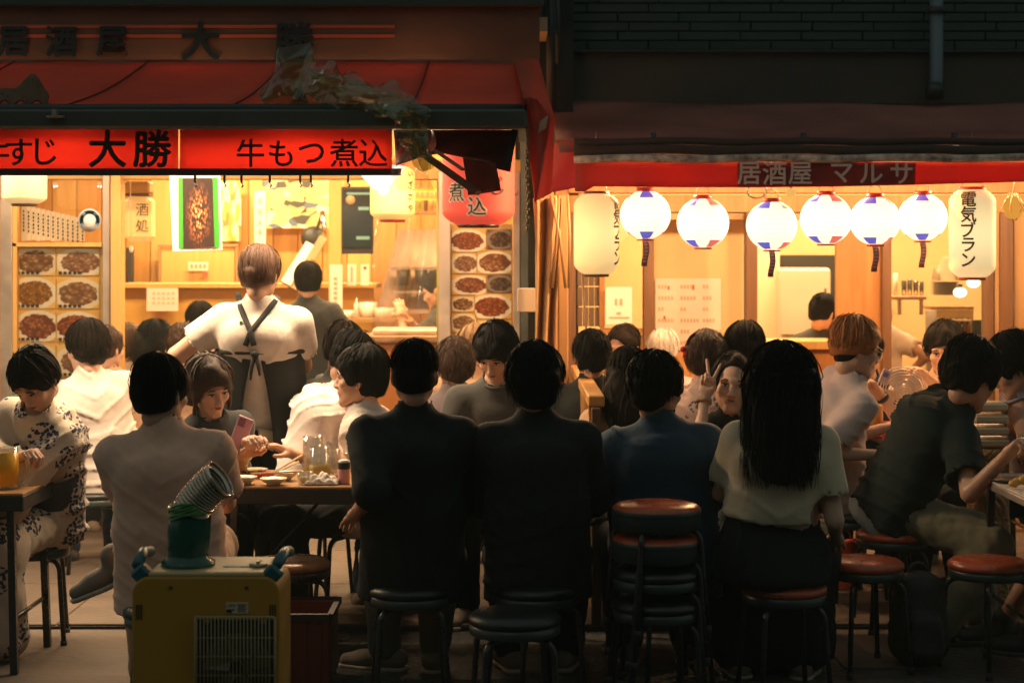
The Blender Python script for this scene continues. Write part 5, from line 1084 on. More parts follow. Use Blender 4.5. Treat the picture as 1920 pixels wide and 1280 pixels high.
wood_top = wood('table_wood', (.50, .27, .11), (.38, .19, .07), (.12, 1, 1), .35); edge_black = mat('table_edge_black', (.014, .014, .014), .5); white_top = mat('laminate_pale', (.62, .54, .46), .3, var=(5, .08))
def table(label, X0, X1, Y0, Y1, z, topm, edgem=edge_black, thick=.06, ob=.0, yaw=0):
    cx_, cy_ = (X0 + X1) / 2, (Y0 + Y1) / 2; w, dd = X1 - X0, Y1 - Y0; t = thing('table', label, 'table', (cx_, cy_, 0), yaw)
    q = MB(); q.box((0, 0, z - .005), (w, dd, .010), bev=.002); q.build('tabletop', topm, t); q = MB(); q.box((0, 0, z - .011 - thick / 2), (w + .004, dd + .004, thick), bev=.004); q.build('apron', edgem, t)
    for sx in (-1, 1):
        for sy in (-1, 1):
            q = MB(); q.bar((sx * (w / 2 - .06), sy * (dd / 2 - .05), z - .011 - thick), (sx * (w / 2 - .04), sy * (dd / 2 - .03), 0), .028, .028); q.build('leg', steel, t)
        q = MB(); q.tube([(sx * (w / 2 - .05), -dd / 2 + .05, .22), (sx * (w / 2 - .05), dd / 2 - .05, .22)], .009, 6); q.build('stretcher', steel, t)
        q = MB(); q.tube([(sx * (w / 2 - .07), 0, .28), (sx * (w / 2 - .40), 0, z - .012 - thick)], .008, 6); q.build('strut', steel, t)
    return t
XP = lambda px, d: (px - CX) / F * d
T1 = table('dark-edged table crowded with bowls and mugs between the beige and black shirts', XP(412, 7.1), XP(1075, 7.1), 7.05, 7.62, .72, wood_top)
T2 = table('brown table at the far-left edge carrying a yellow drink', XP(-330, 6.95), XP(56, 6.95), 6.85, 7.4, .72, wood_top)
T3 = table('dark table between the navy shirt and the peace-sign woman', XP(1160, 7.2), XP(1545, 7.2), 7.05, 7.65, .72, wood_top)
T4 = table('pale-topped table at the right edge under the reaching arm', 1.97, 2.75, 6.35, 7.50, .72, white_top, metal_grey, .03)
T5 = table('pale table with the electric fan, right of the orange-haired man', 1.86, 2.75, 8.45, 9.55, .74, white_top, edge_black, .035)
# lattice partition between the two seating areas
FN = thing('partition', 'slatted wooden partition standing end-on between the two seating areas', 'partition', (.37, 8.9, 0)); fw = wood('partition_wood', (.52, .27, .075), (.40, .19, .05)); fd = wood('partition_dark', (.10, .05, .02), (.06, .03, .012))
q = MB(); q.box((.372, 8.87, 1.005), (.075, 2.22, .05), bev=.006); wbuild(q, 'top_rail', fw, FN); q = MB(); q.box((.37, 7.75, .49), (.042, .05, .975), bev=.004); wbuild(q, 'end_post', fd, FN); q = MB(); q.box((.37, 9.98, .49), (.042, .05, .975), bev=.004); wbuild(q, 'end_post', fd, FN); q = MB(); q.box((.37, 8.87, .12), (.04, 2.18, .06)); wbuild(q, 'bottom_rail', fw, FN)
for i in range(30): q = MB(); q.box((.350, 7.83 + i * .072, .565), (.016, .030, .83)); wbuild(q, 'slat', fw, FN)
q = MB(); q.box((.378, 8.87, .565), (.012, 2.16, .83)); wbuild(q, 'backing_panel', fw, FN)

# ---------------------------------------------------------------- yellow spot cooler in the foreground
cx_ = XP(386, 4.98); SCL = thing('spot_cooler', 'mustard-yellow portable spot cooler with green elbow and silver duct in the foreground', 'air cooler', (cx_, 5.12, 0)); ym = mat('cooler_yellow_paint', (.46, .23, .024), .38, bump=(300, .06), var=(5, .06)); gm = mat('cooler_green_plastic', (.010, .075, .052), .2, var=(6, .2)); tealm = mat('cooler_teal_handle', (.018, .10, .12), .35)
W_, D_, ZT = .42, .27, .745; yf = 4.98 - 5.12
# body: rounded upper corners
def rr_poly(w, z0, z1, r, n=8):
    p = [(-w / 2, z0), (w / 2, z0)]; p += [(w / 2 - r + r * math.cos(a), z1 - r + r * math.sin(a)) for a in np.linspace(0, math.pi / 2, n)]; p += [(-w / 2 + r - r * math.sin(a), z1 - r + r * math.cos(a)) for a in np.linspace(0, math.pi / 2, n)]; return p
q = MB(); q.prism(rr_poly(W_, .09, ZT - .012, .05), yf, yf + .018); o = q.build('front_panel', ym, SCL); bvm = o.modifiers.new('bevel', 'BEVEL'); bvm.width = .006; bvm.segments = 2; bvm.limit_method = 'ANGLE'
q = MB(); q.prism(rr_poly(W_ - .008, .09, ZT - .016, .05), yf + .0185, yf + D_ - .0005); q.build('casing', mat('cooler_side', (.34, .18, .03), .45, var=(6, .08)), SCL)
q = MB(); q.box((0, yf + D_ / 2, ZT - .008), (W_ - .09, D_ - .004, .016), bev=.005); q.build('lid', mat('cooler_cream', (.50, .36, .16), .45), SCL)
for sx in (-1, 1):
    q = MB(); q.box((sx * (W_ / 2 - .022), yf + .03, ZT - .006), (.048, .05, .042), rot=(0, sx * .75, 0), bev=.008); q.tube([(sx * (W_ / 2 - .012), yf + .02, ZT + .018), (sx * (W_ / 2 - .004), yf + D_ / 2, ZT + .034), (sx * (W_ / 2 - .004), yf + D_ - .03, ZT + .020)], .016, 10); q.build('handle', tealm, SCL)
    q = MB(); 
    for k in range(3): q.box((sx * (W_ / 2 - .014 - .007 * k), yf - .001, ZT - .112), (.003, .003, .042))
    q.build('side_slots', ink, SCL)
for x in (-.10, .115):
    q = MB(); q.lathe([(0, 0), (.005, 0), (.005, .003), (0, .004)], (x, yf - .001, ZT - .042), 12, axis=(0, -1, 0)); q.build('screw', steel, SCL)
gx, gz, gw_, gh = .085, .487, .225, .27
q = MB(); q.box((gx, yf - .0005, gz), (gw_, .004, gh)); q.build('grille_backing', mat('grille_dark', (.022, .019, .012), .8), SCL)
q = MB(); q.lathe([(.02, 0), (.094, .0), (.098, .003), (.098, .006), (.02, .006)], (gx + .004, yf - .0035, gz - .01), 36, axis=(0, -1, 0)); q.build('fan_ring', mat('fan_ring_brown', (.06, .046, .020), .7), SCL)  # plain dark brown ring behind the blades
q = MB()
for k in range(5):
    a = k * 2 * math.pi / 5 + .3; c_, s_ = math.cos(a), math.sin(a); V = [(gx + .004 + c_ * r_ - s_ * w_, yf - .010 - .004 * j, gz - .01 + s_ * r_ + c_ * w_) for j, (r_, w_) in enumerate(((.02, -.012), (.088, -.022), (.088, .030), (.02, .012)))]; q.add(V, [(0, 1, 2, 3)])
o = q.build('fan_blades', mat('fan_blade', (.10, .08, .04), .5), SCL); solidify(o, .003)
wirem = mat('grille_wire', (.34, .25, .11), .4)
for k in range(21): q = MB(); q.tube([(gx - gw_ / 2 + .005 + k * .01025, yf - .020, gz - gh / 2), (gx - gw_ / 2 + .005 + k * .01025, yf - .020, gz + gh / 2)], .0016, 5); q.build('grille_bar', wirem, SCL)
for k in range(6): q = MB(); q.tube([(gx - gw_ / 2, yf - .017, gz - gh / 2 + k * .053), (gx + gw_ / 2, yf - .017, gz - gh / 2 + k * .053)], .0018, 5); q.build('grille_crossbar', wirem, SCL)
q = MB()
for a_, b_ in (((-1, -1), (1, -1)), ((1, -1), (1, 1)), ((1, 1), (-1, 1)), ((-1, 1), (-1, -1))): q.tube([(gx + a_[0] * gw_ / 2, yf - .016, gz + a_[1] * gh / 2), (gx + b_[0] * gw_ / 2, yf - .016, gz + b_[1] * gh / 2)], .0035, 6)
q.build('grille_frame', wirem, SCL)
for sx in (-1, 1): q = MB(); q.lathe([(0, 0), (.007, 0), (.007, .014), (0, .016)], (gx + sx * .078, yf - .002, gz + .122), 12, axis=(0, -1, 0)); q.build('boss', ym, SCL)
q = MB(); q.box((.088, yf - .0012, ZT - .100), (.064, .002, .030)); lbm = q.build('rating_label', mat('label_cream', (.58, .50, .34), .5), SCL)
q = MB(); q.box((.066, yf - .0028, ZT - .108), (.016, .0012, .009)); q.box((.078, yf - .0028, ZT - .105), (.006, .0012, .004)); 
for k in range(4): q.box((.102, yf - .0028, ZT - .091 - k * .006), (.026 - .005 * (k % 2), .0012, .0024))
V, Fl = text_mesh('△警告', .010, .0, .0002); q.add(np.stack([V[:, 0] + .070, np.full(len(V), yf - .003), V[:, 1] + ZT - .094], 1), Fl); q.build('print', ink, lbm)
q = MB(); q.box((.075, yf + .10, ZT + .0012), (.085, .030, .0015)); q.build('top_label', mat('label_blue_grey', (.36, .38, .42), .5), SCL); q = MB(); q.lathe([(.0, .002), (.026, .002), (.028, .006), (.022, .010), (0, .008)], (.135, yf + .10, ZT), 20); q.box((.135, yf + .10, ZT + .012), (.008, .04, .010)); q.build('dial', mat('dial_cream', (.50, .40, .24), .4), SCL)
# elbow and duct
ex = -.072; ey = yf + .12; q = MB(); q.lathe([(.078, ZT), (.078, ZT + .012), (.060, ZT + .022), (.058, ZT + .03)], (ex, ey, 0), 32); q.build('flange', gm, SCL)
s_ = np.linspace(0, 1, 9); q = MB(); q.tube([(ex, ey, ZT + .02)] + [(ex + .012 * x * x, ey - .01 * x, ZT + .03 + .12 * x) for x in s_], [.058] + [.056 + .006 * math.sin(x * 3) for x in s_], 24, caps=False); q.build('elbow', gm, SCL)
q = MB(); a = np.linspace(0, 2 * math.pi, 25)
for k in range(9): q.tube(np.stack([ex + .010 + (.0625 + .003 * math.sin(k * 3)) * np.cos(a), ey - .01 + .0625 * np.sin(a), ZT + .150 + .0042 * k + .004 * np.sin(a * 3 + k * 1.7) + .012 * np.cos(a)], 1), .0042, 5, caps=False)
q.build('tape_wrap', mat('green_tape', (.09, .30, .07), .18, var=(30, .5), trans=.2), SCL)
def duct(t): return np.array([ex + .012 + .086 * t ** 1.2, ey - .012 - .02 * t, ZT + .160 + .115 * t - .022 * t * t])
ts = np.linspace(0, 1, 181); q = MB(); q.tube([duct(t) for t in ts], [.0500 + .0050 * math.sin(t * 2 * math.pi * 13) if t < .94 else .055 for t in ts], 30, caps=False); o = q.build('duct', mat('duct_foil', (.62, .54, .45), .30, metal=.95, bump=(40, .06), var=(12, .1)), SCL); solidify(o, .0015)
q = MB(); tn = nrm(duct(1) - duct(.97)); q.tube([duct(.955), duct(1.0), duct(1.0) + tn * .002], [.0565, .0565, .0565], 30, caps=False); o = q.build('duct_collar', chrome, SCL); solidify(o, .002)
for sx in (-1, 1):
    for sy in (0, 1): q = MB(); q.lathe([(0, -.012), (.036, -.012), (.04, -.006), (.04, .006), (.036, .012), (0, .012)], (sx * .16, yf + .04 + sy * .19, .04), 18, axis=(1, 0, 0)); q.build('caster', rubber, SCL)
q = MB(); q.box((0, yf + D_ / 2, .078), (W_ - .03, D_ - .02, .024)); q.build('base', steel, SCL)
# red crate on the ground
CR = thing('crate', 'dark red plastic crate on the ground behind the yellow machine', 'crate', (XP(520, 6.6), 6.72, 0)); cm = mat('crate_red', (.13, .018, .012), .45)
q = MB(); q.box((0, 0, .03), (.36, .30, .02)); q.build('floor', cm, CR)
for nm, c_, sz in (('long_side', (0, -.16, .17), (.40, .012, .26)), ('long_side', (0, .16, .17), (.40, .012, .26)), ('short_side', (-.195, 0, .17), (.012, .30, .26)), ('short_side', (.195, 0, .17), (.012, .30, .26))):
    q = MB(); q.box(c_, sz, bev=.004); q.build(nm, cm, CR)
q = MB(); 
for a_, b_ in (((-.2, -.168), (.2, -.168)), ((.203, -.168), (.203, .168)), ((.2, .168), (-.2, .168)), ((-.203, .168), (-.203, -.168))): q.bar((a_[0], a_[1], .30), (b_[0], b_[1], .30), .022, .022)
q.build('rim', mat('crate_rim', (.03, .014, .012), .6), CR)
for k in range(7): q = MB(); q.box((-.165 + k * .055, -.169, .165), (.012, .008, .22)); q.build('rib', cm, CR)
# ================================================================ things on tables and in the left eatery
beer = mat('beer', (.75, .36, .03), .1, trans=.35, emit=None); juice = mat('orange_drink', (.95, .50, .02), .25, transl=.35); clear_glass = clear_sheet('thick_glass', (.93, .90, .84), .16, .04, haze=.10); 
def at(px, py_z, d): return np.array([XP(px, d), d, py_z])
TZ1 = .7205
def mug(label, c, r=.043, h=.15, fill=None, fillh=.7, ang=0., group=None):
    t = thing('beer_mug', label, 'mug', c, ang, group); n = 12; q = MB(); V = []; prof = [(0, 0), (r * .92, 0), (r, .012), (r, h), (r - .005, h), (r - .006, .016), (0, .016)]
    for (a_, z_) in prof:
        for j in range(36): th = 2 * math.pi * j / 36; f_ = 1 + (.035 * math.cos(th * n) if a_ > r * .9 and .01 < z_ < h * .85 else 0); V.append((a_ * f_ * math.cos(th), a_ * f_ * math.sin(th), z_))
    q.add(V, [(i * 36 + j, i * 36 + (j + 1) % 36, (i + 1) * 36 + (j + 1) % 36, (i + 1) * 36 + j) for i in range(len(prof) - 1) for j in range(36)], 0, True); q.build('glass', clear_glass, t)
    a = np.linspace(-1.35, 1.35, 9); q = MB(); q.tube(np.stack([r + .004 + .034 * np.cos(a), 0 * a, h * .5 + h * .36 * np.sin(a)], 1), .0075, 8); q.build('handle', clear_glass, t)
    if fill is not None: q = MB(); q.lathe([(0, .0175), (r * 1.045, .0175), (r * 1.045, h * fillh), (0, h * fillh)], n=24); q.build('drink', fill, t)
    return t
lemon = mat('pale_lemon_drink', (.72, .56, .18), .2, transl=.6)
mug('tall glass mug with a little pale drink, rearmost on the crowded table', at(588, TZ1, 7.42), .045, .165, lemon, .18, .1); mug('tall glass mug standing in front of another on the crowded table', at(600, TZ1, 7.30), .042, .13, lemon, .45, .5); mug('glass mug with its handle to the right beside the pink tumbler', at(624, TZ1, 7.40), .036, .11, None, 0, .0)
mug('glass mug of bright yellow drink at the far-left table edge', at(12, TZ1, 6.98), .045, .165, juice, .88, .2)
bowl_m = mat('bowl_cream', (.66, .58, .46), .3, var=(8, .05))
def bowl(label, c, r, h, food=None, rim=.0):
    t = thing('bowl', label, 'bowl', c, 0, 'bowls on the crowded table'); q = MB(); q.lathe([(0, 0), (r * .45, 0), (r * .5, .006), (r * .85, h * .6), (r, h), (r * .97, h), (r * .8, h * .55), (r * .4, .012), (0, .012)], n=28); q.build('body', bowl_m, t)
    if food is not None: q = MB(); q.lathe([(0, h * .80), (r * .5, h * .78), (r * .83, h * .66), (r * .8, h * .5)], n=20); q.build('food', food, t)
    return t
sauce = mat('brown_sauce', (.20, .08, .03), .2); greenf = mat('pickled_greens', (.30, .34, .08), .5, bump=(80, .6)); redf = mat('red_pickles', (.55, .07, .03), .35, bump=(70, .7), var=(30, .3))
bowl('cream bowl nearest the beige shirt, front row', at(459, TZ1, 7.12), .052, .032, sauce); bowl('wide shallow cream bowl in front, left of the lime glass', at(513, TZ1, 7.10), .056, .028, sauce); bowl('flat dish with greens at the rear of the crowded table', at(478, TZ1, 7.50), .055, .018, greenf); bowl('cream bowl half hidden behind the front bowls', at(535, TZ1, 7.25), .05, .034, None); bowl('small red-filled dish at the left end of the crowded table', at(424, TZ1, 7.2), .05, .022, redf)
pk = thing('food_pile', 'heap of red pickles on the crowded table behind the bowls', 'food', at(490, TZ1, 7.33)); q = MB(); rg = np.random.default_rng(5)
for k in range(14): q.ell((rg.uniform(-.04, .04), rg.uniform(-.03, .03), .012 + .012 * rg.random()), (.014, .011, .010), 8, 6)
q.build('pieces', redf, pk)
chop = wood('chopstick_wood', (.62, .42, .20), (.52, .34, .15), (1, 1, 1))
for i, (a_, b_) in enumerate((((508, 7.22, .03), (566, 7.5, .075)), ((512, 7.25, .025), (560, 7.52, .045)), ((470, 7.18, .036), (570, 7.2, .042)), ((415, 7.35, .03), (440, 7.22, .04)))):
    t = thing('chopstick', ('upper slanting chopstick pointing at the mugs', 'lower slanting chopstick pointing at the mugs', 'chopstick laid level across the front bowls', 'chopstick at the left end of the crowded table')[i], 'chopstick', at(a_[0], TZ1, a_[1])); q = MB(); pa, pb = at(a_[0], TZ1 + a_[2], a_[1]), at(b_[0], TZ1 + b_[2], b_[1]); q.tube([pa, pb], [.0028, .0045], 6); wbuild(q, 'stick', chop, t)
t = thing('glass', 'small glass with lime leaning beside the wet towel', 'glass', at(572, TZ1, 7.12)); q = MB(); q.lathe([(0, 0), (.028, 0), (.034, .05), (.031, .05), (.026, .006), (0, .006)], n=20); q.build('body', clear_glass, t); q = MB(); q.ell((0, 0, .02), (.022, .018, .014)); q.build('lime', mat('lime', (.35, .32, .05), .4), t)
t = thing('towel', 'crumpled white hand towel on the crowded table beside the pink tumbler', 'towel', at(604, TZ1, 7.12)); q = MB(); q.sheet(lambda u, v: np.array([.13 * (u - .5), .08 * (v - .5), .026 * math.sin(math.pi * u) ** .5 * math.sin(math.pi * v) ** .5 * (1 + .5 * math.sin(u * 17 + v * 9) + .3 * math.sin(v * 23)) + .003]), 24, 16); o = q.build('cloth', mat('towel_white', (.70, .62, .54), .9, bump=(120, .4)), t); solidify(o, .004, 1)
t = thing('tumbler', 'pink tumbler with a black band at the right end of the crowded table', 'tumbler', at(645, TZ1, 7.14)); q = MB(); q.lathe([(0, 0), (.022, 0), (.024, .004), (.024, .060)], n=24); q.build('body', mat('pink_plastic', (.60, .28, .30), .35), t); q = MB(); q.lathe([(.024, .060), (.0245, .061), (.0245, .086), (.024, .087)], n=24); q.build('band', ink, t); q = MB(); q.lathe([(.024, .087), (.023, .094), (.012, .099), (0, .099)], n=24); q.build('lid', white_china, t)
mug('glass mug on the dark table left of the long-haired woman', at(1358, TZ1, 7.2), .04, .13, None, 0, .8); t = thing('glass', 'short glass with ice on the dark table', 'glass', at(1368, TZ1, 7.12)); q = MB(); q.lathe([(0, 0), (.03, 0), (.036, .08), (.033, .08), (.028, .006), (0, .006)], n=20); q.build('body', clear_glass, t)
t = thing('carton', 'white paper carton standing on the table before the grey T-shirt man', 'carton', at(858, TZ1, 7.45)); q = MB(); q.box((0, 0, .11), (.045, .04, .22), bev=.006); q.build('box', paper, t); q = MB(); q.box((.035, .03, .10), (.03, .03, .20), bev=.006); q.build('sleeve', white_china, t)
# right-hand tables
FA = thing('electric_fan', 'white electric desk fan with round wire guard on the pale table', 'fan', at(1690, .7405, 8.9)); wm = mat('fan_white', (.62, .50, .42), .4); fc = P(1690, 735, 8.9) - np.array(FA.location); q = MB(); q.lathe([(0, 0), (.085, 0), (.085, .02), (.04, .035), (0, .04)], n=28); q.build('base', wm, FA); q = MB(); q.tube([(0, .05, .02), (0, .05, fc[2])], .014, 8); q.build('neck', wm, FA); q = MB(); q.ell(fc + np.array([0, .07, 0]), (.05, .07, .05)); q.build('motor', wm, FA)
Rg = 47 / F * 8.9; a = np.linspace(0, 2 * math.pi, 33)
for k in range(10):
    f_ = (k + 1) / 10; q = MB(); q.tube(np.stack([Rg * f_ * np.cos(a), 0 * a - .045 * math.sqrt(max(0, 1 - f_ * f_)), Rg * f_ * np.sin(a)], 1) + fc, .0032, 5, caps=False); q.build('guard_ring', wm, FA)
q = MB()
for k in range(4): th = 2 * math.pi * k / 4 + .4; s_ = np.linspace(.1, 1, 6); q.sheet(lambda u, v, th=th: fc + np.array([Rg * .88 * (.15 + .85 * u) * math.cos(th + (v - .5) * 1.2), .02 + .02 * (v - .5), Rg * .88 * (.15 + .85 * u) * math.sin(th + (v - .5) * 1.2)]), 6, 6)
q.build('blades', mat('fan_blade_pale', (.58, .44, .34), .4), FA)
t = thing('switch_box', 'small white box with a black screen beside the electric fan base', 'box', at(1682, .7405, 8.6)); q = MB(); q.box((0, 0, .03), (.10, .06, .06), bev=.01); q.build('case', wm, t); q = MB(); q.box((.0, -.031, .035), (.03, .004, .03)); q.build('screen', ink, t)
t = thing('canister', 'tall amber canister with a red foot on the pale table', 'canister', at(1642, .7405, 8.75)); q = MB(); q.lathe([(0, .02), (.036, .02), (.036, .16), (.030, .17), (0, .17)], n=24); q.build('body', mat('amber_plastic', (.60, .26, .06), .35), t); q = MB(); q.lathe([(0, 0), (.037, 0), (.037, .02), (0, .02)], n=24); q.build('foot', mat('red_plastic', (.45, .03, .02), .4), t)
t = thing('box', 'small red box beside the amber canister', 'box', at(1661, .7405, 8.7)); q = MB(); q.box((0, 0, .045), (.035, .03, .09), bev=.004); q.build('carton', mat('red_plastic', (.45, .03, .02), .4), t)
t = thing('tray_stack', 'stack of pale plastic trays behind the dark T-shirt man', 'trays', at(1852, .72, 8.1)); 
for k in range(4): q = MB(); q.box((0, 0, .07 + k * .055), (.17 - .006 * k, .15, .040), bev=.01); q.build('tray', mat('cream_plastic', (.66, .52, .34), .4), t)
t['category'] = 'trays'; q = MB(); q.box((0, 0, -.34), (.16, .16, .68), bev=.01); q.build('stand', mat('wicker', (.40, .24, .09), .8, bump=(60, 1.0, 1), var=(30, .3)), t); q = MB(); q.lathe([(.09, 0), (.095, .02), (.09, .045), (.08, .045)], n=20); q.build('basket_rim', mat('wicker', (.4, .24, .09)), t)
t = thing('food', 'yellow fried snack lying on the pale right-edge table', 'food', at(1915, .7205, 7.0)); q = MB()
for k in range(5): q.ell((.02 * k - .03, .012 * (k % 2), .018 + .008 * (k % 3)), (.022, .016, .016), 8, 6)
q.build('pieces', mat('fried_yellow', (.62, .32, .05), .5, bump=(60, .5)), t)
t = thing('dish', 'dark flat dish on the pale right-edge table', 'dish', at(1890, .7205, 7.2)); q = MB(); q.lathe([(0, 0), (.06, 0), (.08, .012), (.078, .014), (.055, .005), (0, .005)], n=24); q.build('body', mat('dark_glaze', (.06, .045, .035), .2), t)
# ---- left eatery interior
PS = thing('poster', 'hanging white-bordered poster of a dark dish with green edges under the banner', 'poster', P(368, 330, 8.350)); q = MB(); q.add([P(318, 328, 8.350), P(413, 329, 8.340), P(417, 469, 8.350), P(324, 471, 8.360)], [(0, 3, 2, 1)]); o = wbuild(q, 'sheet', mat('poster_paper', (.80, .76, .70), .6, transl=.3), PS); solidify(o, .002)
pmt = mat('poster_print', (.045, .026, .020), .35); n = pmt.node_tree.nodes; l = pmt.node_tree.links; b = n["Principled BSDF"]; tc = [x for x in n if x.type == 'TEX_COORD'][0]; vo = n.new("ShaderNodeTexVoronoi"); vo.inputs["Scale"].default_value = 15; l.new(tc.outputs["Generated"], vo.inputs[0])
gr = n.new("ShaderNodeTexGradient"); gr.gradient_type = 'SPHERICAL'; mp = n.new("ShaderNodeMapping"); mp.inputs["Location"].default_value = (-.5 * 2.3, 0, -.48 * 2.0); mp.inputs["Scale"].default_value = (2.3, 0, 2.0); l.new(tc.outputs["Generated"], mp.inputs[0]); l.new(mp.outputs[0], gr.inputs[0])
r1 = n.new("ShaderNodeMapRange"); r1.inputs[1].default_value = .15; r1.inputs[2].default_value = .62; r1.inputs[3].default_value = 1; r1.inputs[4].default_value = 0; l.new(vo.outputs["Distance"], r1.inputs[0]); mu = n.new("ShaderNodeMath"); mu.operation = 'MULTIPLY'; l.new(r1.outputs[0], mu.inputs[0]); l.new(gr.outputs[0], mu.inputs[1])
cr = n.new("ShaderNodeValToRGB"); cr.color_ramp.elements[0].color = (.050, .030, .024, 1); cr.color_ramp.elements[1].color = (.80, .50, .2, 1); e = cr.color_ramp.elements.new(.28); e.color = (.32, .10, .035, 1); cr.color_ramp.elements[-1].position = .62; l.new(mu.outputs[0], cr.inputs[0]); l.new(cr.outputs[0], b.inputs["Base Color"])
tl_ = n.new("ShaderNodeBsdfTranslucent"); l.new(cr.outputs[0], tl_.inputs[0]); ms_ = n.new("ShaderNodeMixShader"); ms_.inputs[0].default_value = .3; l.new(b.outputs[0], ms_.inputs[1]); l.new(tl_.outputs[0], ms_.inputs[2]); l.new(ms_.outputs[0], n["Material Output"].inputs[0])
q = MB(); q.add([P(343, 334, 8.342), P(398, 334, 8.334), P(402, 463, 8.342), P(344, 466, 8.352)], [(0, 3, 2, 1)]); wbuild(q, 'print', pmt, PS); q = MB(); q.add([P(334, 333, 8.343), P(342.5, 333, 8.342), P(343.5, 466, 8.352), P(335, 466, 8.353)], [(0, 3, 2, 1)]); q.add([P(398.5, 333, 8.334), P(408, 333, 8.333), P(412, 464, 8.341), P(402.5, 464, 8.342)], [(0, 3, 2, 1)]); wbuild(q, 'green_edge', mat('print_green', (.05, .30, .03), .4, transl=.3), PS)
notice('white notice with faint writing pinned above the counter', 275, 540, 334, 583, 13.10, [(286 + k * 9, 548 + j * 9, 291 + k * 9, 552 + j * 9) for k in range(5) for j in range(3)], im=mat('fainter_ink', (.55, .44, .30), .8)); notice('small white plate on the cupboard door', 353, 491, 390, 507, 13.86, [(357 + k * 8, 495, 362 + k * 8, 503) for k in range(4)], im=grey_ink, cat='door plate', mark=[(380, 511, 390, 519)])
notice('tall paper slip on the support beam left of the black screen', 618, 496, 642, 590, 12.85, [(626, 520 + k * 9, 632, 525 + k * 9) for k in range(6)], im=grey_ink); notice('left one of the two paper slips under the black screen', 651, 495, 668, 535, 12.95, [(658, 500, 661, 528)], im=grey_ink); notice('right one of the two paper slips under the black screen', 676, 495, 692, 535, 12.95, [(682, 500, 685, 505)], mark=[(682, 500, 687, 505)])
SC_ = thing('screen', 'black wall screen with faint teal reflections beside the hanging yellow lantern', 'screen', P(668, 412, 12.9)); q = MB(); pbox(q, 639, 350, 700, 476, 12.9, .06, bev=.008); wbuild(q, 'frame', mat('screen_frame', (.03, .026, .022), .4), SC_); q = MB(); pbox(q, 643, 356, 697, 464, 12.885, .014); wbuild(q, 'panel', mat('screen_glass', (.010, .020, .028), .12), SC_); q = MB(); pbox(q, 650, 361, 694, 365, 12.88, .004); pbox(q, 672, 388, 692, 394, 12.88, .004); pbox(q, 668, 443, 693, 449, 12.88, .004); wbuild(q, 'painted_reflections', mat('screen_teal', (.16, .34, .34), .5), SC_); q = MB(); q.lathe([(0, 0), (.035, 0), (.035, .003), (0, .003)], P(657, 375, 12.88), 18, axis=(0, -1, 0)); wbuild(q, 'badge', mat('badge_tan', (.45, .28, .14), .5), SC_)  # teal bars are reflections painted onto the black panel
def collage(label, x0, y0, x1, y1, d, cols, scale, seed=0, roll=0.0):
    t = thing('poster', label, 'poster', P((x0 + x1) / 2, y1, d)); m = mat('collage_%d' % seed, cols[0], .45); n = m.node_tree.nodes; l = m.node_tree.links; tc = [x for x in n if x.type == 'TEX_COORD'][0]; mp = n.new("ShaderNodeMapping"); mp.inputs["Location"].default_value = (seed * 1.7, seed, seed * .9); l.new(tc.outputs["Generated"], mp.inputs[0]); vo = n.new("ShaderNodeTexVoronoi"); vo.inputs["Scale"].default_value = scale; l.new(mp.outputs[0], vo.inputs[0]); cr = n.new("ShaderNodeValToRGB"); cr.color_ramp.interpolation = 'CONSTANT'
    for k, c_ in enumerate(cols):
        e = cr.color_ramp.elements[k] if k < 2 else cr.color_ramp.elements.new(.5); e.position = k / len(cols); e.color = (*c_, 1)
    sp = n.new("ShaderNodeSeparateColor"); l.new(vo.outputs["Color"], sp.inputs[0]); l.new(sp.outputs[0], cr.inputs[0]); l.new(cr.outputs[0], n["Principled BSDF"].inputs["Base Color"]); q = MB(); c_, (w, h) = rect(x0, y0, x1, y1, d); q.box((c_[0], d, c_[2]), (w, .006, h), rot=(0, roll, 0)); wbuild(q, 'sheet', m, t); return t
collage('food poster in warm colours just right of the hanging dark poster', 414, 340, 452, 452, 13.9, [(.60, .20, .06), (.62, .44, .10), (.72, .62, .42), (.30, .32, .06), (.66, .36, .10)], 5, 1); collage('large colourful drink poster on the back wall above the black pan', 492, 338, 616, 428, 13.9, [(.55, .40, .16), (.72, .62, .50), (.06, .06, .05), (.62, .48, .20), (.74, .66, .56), (.10, .14, .20), (.60, .30, .18)], 7.5, 2)
notice('yellow-green strip sign on the rear wall beside the yellow lantern', 772, 354, 834, 376, 13.45, [(780 + k * 9, 360, 786 + k * 9, 369) for k in range(5)], m=mat('sign_lime', (.55, .55, .08), .6), im=grey_ink, cat='strip sign')
notice('white hanging scroll with brush marks on the back wall', 477, 358, 498, 462, 13.88, [(484, 372, 491, 382), (483, 392, 492, 402), (484, 412, 490, 422), (484, 430, 491, 440)], im=grey_ink, cat='scroll')
PN = thing('frying_pan', 'black pan hanging on the back wall above the leaning board', 'pan', P(590, 440, 13.7)); q = MB(); q.lathe([(0, 0), (.07, 0), (.095, -.03), (.098, -.03), (.075, .006), (0, .006)], P(587, 445, 13.75), 24, axis=(0, -1, .2)); wbuild(q, 'dish', mat('iron_black', (.015, .014, .013), .5), PN); q = MB(); q.bar(P(594, 430, 13.72), P(606, 398, 13.7), .03, .015); wbuild(q, 'handle', steel, PN); q = MB(); q.tube([P(604, 396, 13.7), P(608, 424, 13.68), P(607, 452, 13.66)], .02, 8); wbuild(q, 'ladle', chrome, PN)
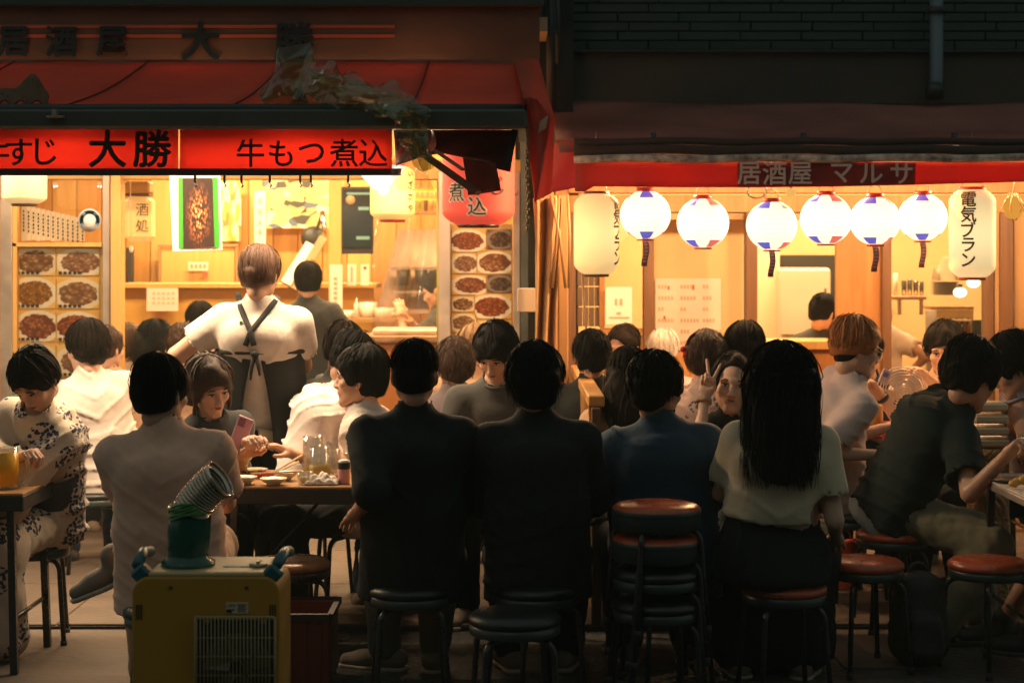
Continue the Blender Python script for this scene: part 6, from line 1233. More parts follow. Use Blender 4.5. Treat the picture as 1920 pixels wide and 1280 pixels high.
LB2 = thing('board', 'long white and tan board leaning diagonally behind the kitchen staff', 'board', P(560, 500, 12.9)); q = MB(); q.bar(P(535, 532, 12.9), P(582, 458, 13.2), .075, .02, up=(0, 1, 0)); wbuild(q, 'white_face', white_china, LB2); q = MB(); q.bar(P(548, 542, 12.94), P(606, 446, 13.24), .06, .03, up=(0, 1, 0)); wbuild(q, 'wood_edge', wood_tan, LB2)
BL = thing('paper_lantern', 'boxy yellow paper lantern with dark lettering left of the hanging poster', 'lantern', P(255, 400, 11.0)); q = MB(); pbox(q, 231, 368, 282, 452, 11.0, .18, bev=.03); wbuild(q, 'paper_shade', paper_mat('paper_box', (1, .66, .22), .42, 190, .8, .2), BL); q = MB(); pbox(q, 232, 340, 280, 362, 11.02, .15, bev=.01); wbuild(q, 'cap', mat('cap_wood', (.50, .30, .10), .6), BL); q = MB(); pbox(q, 234, 362, 279, 368, 11.03, .14); wbuild(q, 'collar', wood_dark, BL); 
for k, ch in enumerate('酒処'): put_text(ch, 267, 393 + k * 30, 26, 10.99, mat('brown_ink2', (.16, .08, .02), .7), BL, 'character', 0)
t = thing('pull_cord', 'white ceiling pull cord with a knob beside the boxy lantern', 'cord', P(246, 460, 10.8)); q = MB(); q.tube([P(244, 300, 10.8), P(246, 462, 10.8)], .003, 5); wbuild(q, 'cord', paper, t); q = MB(); q.ell(P(246, 467, 10.8), (.014, .014, .022)); wbuild(q, 'knob', paper, t)
t = thing('speaker', 'narrow dark upright case on the wall under the pull cord', 'case', P(242, 500, 13.8)); q = MB(); pbox(q, 236, 464, 248, 536, 13.8, .08, bev=.006); wbuild(q, 'case', mat('case_dark', (.035, .028, .022), .5), t)
VC = thing('vinyl_curtain', 'clear vinyl sheet curtain with wet highlights in front of the kitchen', 'curtain', P(762, 640, 10.9)); q = MB(); q.sheet(lambda u, v: P(699 + 124 * u, 330 + 312 * v, 10.9 + .05 * math.sin(u * 8 + v * 2) + .03 * math.sin(v * 7 + u * 15)), 40, 40); wbuild(q, 'sheet', clear_sheet('vinyl_clear', (.90, .84, .76), .06, .05, bump=(5, .5), haze=.10), VC); q = MB(); q.tube([P(822, 330, 10.88), P(822, 640, 10.88)], .012, 6); wbuild(q, 'edge_tape', mat('edge_yellow', (.62, .56, .12), .4), VC)
HD = thing('range_hood', 'dark stainless range hood and pot rack behind the vinyl curtain', 'range hood', P(770, 560, 13.0)); hm_ = mat('hood_brown_steel', (.20, .13, .09), .35, metal=.5, var=(4, .3))
q = MB(); q.add([P(706, 588, 13.0), P(834, 588, 13.0), P(834, 430, 13.2), P(748, 430, 13.2), P(706, 588, 13.6), P(834, 588, 13.6), P(834, 430, 13.6), P(748, 430, 13.6)], [(0, 1, 2, 3), (4, 7, 6, 5), (0, 4, 5, 1), (1, 5, 6, 2), (2, 6, 7, 3), (3, 7, 4, 0)]); wbuild(q, 'hood', hm_, HD); q = MB(); pbox(q, 730, 500, 834, 506, 12.9, .1); pbox(q, 738, 546, 830, 550, 12.9, .1); wbuild(q, 'rack', metal_grey, HD)
for k, (px, py, w) in enumerate(((757, 520, 26), (790, 518, 24), (815, 522, 20))): q = MB(); r_ = w / F * 12.95 / 2; q.lathe([(0, -.06), (r_, -.06), (r_ * 1.02, .06), (r_ * .95, .06)], P(px, py, 12.95), 18); wbuild(q, 'pot', mat('iron_black', (.015, .014, .013), .5), HD)
t = thing('wall_shelf', 'high shelf with small jars behind the vinyl curtain', 'shelf', P(800, 395, 13.6)); q = MB(); pbox(q, 770, 396, 834, 401, 13.5, .25); wbuild(q, 'board', wood_tan, t)
for k in range(6):
    c = P(776 + k * 11, 396, 13.6); j = thing('jar', 'small jar on the high shelf, %s from its left end' % ('first second third fourth fifth sixth'.split()[k]), 'jar', c, group='jars on the high shelf'); q = MB(); h_ = .09 + .03 * (k % 3); q.lathe([(0, 0), (.018, 0), (.02, h_), (.012, h_ + .01), (0, h_ + .01)], c, 10); wbuild(q, 'body', (mat('jar_tan', (.42, .28, .14), .3), mat('jar_green', (.35, .42, .10), .3), mat('jar_brown', (.14, .07, .03), .3))[k % 3], j)
# counter clutter: white containers and dishes
for k, (px, w, h_, d, lab) in enumerate(((655, 30, 14, 12.85, 'low white container at the left end of the kitchen counter'), (690, 34, 26, 12.9, 'taller white container on the kitchen counter'), (722, 40, 18, 12.8, 'wide white container on the kitchen counter under the hood'), (672, 10, 34, 12.75, 'white squeeze bottle among the kitchen containers'))):
    c = P(px, 598, 12.9); c[1] = d; t = thing('container', lab, 'container', c); r_ = w / F * d / 2; hh = h_ / F * d * 1.2; q = MB()
    if k < 3: q.lathe([(0, 0), (r_ * .8, 0), (r_, hh), (r_ * .95, hh), (r_ * .7, hh * .3), (0, hh * .3)], c, 20)
    else: q.lathe([(0, 0), (r_, 0), (r_, hh * .7), (r_ * .3, hh * .85), (r_ * .2, hh), (0, hh)], c, 14)
    wbuild(q, 'body', white_china, t)
KC = thing('counter', 'amber wooden kitchen counter with pale top at the rear of the left eatery', 'counter', P(730, 640, 11.6)); q = MB(); pbox(q, 600, 640, 836, 1010, 11.6, .06); wbuild(q, 'front_panel', mat('counter_orange', (.50, .20, .05), .45, bump=(20, .05), var=(3, .15)), KC); q = MB(); pbox(q, 598, 630, 838, 640, 11.5, .55, bev=.006); wbuild(q, 'top', wood_tan, KC); q = MB(); pbox(q, 640, 597, 760, 603, 12.7, .4); wbuild(q, 'rear_shelf', wood_tan, KC); q = MB(); pbox(q, 648, 604, 655, 640, 12.7, .05); pbox(q, 742, 604, 749, 640, 12.7, .05); wbuild(q, 'rear_supports', wood_tan, KC)
t = thing('tray', 'long white plastic tray on the kitchen counter in front of the cook', 'tray', P(765, 632, 11.7)); q = MB(); pbox(q, 697, 616, 832, 629, 11.62, .3, bev=.015); wbuild(q, 'body', mat('tray_white', (.72, .60, .50), .35), t)
# paper fan tucked in a waistband, orange bag on the ground, black rucksack, smartphone is placed with its holder
t = thing('bag', 'orange-red shopping bag on the ground behind the long-haired woman', 'bag', P(1577, 963, 8.6)*np.array([1,1,0])); q = MB(); q.sheet(lambda u, v: np.array([.11 * math.cos(2 * math.pi * u) * (1 - .25 * v), .07 * math.sin(2 * math.pi * u) * (1 - .6 * v), .26 * v + .01 * math.sin(u * 25)]), 24, 8); o = q.build('body', mat('bag_orange', (.55, .075, .015), .6), t); solidify(o, .003); q = MB(); a = np.linspace(0, math.pi, 9); q.tube(np.stack([.05 * np.cos(a), 0 * a, .25 + .07 * np.sin(a)], 1), .005, 6); q.build('handle', mat('bag_orange', (.5, .07, .01)), t)
bm_ = mat('rucksack_black', (.016, .018, .018), .7, bump=(150, .3), var=(9, .2)); t = thing('rucksack', 'black rucksack on the ground between the red stool and the khaki trousers', 'bag', P(1722, 1150, 7.05)*np.array([1,1,0])); f_ = Field((-.2, -.16, -.02), (.2, .16, .5), .012); f_.cap((0, 0, .10), (0, 0, .30), .10, .085, .03, (1, 0, 0), 1.25); f_.cap((0, -.09, .09), (0, -.09, .19), .05, .045, .02, (1, 0, 0), 1.6); f_.plane((0, 0, .002), (0, 0, -1)); v, qd = f_.mesh(); v = folds(v, qd, np.random.default_rng(4), .006, 30); link('body', np_mesh('body', v, [qd], [bm_]), t)
for sx in (-1, 1): q = MB(); q.tube([(sx * .06, .08, .36), (sx * .08, .13, .28), (sx * .08, .12, .12), (sx * .07, .08, .05)], .012, 6); q.build('strap', bm_, t)
q = MB(); a = np.linspace(0, math.pi, 9); q.tube(np.stack([.035 * np.cos(a), 0 * a, .375 + .04 * np.sin(a)], 1), .008, 6); q.build('grab_handle', bm_, t)
t = thing('manhole_cover', 'dark square service cover set into the asphalt in front of the pavement', 'cover', (.95, 6.95, 0)); q = MB(); q.box((0, 0, .006), (.45, .40, .010), bev=.002); q.build('plate', mat('cover_iron', (.06, .05, .04), .6, bump=(90, .6, 1)), t)
# ================================================================ the people
from mathutils.bvhtree import BVHTree
T_beige = cloth('cloth_beige', (.76, .46, .335)); T_black = cloth('cloth_black', (.014, .017, .018)); T_black2 = cloth('cloth_black_soft', (.018, .020, .021)); T_navy = cloth('cloth_navy', (.022, .050, .085), bump=.5); T_cream = cloth('cloth_cream', (.58, .47, .32)); T_white = cloth('cloth_white', (.70, .62, .57)); T_white2 = cloth('cloth_white_warm', (.68, .59, .52))
T_grey = cloth('cloth_slate', (.075, .074, .072)); T_dkgrey = cloth('cloth_charcoal', (.040, .042, .042)); T_mauve = cloth('cloth_mauve', (.12, .095, .105)); T_green = cloth('cloth_dark_green', (.015, .022, .021)); T_khaki = cloth('cloth_khaki', (.19, .17, .11)); T_olive = cloth('cloth_olive', (.15, .15, .11)); T_denim = cloth('cloth_denim', (.030, .045, .065)); T_pinkw = cloth('cloth_pale_pink', (.62, .48, .44)); T_lilac = cloth('cloth_pale_lilac', (.42, .36, .40)); T_dkblue = cloth('cloth_dark_blue', (.020, .030, .060)); T_tan = cloth('cloth_tan', (.42, .26, .16))
def yukata(name, base, ink_, scale, thr):
    """cotton print: clusters of small petals on a pale ground"""
    m = cloth(name, base); n = m.node_tree.nodes; l = m.node_tree.links; b = n["Principled BSDF"]; tc = [x for x in n if x.type == 'TEX_COORD'][0]
    big = n.new("ShaderNodeTexVoronoi"); big.inputs["Scale"].default_value = scale; l.new(tc.outputs["Object"], big.inputs[0]); sm = n.new("ShaderNodeTexVoronoi"); sm.inputs["Scale"].default_value = scale * 9; l.new(tc.outputs["Object"], sm.inputs[0])
    m1 = n.new("ShaderNodeMath"); m1.operation = 'LESS_THAN'; m1.inputs[1].default_value = thr; l.new(big.outputs["Distance"], m1.inputs[0]); m2 = n.new("ShaderNodeMath"); m2.operation = 'LESS_THAN'; m2.inputs[1].default_value = .52; l.new(sm.outputs["Distance"], m2.inputs[0]); m3 = n.new("ShaderNodeMath"); m3.operation = 'MULTIPLY'; l.new(m1.outputs[0], m3.inputs[0]); l.new(m2.outputs[0], m3.inputs[1])
    mx = n.new("ShaderNodeMix"); mx.data_type = 'RGBA'; mx.inputs[6].default_value = (*base, 1); mx.inputs[7].default_value = (*ink_, 1); l.new(m3.outputs[0], mx.inputs[0]); l.new(mx.outputs[2], b.inputs["Base Color"]); return m
T_yuk = yukata('kimono_cotton', (.52, .43, .33), (.022, .028, .060), 6.5, .46); T_yuk2 = yukata('kimono_pink_cotton', (.58, .42, .36), (.10, .08, .09), 9, .34)
def hull(J, nm): return [c for c in J['root'].children if c.name.split('.')[0] == nm][0]
def on_surface(J, nm, pix, off=.006):
    o = hull(J, nm); me = o.data; bt = BVHTree.FromPolygons([v.co[:] for v in me.vertices], [p.vertices[:] for p in me.polygons]); out = []
    b = Vector(J['base']); eye = Vector((0, 0, H)) - b
    for px, py in pix:
        d = Vector(P(px, py, 1.0)) - Vector((0, 0, H)); d.normalize(); hit = bt.ray_cast(eye, d)
        out.append((np.array(hit[0]) - np.array(d) * off) if hit[0] is not None else (np.array(P(px, py, J['base'][1])) - J['base']))
    return np.array(out)
def ribbon(J, nm, pts, w, m, th=.004):
    pts = np.asarray(pts); T = np.gradient(pts, axis=0); V = []; Fl = []
    for i, p in enumerate(pts):
        vd = nrm(p + J['base'] - np.array([0, 0, H])); sd = nrm(np.cross(T[i], vd)); V += [p - sd * w / 2, p + sd * w / 2]
        if i: Fl.append((2 * i - 2, 2 * i - 1, 2 * i + 1, 2 * i))
    q = MB(); q.add(V, Fl, 0, True); o = q.build(nm, m, J['root']); solidify(o, th); return o
def wristband(J, i, m, nm='wristband', w=.018, r=.031):
    u = nrm(J['Wr'][i] - J['El'][i]); c = J['Wr'][i] - u * .03 - J['base']; q = MB(); q.lathe([(r, -w / 2), (r + .004, -w / 2), (r + .004, w / 2), (r, w / 2)], c, 20, axis=u); return q.build(nm, m, J['root'])
def head_pt(J, p): return J['Mh'] @ (np.asarray(p, float) * J['hs']) + J['Hc'] - J['base']
# ---- front row, backs to the lane
J1 = person('person in a beige T-shirt on a stool, back turned, behind the yellow machine', (322, 6.15), (304, 737, 6.10), 4, -28, -6, sex='m', hair=('mush', dict(fringe=.2, nape=-.068)), hairc='black', skin='a', top=T_beige, bottom=T_tan, neck=.108, armscale=.95, sleeve=.98, loose=1.15, hem=.125, hands=((-.10, .38, .80), (.14, .36, .78)), elbow=((-.25, -.3, -1), (.25, -.3, -1)), feet=(None, (-.20, .16, .52)), knees=(None, (.9, .6, .1), None, (-.95, -.05, -.40), None, (-.35, -.10, 1)), seed=11, fold=.006)
J2 = person('person in a black shirt with a short crop, left one of the two dark backs', (773, 6.50), (777, 705, 6.47), 0, 4, -4, hair='crop', skin='b', top=T_black, bottom=T_olive, sleeve=1.05, loose=1.1, hem=.15, hands=(('px', 670, 962, 6.46), (.14, .34, .76)), elbow=((.25, -1, -.2), (.1, -.4, -.9)), feet=(('px', 722, 1216, 7.02), ('px', 812, 1216, 7.02)), knees=(None, None, (-.93, .3, 0), (.0, 1, 0)), handpose=('flat', 'relax'), seed=12, shoe=0)
J3 = person('person in a black shirt with tousled hair, right one of the two dark backs', (1008, 6.50), (1003, 716, 6.47), 0, -4, -6, hair=('messy', dict(vol=.024)), skin='b', top=T_black2, bottom=T_black, sleeve=1.05, loose=1.2, hem=.15, elbow=((-.35, -.1, -.9), (.35, -.1, -.9)), hands=((-.13, .36, .76), (.13, .36, .76)), feet=((-.10, .5, .085), (.12, .52, .085)), seed=13, shoe=0)
J4 = person('person in a navy shirt looking to the right behind the stool stack', (1246, 6.78), (1234, 731, 6.74), 0, -48, -6, sex='m', hair=('mush', dict(fringe=.15, vol=.024)), skin='b', top=T_navy, bottom=T_black, sleeve=1.55, loose=1.8, hem=.22, hands=((-.22, .22, .62), (.23, .22, .62)), elbow=((-.8, -.3, -.6), (.8, -.3, -.6)), seed=14, fold=.007)
J5 = person('person with very long black hair in a cream top and black skirt', (1452, 6.52), (1466, 716, 6.48), -6, -12, -2, sex='f', hair=('vlong', dict(wid=.024, vol=.022, mess=.020, curl=.10)), skin='a', top=T_cream, bottom=T_black, skirt=.85, sleeve=.95, loose=1.3, hem=-.145, hands=(None, (.235, .14, .58)), elbow=(None, (.15, -.5, -1)), seed=15, fold=.006, handpose=('relax', 'flat'))
q = MB(); f_ = Field((-.34, -.30, -.06), (.34, .34, .64), .014); f_.ell((0, .03, .20), (.215, .21, .19), .02); f_.ell((0, -.05, .12), (.205, .15, .13), .06); f_.plane((0, 0, .155), (0, 0, -1), .03); f_.cap((0, 0, .25), (0, -.005, .42), .130, .118, .06, (1, 0, 0), 1.42); v, qd = f_.mesh(); v = folds(v, qd, np.random.default_rng(9), .012, 34, (1, 1, .4)); o = link('skirt_flare', np_mesh('skirt_flare', v + np.array([0, 0, .285]), [qd], [T_black]), J5['root'])
# ---- left side
J6 = person('person in a cream kimono with indigo flowers, head bowed over a drink', (70, 7.52), (66, 716, 7.22), 152, 158, -46, 6, sex='f', hair=('tied', dict(fringe=.42, vol=.014)), hairc='dark', skin='a', top=T_yuk, bottom=T_yuk, skirt=.95, sleeve=1.72, loose=2.0, hem=.05, kimono=True, hands=((-.02, .30, .86), ('px', 36, 858, 7.10)), elbow=((-.9, .1, -.6), (.9, .1, -.6)), handpose=('grip', 'grip'), seed=16, fold=.008, shoe=1, slouch=.06)
q = MB(); c_ = J6['hp'] + (J6['N'] - J6['hp']) * .38 - J6['base']; q.lathe([(.142, -.07), (.150, -.06), (.150, .06), (.140, .075)], (0, 0, 0), 28); V = q.v[0] * np.array([1.30, 1.0, 1]); M_ = np.stack([J6['rt'], J6['ft'], J6['lean']], 1); q.v[0] = V @ M_.T + c_; q.build('obi', mat('obi_black', (.02, .022, .03), .6, bump=(80, .3)), J6['root'])
q = MB(); M_ = J6['Mh']; q.ell(head_pt(J6, (0, -.10, .075)), (.042, .042, .038), 14, 10, 0, M_); q.build('hair_bun', HAIRM['dark'], J6['root'])
J7 = person('person in a bright white T-shirt, back turned, at the far-left table', (192, 9.12), (161, 655, 9.05), 22, 42, -8, hair=('short', dict(vol=.018, nape=-.070, mess=.014)), hairc='dark', skin='c', top=T_white, bottom=T_dkblue, sleeve=.92, loose=1.6, hem=.10, hands=((-.10, .42, .80), (.05, .42, .80)), elbow=((-.8, .2, -.6), (.8, .2, -.6)), seed=17, hscale=1.08, shoe=1, fold=.006)
J8 = person('person with a brown bob looking down at a pink phone', (398, 7.80), (394, 726, 7.60), -140, -142, -24, 8, sex='f', hair=('bob', dict(fringe=.38, long=.10)), hairc='brown', skin='a', top=T_dkgrey, bottom=T_black, sleeve=.8, hands=(('px', 462, 842, 7.42), ('px', 452, 848, 7.40)), elbow=((.2, .1, -1), (.5, .2, -1)), handpose=('hold', 'hold'), handup=((0, -1, .2), (0, -1, .2)), seed=18)
wristband(J8, 0, white_china, 'watch_strap'); 
ph = thing('smartphone', 'pink smartphone held up by the person with the brown bob', 'phone', P(452, 812, 7.40)); M_ = Euler((R(-12), R(24), R(25))); q = MB(); q.box((0, 0, 0), (.072, .009, .145), bev=.004); q.build('case', mat('phone_pink', (.62, .30, .33), .3), ph); q = MB(); q.box((-.014, -.0055, .045), (.030, .004, .040), bev=.0015); q.build('camera_bump', mat('phone_pink_dark', (.30, .12, .13), .3), ph); q = MB(); q.box((0, .0050, 0), (.064, .001, .135)); q.build('screen', emitter('phone_screen', (.8, .85, 1), .35), ph); ph.rotation_euler = M_
# ---- staff and the white shirts around the crowded table
J9 = person('person in a white T-shirt and black cross-back apron, standing with one hand on hip', (492, 8.30, .93), (489, 517, 8.12), -4, -14, -14, hair=('mush', dict(vol=.014, fringe=.1, nape=-.064)), hairc='ash', skin='a', top=T_white2, bottom=T_black, shorts=1.0, sleeve=.85, loose=1.5, hem=-.265, standing=True, hands=(('px', 428, 668, 8.26), (.10, .26, 1.02)), elbow=((-1, -.25, -.25), (.8, -.6, -.4)), handpose=('flat', 'relax'), seed=19, fold=.007, slouch=.04)
ap = mat('apron_black', (.007, .008, .008), .8, bump=(200, .3))
def smooth_path(pts, n=14):
    pts = np.asarray(pts, float); t = np.linspace(0, len(pts) - 1, n); i = np.minimum(t.astype(int), len(pts) - 2); w = (t - i)[:, None]; return pts[i] * (1 - w) + pts[i + 1] * w
for pth in ([(446, 548), (452, 580), (470, 622), (476, 648)], [(522, 556), (500, 585), (470, 622), (460, 648)]): ribbon(J9, 'apron_strap', on_surface(J9, 'shirt', smooth_path(pth)), .026, ap)
c9 = J9['hp'] - J9['base'] - J9['ft'] * .018; lean9 = J9['lean']; w9 = c9 + np.array([lean9[0] * .27, lean9[1] * .27, 0])
g9 = Field(J9['hp'] - np.array([.35, .35, .2]), J9['hp'] + np.array([.35, .35, .4]), .013); g9.cap(J9['hp'] - lean9 * .16 - J9['ft'] * .016, J9['hp'] + lean9 * .28 - J9['ft'] * .03, .130, .126, .03, J9['rt'], 1.40); g9.plane(J9['hp'] - lean9 * .055, -lean9, .01); v, qd = g9.mesh(); v = creases(v, qd, np.random.default_rng(8), .006, np.stack([J9['rt'], J9['ft'], lean9], 1), J9['hp']); link('shirt_tail', np_mesh('shirt_tail', v - J9['base'], [qd], [T_white2]), J9['root'])
def apron(u, v):
    g = R(4 + 17 * v + 4 * math.sin(v * 3)); a = g + u * (2 * math.pi - 2 * g); z = 1.215 - .495 * v; c_ = w9 * (1 - min(1, v * 1.4)) + c9 * min(1, v * 1.4); rx = .198 + .032 * v; ry = .158 + .038 * v; k = 1 + (.03 * math.sin(a * 9 + v) + .02 * math.sin(a * 17)) * v; return np.array([c_[0] + rx * k * math.sin(a), c_[1] - ry * k * math.cos(a), z])
q = MB(); q.sheet(apron, 90, 14); o = q.build('apron_skirt', ap, J9['root']); solidify(o, .004)
a9 = np.linspace(0, 2 * math.pi, 41); q = MB(); q.tube(np.stack([w9[0] + .200 * np.sin(a9), w9[1] - .160 * np.cos(a9), 1.205 + 0 * a9], 1), .013, 8, caps=False)
bk = np.array([w9[0], w9[1] - .176, 1.20]); q.tube([bk, bk + np.array([-.014, -.012, -.06]), bk + np.array([-.02, -.006, -.12])], [.012, .010, .005], 6); q.tube([bk, bk + np.array([.016, -.012, -.05]), bk + np.array([.022, -.006, -.10])], [.012, .010, .005], 6); q.ell(bk + np.array([0, -.012, 0]), (.022, .014, .016)); q.build('apron_belt', ap, J9['root'])
q = MB(); q.box(on_surface(J9, 'shirt', [(452, 605)])[0], (.014, .004, .014)); q.build('green_tag', mat('tag_green', (.08, .30, .05), .6), J9['root'])
J10 = person('person in a white shirt bent far forward, face hidden behind the profile head', (566, 7.98), (664, 676, 8.05), -68, -68, -30, hair='short', skin='b', top=T_white, bottom=T_denim, sleeve=.95, loose=1.9, hem=.02, hands=((.10, .50, .75), (-.05, .52, .75)), seed=20, fold=.009, slouch=.06)
J11 = person('person in a white shirt seen in profile facing left, hair over the ears', (694, 7.80), (673, 709, 7.76), 82, 86, -2, hair=('mush', dict(vol=.016, nape=-.09, fringe=.3)), skin='a', top=T_white2, bottom=T_dkgrey, sleeve=.98, loose=1.3, hands=(('px', 646, 868, 7.62), (-.1, .34, .78)), elbow=((-.4, -.5, -.8), (.5, -.5, -.6)), handpose=('relax', 'relax'), seed=21, hscale=1.05)
J12 = person('person in a charcoal T-shirt leaning right behind the bent white shirt', (572, 8.28), (650, 657, 8.32), -66, -52, -16, hair='short', hairc='dark', skin='a', top=T_dkgrey, bottom=T_black, sleeve=.9, loose=1.5, hem=.08, seed=22, res='lo', slouch=.07)
uf = thing('paper_fan', 'cream and red paper fan tucked into the waistband of the bent white shirt', 'paper fan', P(520, 818, 8.15)); q = MB()
def fan_(u, v): return P(482 + 84 * u + 3 * math.sin(v * 3), 800 + 22 * u + 34 * v + 8 * math.sin(u * 3.1) * v - 10 * u * v, 8.15 + .02 * u) - np.array(uf.location)
q.sheet(lambda u, v: fan_(u * .62, v), 10, 5); o = q.build('leaf', mat('fan_cream', (.60, .46, .30), .7), uf); solidify(o, .003); q = MB(); q.sheet(lambda u, v: fan_(.62 + u * .38, v), 8, 5); o = q.build('red_end', mat('fan_red', (.55, .06, .04), .7), uf); solidify(o, .003)
J13 = person('person in black with a hair clip, standing at the rear of the left eatery', (592, 11.62, .93), (577, 529, 11.55), -10, 8, -6, sex='f', hair=('tied', dict(fringe=.1)), hairc='dark', skin='a', top=T_dkgrey, bottom=T_black, sleeve=.8, loose=1.3, standing=True, seed=23, res='lo')
q = MB(); q.ell(head_pt(J13, (.0, -.085, .09)), (.035, .02, .02), 10, 6); q.build('hair_clip', mat('clip_gold', (.6, .42, .14), .3), J13['root'])
J14 = person('person cooking behind the vinyl curtain, arm stretched to the counter', (842, 12.25, .90), (818, 545, 12.2), 70, 80, -22, hair='short', skin='a', top=T_dkgrey, bottom=T_black, standing=True, sleeve=.75, hands=(('px', 752, 590, 12.0), ('px', 770, 604, 12.05)), seed=24, res='lo')
J15 = person('person in a sleeveless mauve top with wavy brown hair, back turned', (868, 9.0), (850, 684, 8.92), 6, 24, -6, sex='f', hair='wavy', hairc='brown', skin='a', top=T_mauve, bottom=T_black, sleeve=.0, seed=25, res='hi')
J16 = person('person in a slate T-shirt facing the lane, looking down at the table', (934, 8.25), (930, 665, 8.08), 178, 158, -32, 0, hair=('mush', dict(vol=.022, fringe=.36, nape=-.10)), skin='a', top=T_grey, bottom=T_black, sleeve=.9, loose=1.3, hands=((.05, .34, .77), (.12, .36, .77)), seed=26, hscale=1.0)
J17 = person('person with blond hair half hidden behind the slate T-shirt', (892, 9.75), (884, 652, 9.7), 0, 30, -5, sex='f', hair='short', hairc='blond', skin='a', top=T_tan, bottom=T_black, seed=27, res='lo')
J18 = person('person with light brown hair in a white top, first of the far-left diners', (238, 11.0), (242, 648, 10.95), -30, -40, -5, sex='f', hair='wavy', hairc='ash', skin='a', top=T_white2, bottom=T_black, seed=28, res='lo')
J19 = person('person with a black bob seen in profile facing right near the counter', (290, 10.9), (297, 641, 10.8), -75, -78, -4, sex='f', hair='bob', hairc='black', skin='a', top=T_black, bottom=T_black, seed=29, res='lo')
J20 = person('person with curly brown hair between the bob and the apron', (346, 10.4), (346, 650, 10.35), 10, -10, -5, hair='wavy', hairc='brown', skin='a', top=T_tan, bottom=T_black, seed=30, res='lo')
J21 = person('person with dark hair glimpsed behind the apron wearer\'s elbow', (385, 11.3, .86), (372, 605, 11.3), 20, 40, -10, hair='short', hairc='dark', skin='a', top=T_lilac, bottom=T_black, standing=True, seed=31, res='lo')
J21b = person('person with brown hair hidden behind the bright white T-shirt', (206, 10.1), (203, 655, 10.0), 10, -30, -5, hair='short', hairc='brown', skin='a', top=T_tan, bottom=T_black, seed=32, res='lo')
# ---- middle right
J22 = person('person in black behind the partition, back turned, beside the pull cord', (1112, 9.0), (1108, 668, 8.92), -6, 10, -4, hair='messy', skin='a', top=T_black2, bottom=T_black, seed=33, res='lo')
J23 = person('person with a flushed face turned to the lane near the small white notice', (1170, 9.75), (1167, 655, 9.62), 160, 150, -8, hair='short', hairc='dark', skin='b', top=T_tan, bottom=T_black, seed=34, res='lo')
J24 = person('person with straight black hair in a beige top beside the navy shirt', (1152, 7.95), (1180, 708, 7.92), -14, -14, -4, sex='f', hair=('long', dict(long=.24)), hairc='dark', skin='a', top=T_tan, bottom=T_black, sleeve=.0, seed=35)
J25 = person('person with a red flower in the hair and a pale floral yukata', (1318, 9.0), (1326, 674, 8.92), 0, -12, -4, sex='f', hair=('wavy', dict(vol=.026)), hairc='brown', skin='a', top=T_yuk2, bottom=T_yuk2, skirt=.9, sleeve=1.5, loose=1.6, seed=36)
fl = mat('flower_red', (.50, .012, .02), .6); q = MB()
for k in range(11): a = k * 2.4; rr = .012 + .0035 * k; q.ell(head_pt(J25, (-.072 + .008 * math.cos(k), -.062, .035)) + np.array([rr * math.cos(a) * .9, -.012, rr * math.sin(a)]), (.017, .010, .017), 8, 6)
q.build('hair_flower', fl, J25['root']); q = MB()
for p in ((-.02, -.118, .07), (.01, -.122, .045), (.055, -.10, .02)): q.ell(head_pt(J25, p), (.007, .007, .007), 8, 6)
q.build('hair_pearls', mat('pearl', (.7, .65, .6), .25), J25['root'])
J26 = person('person with a rounded black haircut and bare neck left of the long hair', (1400, 9.05), (1394, 660, 8.98), 0, 14, -10, hair='crop', skin='a', top=T_black2, bottom=T_black, seed=37, hscale=1.14)
J27 = person('person smiling at the lane and raising a peace sign', (1392, 8.02), (1374, 722, 7.90), 176, 172, -2, -6, sex='f', hair=('tied', dict(fringe=-.16, front=.092, vol=.010, side=-.03)), hairc='dark', skin='a', top=T_black, bottom=T_black, sleeve=.9, hands=(None, ('px', 1322, 740, 7.80)), armscale=.9, elbow=(None, (.15, .3, -1)), handpose=('relax', 'peace'), handup=(None, (0, -1, .0)), seed=38, hscale=1.06)
wristband(J27, 1, mat('band_tan', (.35, .22, .12), .6), 'wristband')
J28 = person('person with white hair glimpsed above the navy shirt', (1242, 10.0), (1242, 660, 9.95), 0, 0, -4, sex='f', hair='short', hairc='white', skin='a', top=T_lilac, bottom=T_black, seed=39, res='lo')
# ---- right side
J29 = person('person with orange hair and dark glasses in a pale pink T-shirt, profile to the right', (1556, 8.42), (1607, 655, 8.25), -78, -78, -14, hair=('short', dict(vol=.018, side=-.01, nape=-.040)), hairc='orange', skin='a', top=T_pinkw, bottom=T_black, sleeve=.95, loose=1.6, hem=.11, hands=(('px', 1668, 800, 8.5), ('px', 1642, 852, 8.1)), elbow=((.1, -.4, -1), (.1, -.4, -1)), seed=40, hscale=1.08, slouch=.05)
gl = mat('glasses_black', (.01, .01, .01), .3); q = MB()
for sx in (-1, 1):
    a = np.linspace(0, 2 * math.pi, 17); q.tube([head_pt(J29, (sx * .033 + .025 * math.cos(t), .098 - .012 * abs(math.cos(t)) * (sx * math.cos(t) > 0), .004 + .019 * math.sin(t))) for t in a], .0030, 6, caps=False); q.tube([head_pt(J29, (sx * .058, .088, .008)), head_pt(J29, (sx * .082, .03, .012)), head_pt(J29, (sx * .082, -.02, .004))], .0030, 6)
q.tube([head_pt(J29, (-.008, .099, .008)), head_pt(J29, (.008, .099, .008))], .003, 6); q.build('glasses', gl, J29['root'])
v, qd = make_hair(dict(STYLES['buzz'], nape=-.070, vol=.006), np.random.default_rng(2), 60, .009); link('undercut', np_mesh('undercut', v * J29['hs'] @ J29['Mh'].T + J29['Hc'] - J29['base'], [qd], [HAIRM['dark']]), J29['root'])
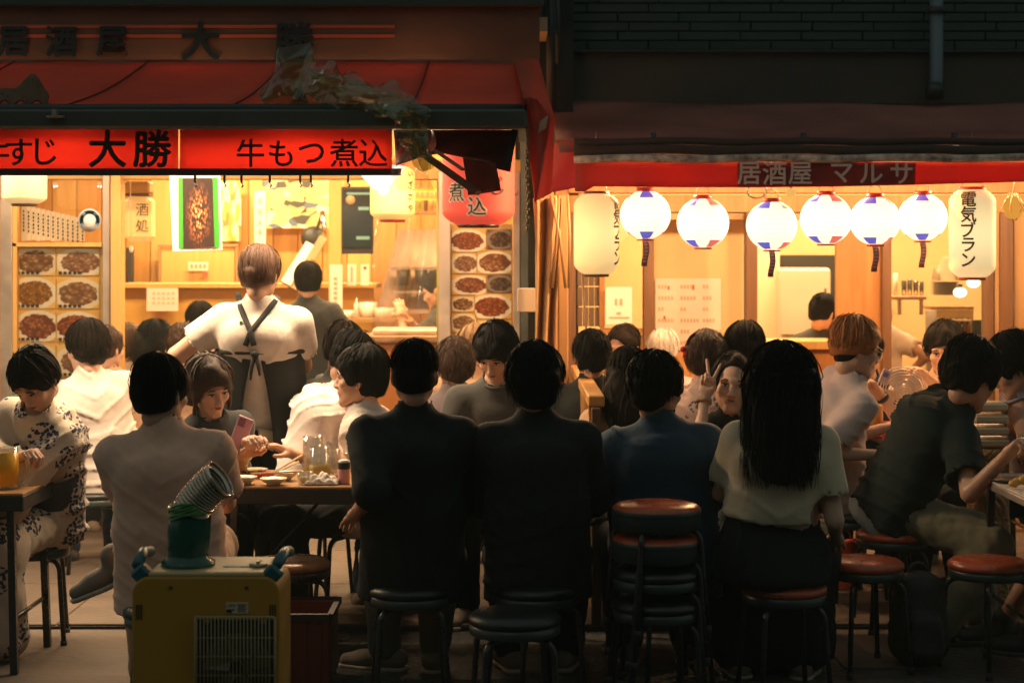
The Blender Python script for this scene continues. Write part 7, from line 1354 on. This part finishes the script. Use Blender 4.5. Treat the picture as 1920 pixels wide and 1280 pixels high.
J30 = person('person with black hair bowing behind the counter before the refrigerator', (1552, 11.75, .88), (1545, 590, 11.6), -20, -50, -25, hair='short', skin='a', top=T_dkgrey, bottom=T_black, standing=True, seed=41, res='lo')
J31 = person('person with blond hair working behind the post of the right eatery', (1640, 11.2, .86), (1622, 580, 11.1), 20, 60, -10, sex='f', hair=('bob', dict(long=.05)), hairc='blond', skin='a', top=T_white2, bottom=T_dkblue, standing=True, sleeve=.95, hands=(None, ('px', 1700, 700, 11.2)), seed=42, res='lo')
J36 = person('person in dark blue hidden behind the orange hair, lifting a small purple packet', (1634, 9.3), (1622, 664, 9.15), 165, 160, -10, sex='m', hair='short', skin='a', top=T_dkblue, bottom=T_black, sleeve=.7, hands=(('px', 1648, 738, 8.85), None), elbow=((-.5, .1, -1), None), handpose=('hold', 'relax'), seed=43)
wristband(J36, 0, gl, 'watch', .022); pk_ = thing('packet', 'small clear packet with a purple mark held beside the fan', 'packet', P(1660, 706, 8.78)); q = MB(); q.box((0, 0, 0), (.05, .012, .075), rot=(0, .4, 0), bev=.004); q.build('body', mat('packet_film', (.58, .44, .40), .3), pk_); q = MB(); q.box((.0, -.009, .01), (.024, .004, .022), rot=(0, .4, 0)); q.build('mark', mat('packet_purple', (.20, .14, .42), .4), pk_)
J32 = person('person facing the lane with swept black hair above the dark T-shirt', (1775, 9.75), (1771, 657, 9.62), 172, 160, -16, hair=('messy', dict(nape=-.07, fringe=.1)), skin='b', top=T_tan, bottom=T_black, sleeve=.9, hands=(('px', 1735, 705, 9.3), None), seed=44, hscale=1.12)
J33 = person('person in a dark T-shirt and khaki trousers reaching over the right-edge table', (1668, 7.80), (1824, 708, 7.62), -74, -62, -26, hair=('fluffy', dict(vol=.028, fringe=.25)), skin='b', top=T_green, bottom=T_khaki, sleeve=.95, loose=1.7, hem=.05, hands=(('px', 1838, 915, 7.95), ('px', 1888, 852, 7.18)), elbow=((-.2, -.5, -1), (.5, -.3, -.8)), handpose=('relax', 'sticks'), feet=(('px', 1838, 1165, 7.75), ('px', 1765, 1172, 7.45)), knees=((-.1, .6, .8), (.15, .6, .8)), seed=45, fold=.008, slouch=.07, hscale=1.12, shoe=1)
c = Field(J33['hp'] - .35, J33['hp'] + .35, .014); lean = J33['lean']; c.cap(J33['hp'] - lean * .10, J33['hp'] + lean * .06, .148, .140, .03, J33['rt'], 1.36); c.plane(J33['hp'] - lean * .105, -lean, .01); c.plane(J33['hp'] + lean * .07, lean, .01); v, qd = c.mesh(); v = folds(v, qd, np.random.default_rng(3), .006, 40); link('undershirt', np_mesh('undershirt', v - J33['base'], [qd], [cloth('cloth_pale_grey', (.34, .33, .30))]), J33['root'])
J34 = person('person in a pale lilac shirt at the right edge, head bowed', (1950, 8.35), (1898, 690, 8.15), 78, 84, -30, hair=('mush', dict(vol=.024)), skin='b', top=T_lilac, bottom=T_black, sleeve=.95, loose=1.5, hands=(('px', 1915, 850, 7.6), ('px', 1925, 860, 7.7)), seed=46, hscale=1.1)
J35 = person('person at the right edge of whom only a bare leg and sandalled foot show', (2170, 7.15), (2140, 700, 7.1), 80, 85, -10, hair='short', skin='b', top=T_dkgrey, bottom=T_olive, shorts=1.0, feet=(('px', 1882, 1166, 7.20), ('px', 1935, 1190, 7.0)), seed=47, shoe=1)
# ================================================================ thin tinted haze volume added to soften the lamps and lift the shadows
hz = MB(); hz.box((0, 5.6, 2.6), (30, 19.6, 7.4)); hzm = bpy.data.materials.new('added_haze'); hzm.use_nodes = True; n = hzm.node_tree.nodes; n.remove(n["Principled BSDF"]); pv = n.new("ShaderNodeVolumePrincipled"); pv.inputs["Color"].default_value = (.70, .86, .78, 1); pv.inputs["Density"].default_value = .0034; pv.inputs["Anisotropy"].default_value = .35
hzm.node_tree.links.new(pv.outputs[0], n["Material Output"].inputs["Volume"]); o = hz.build('haze', hzm); o["kind"] = "stuff"
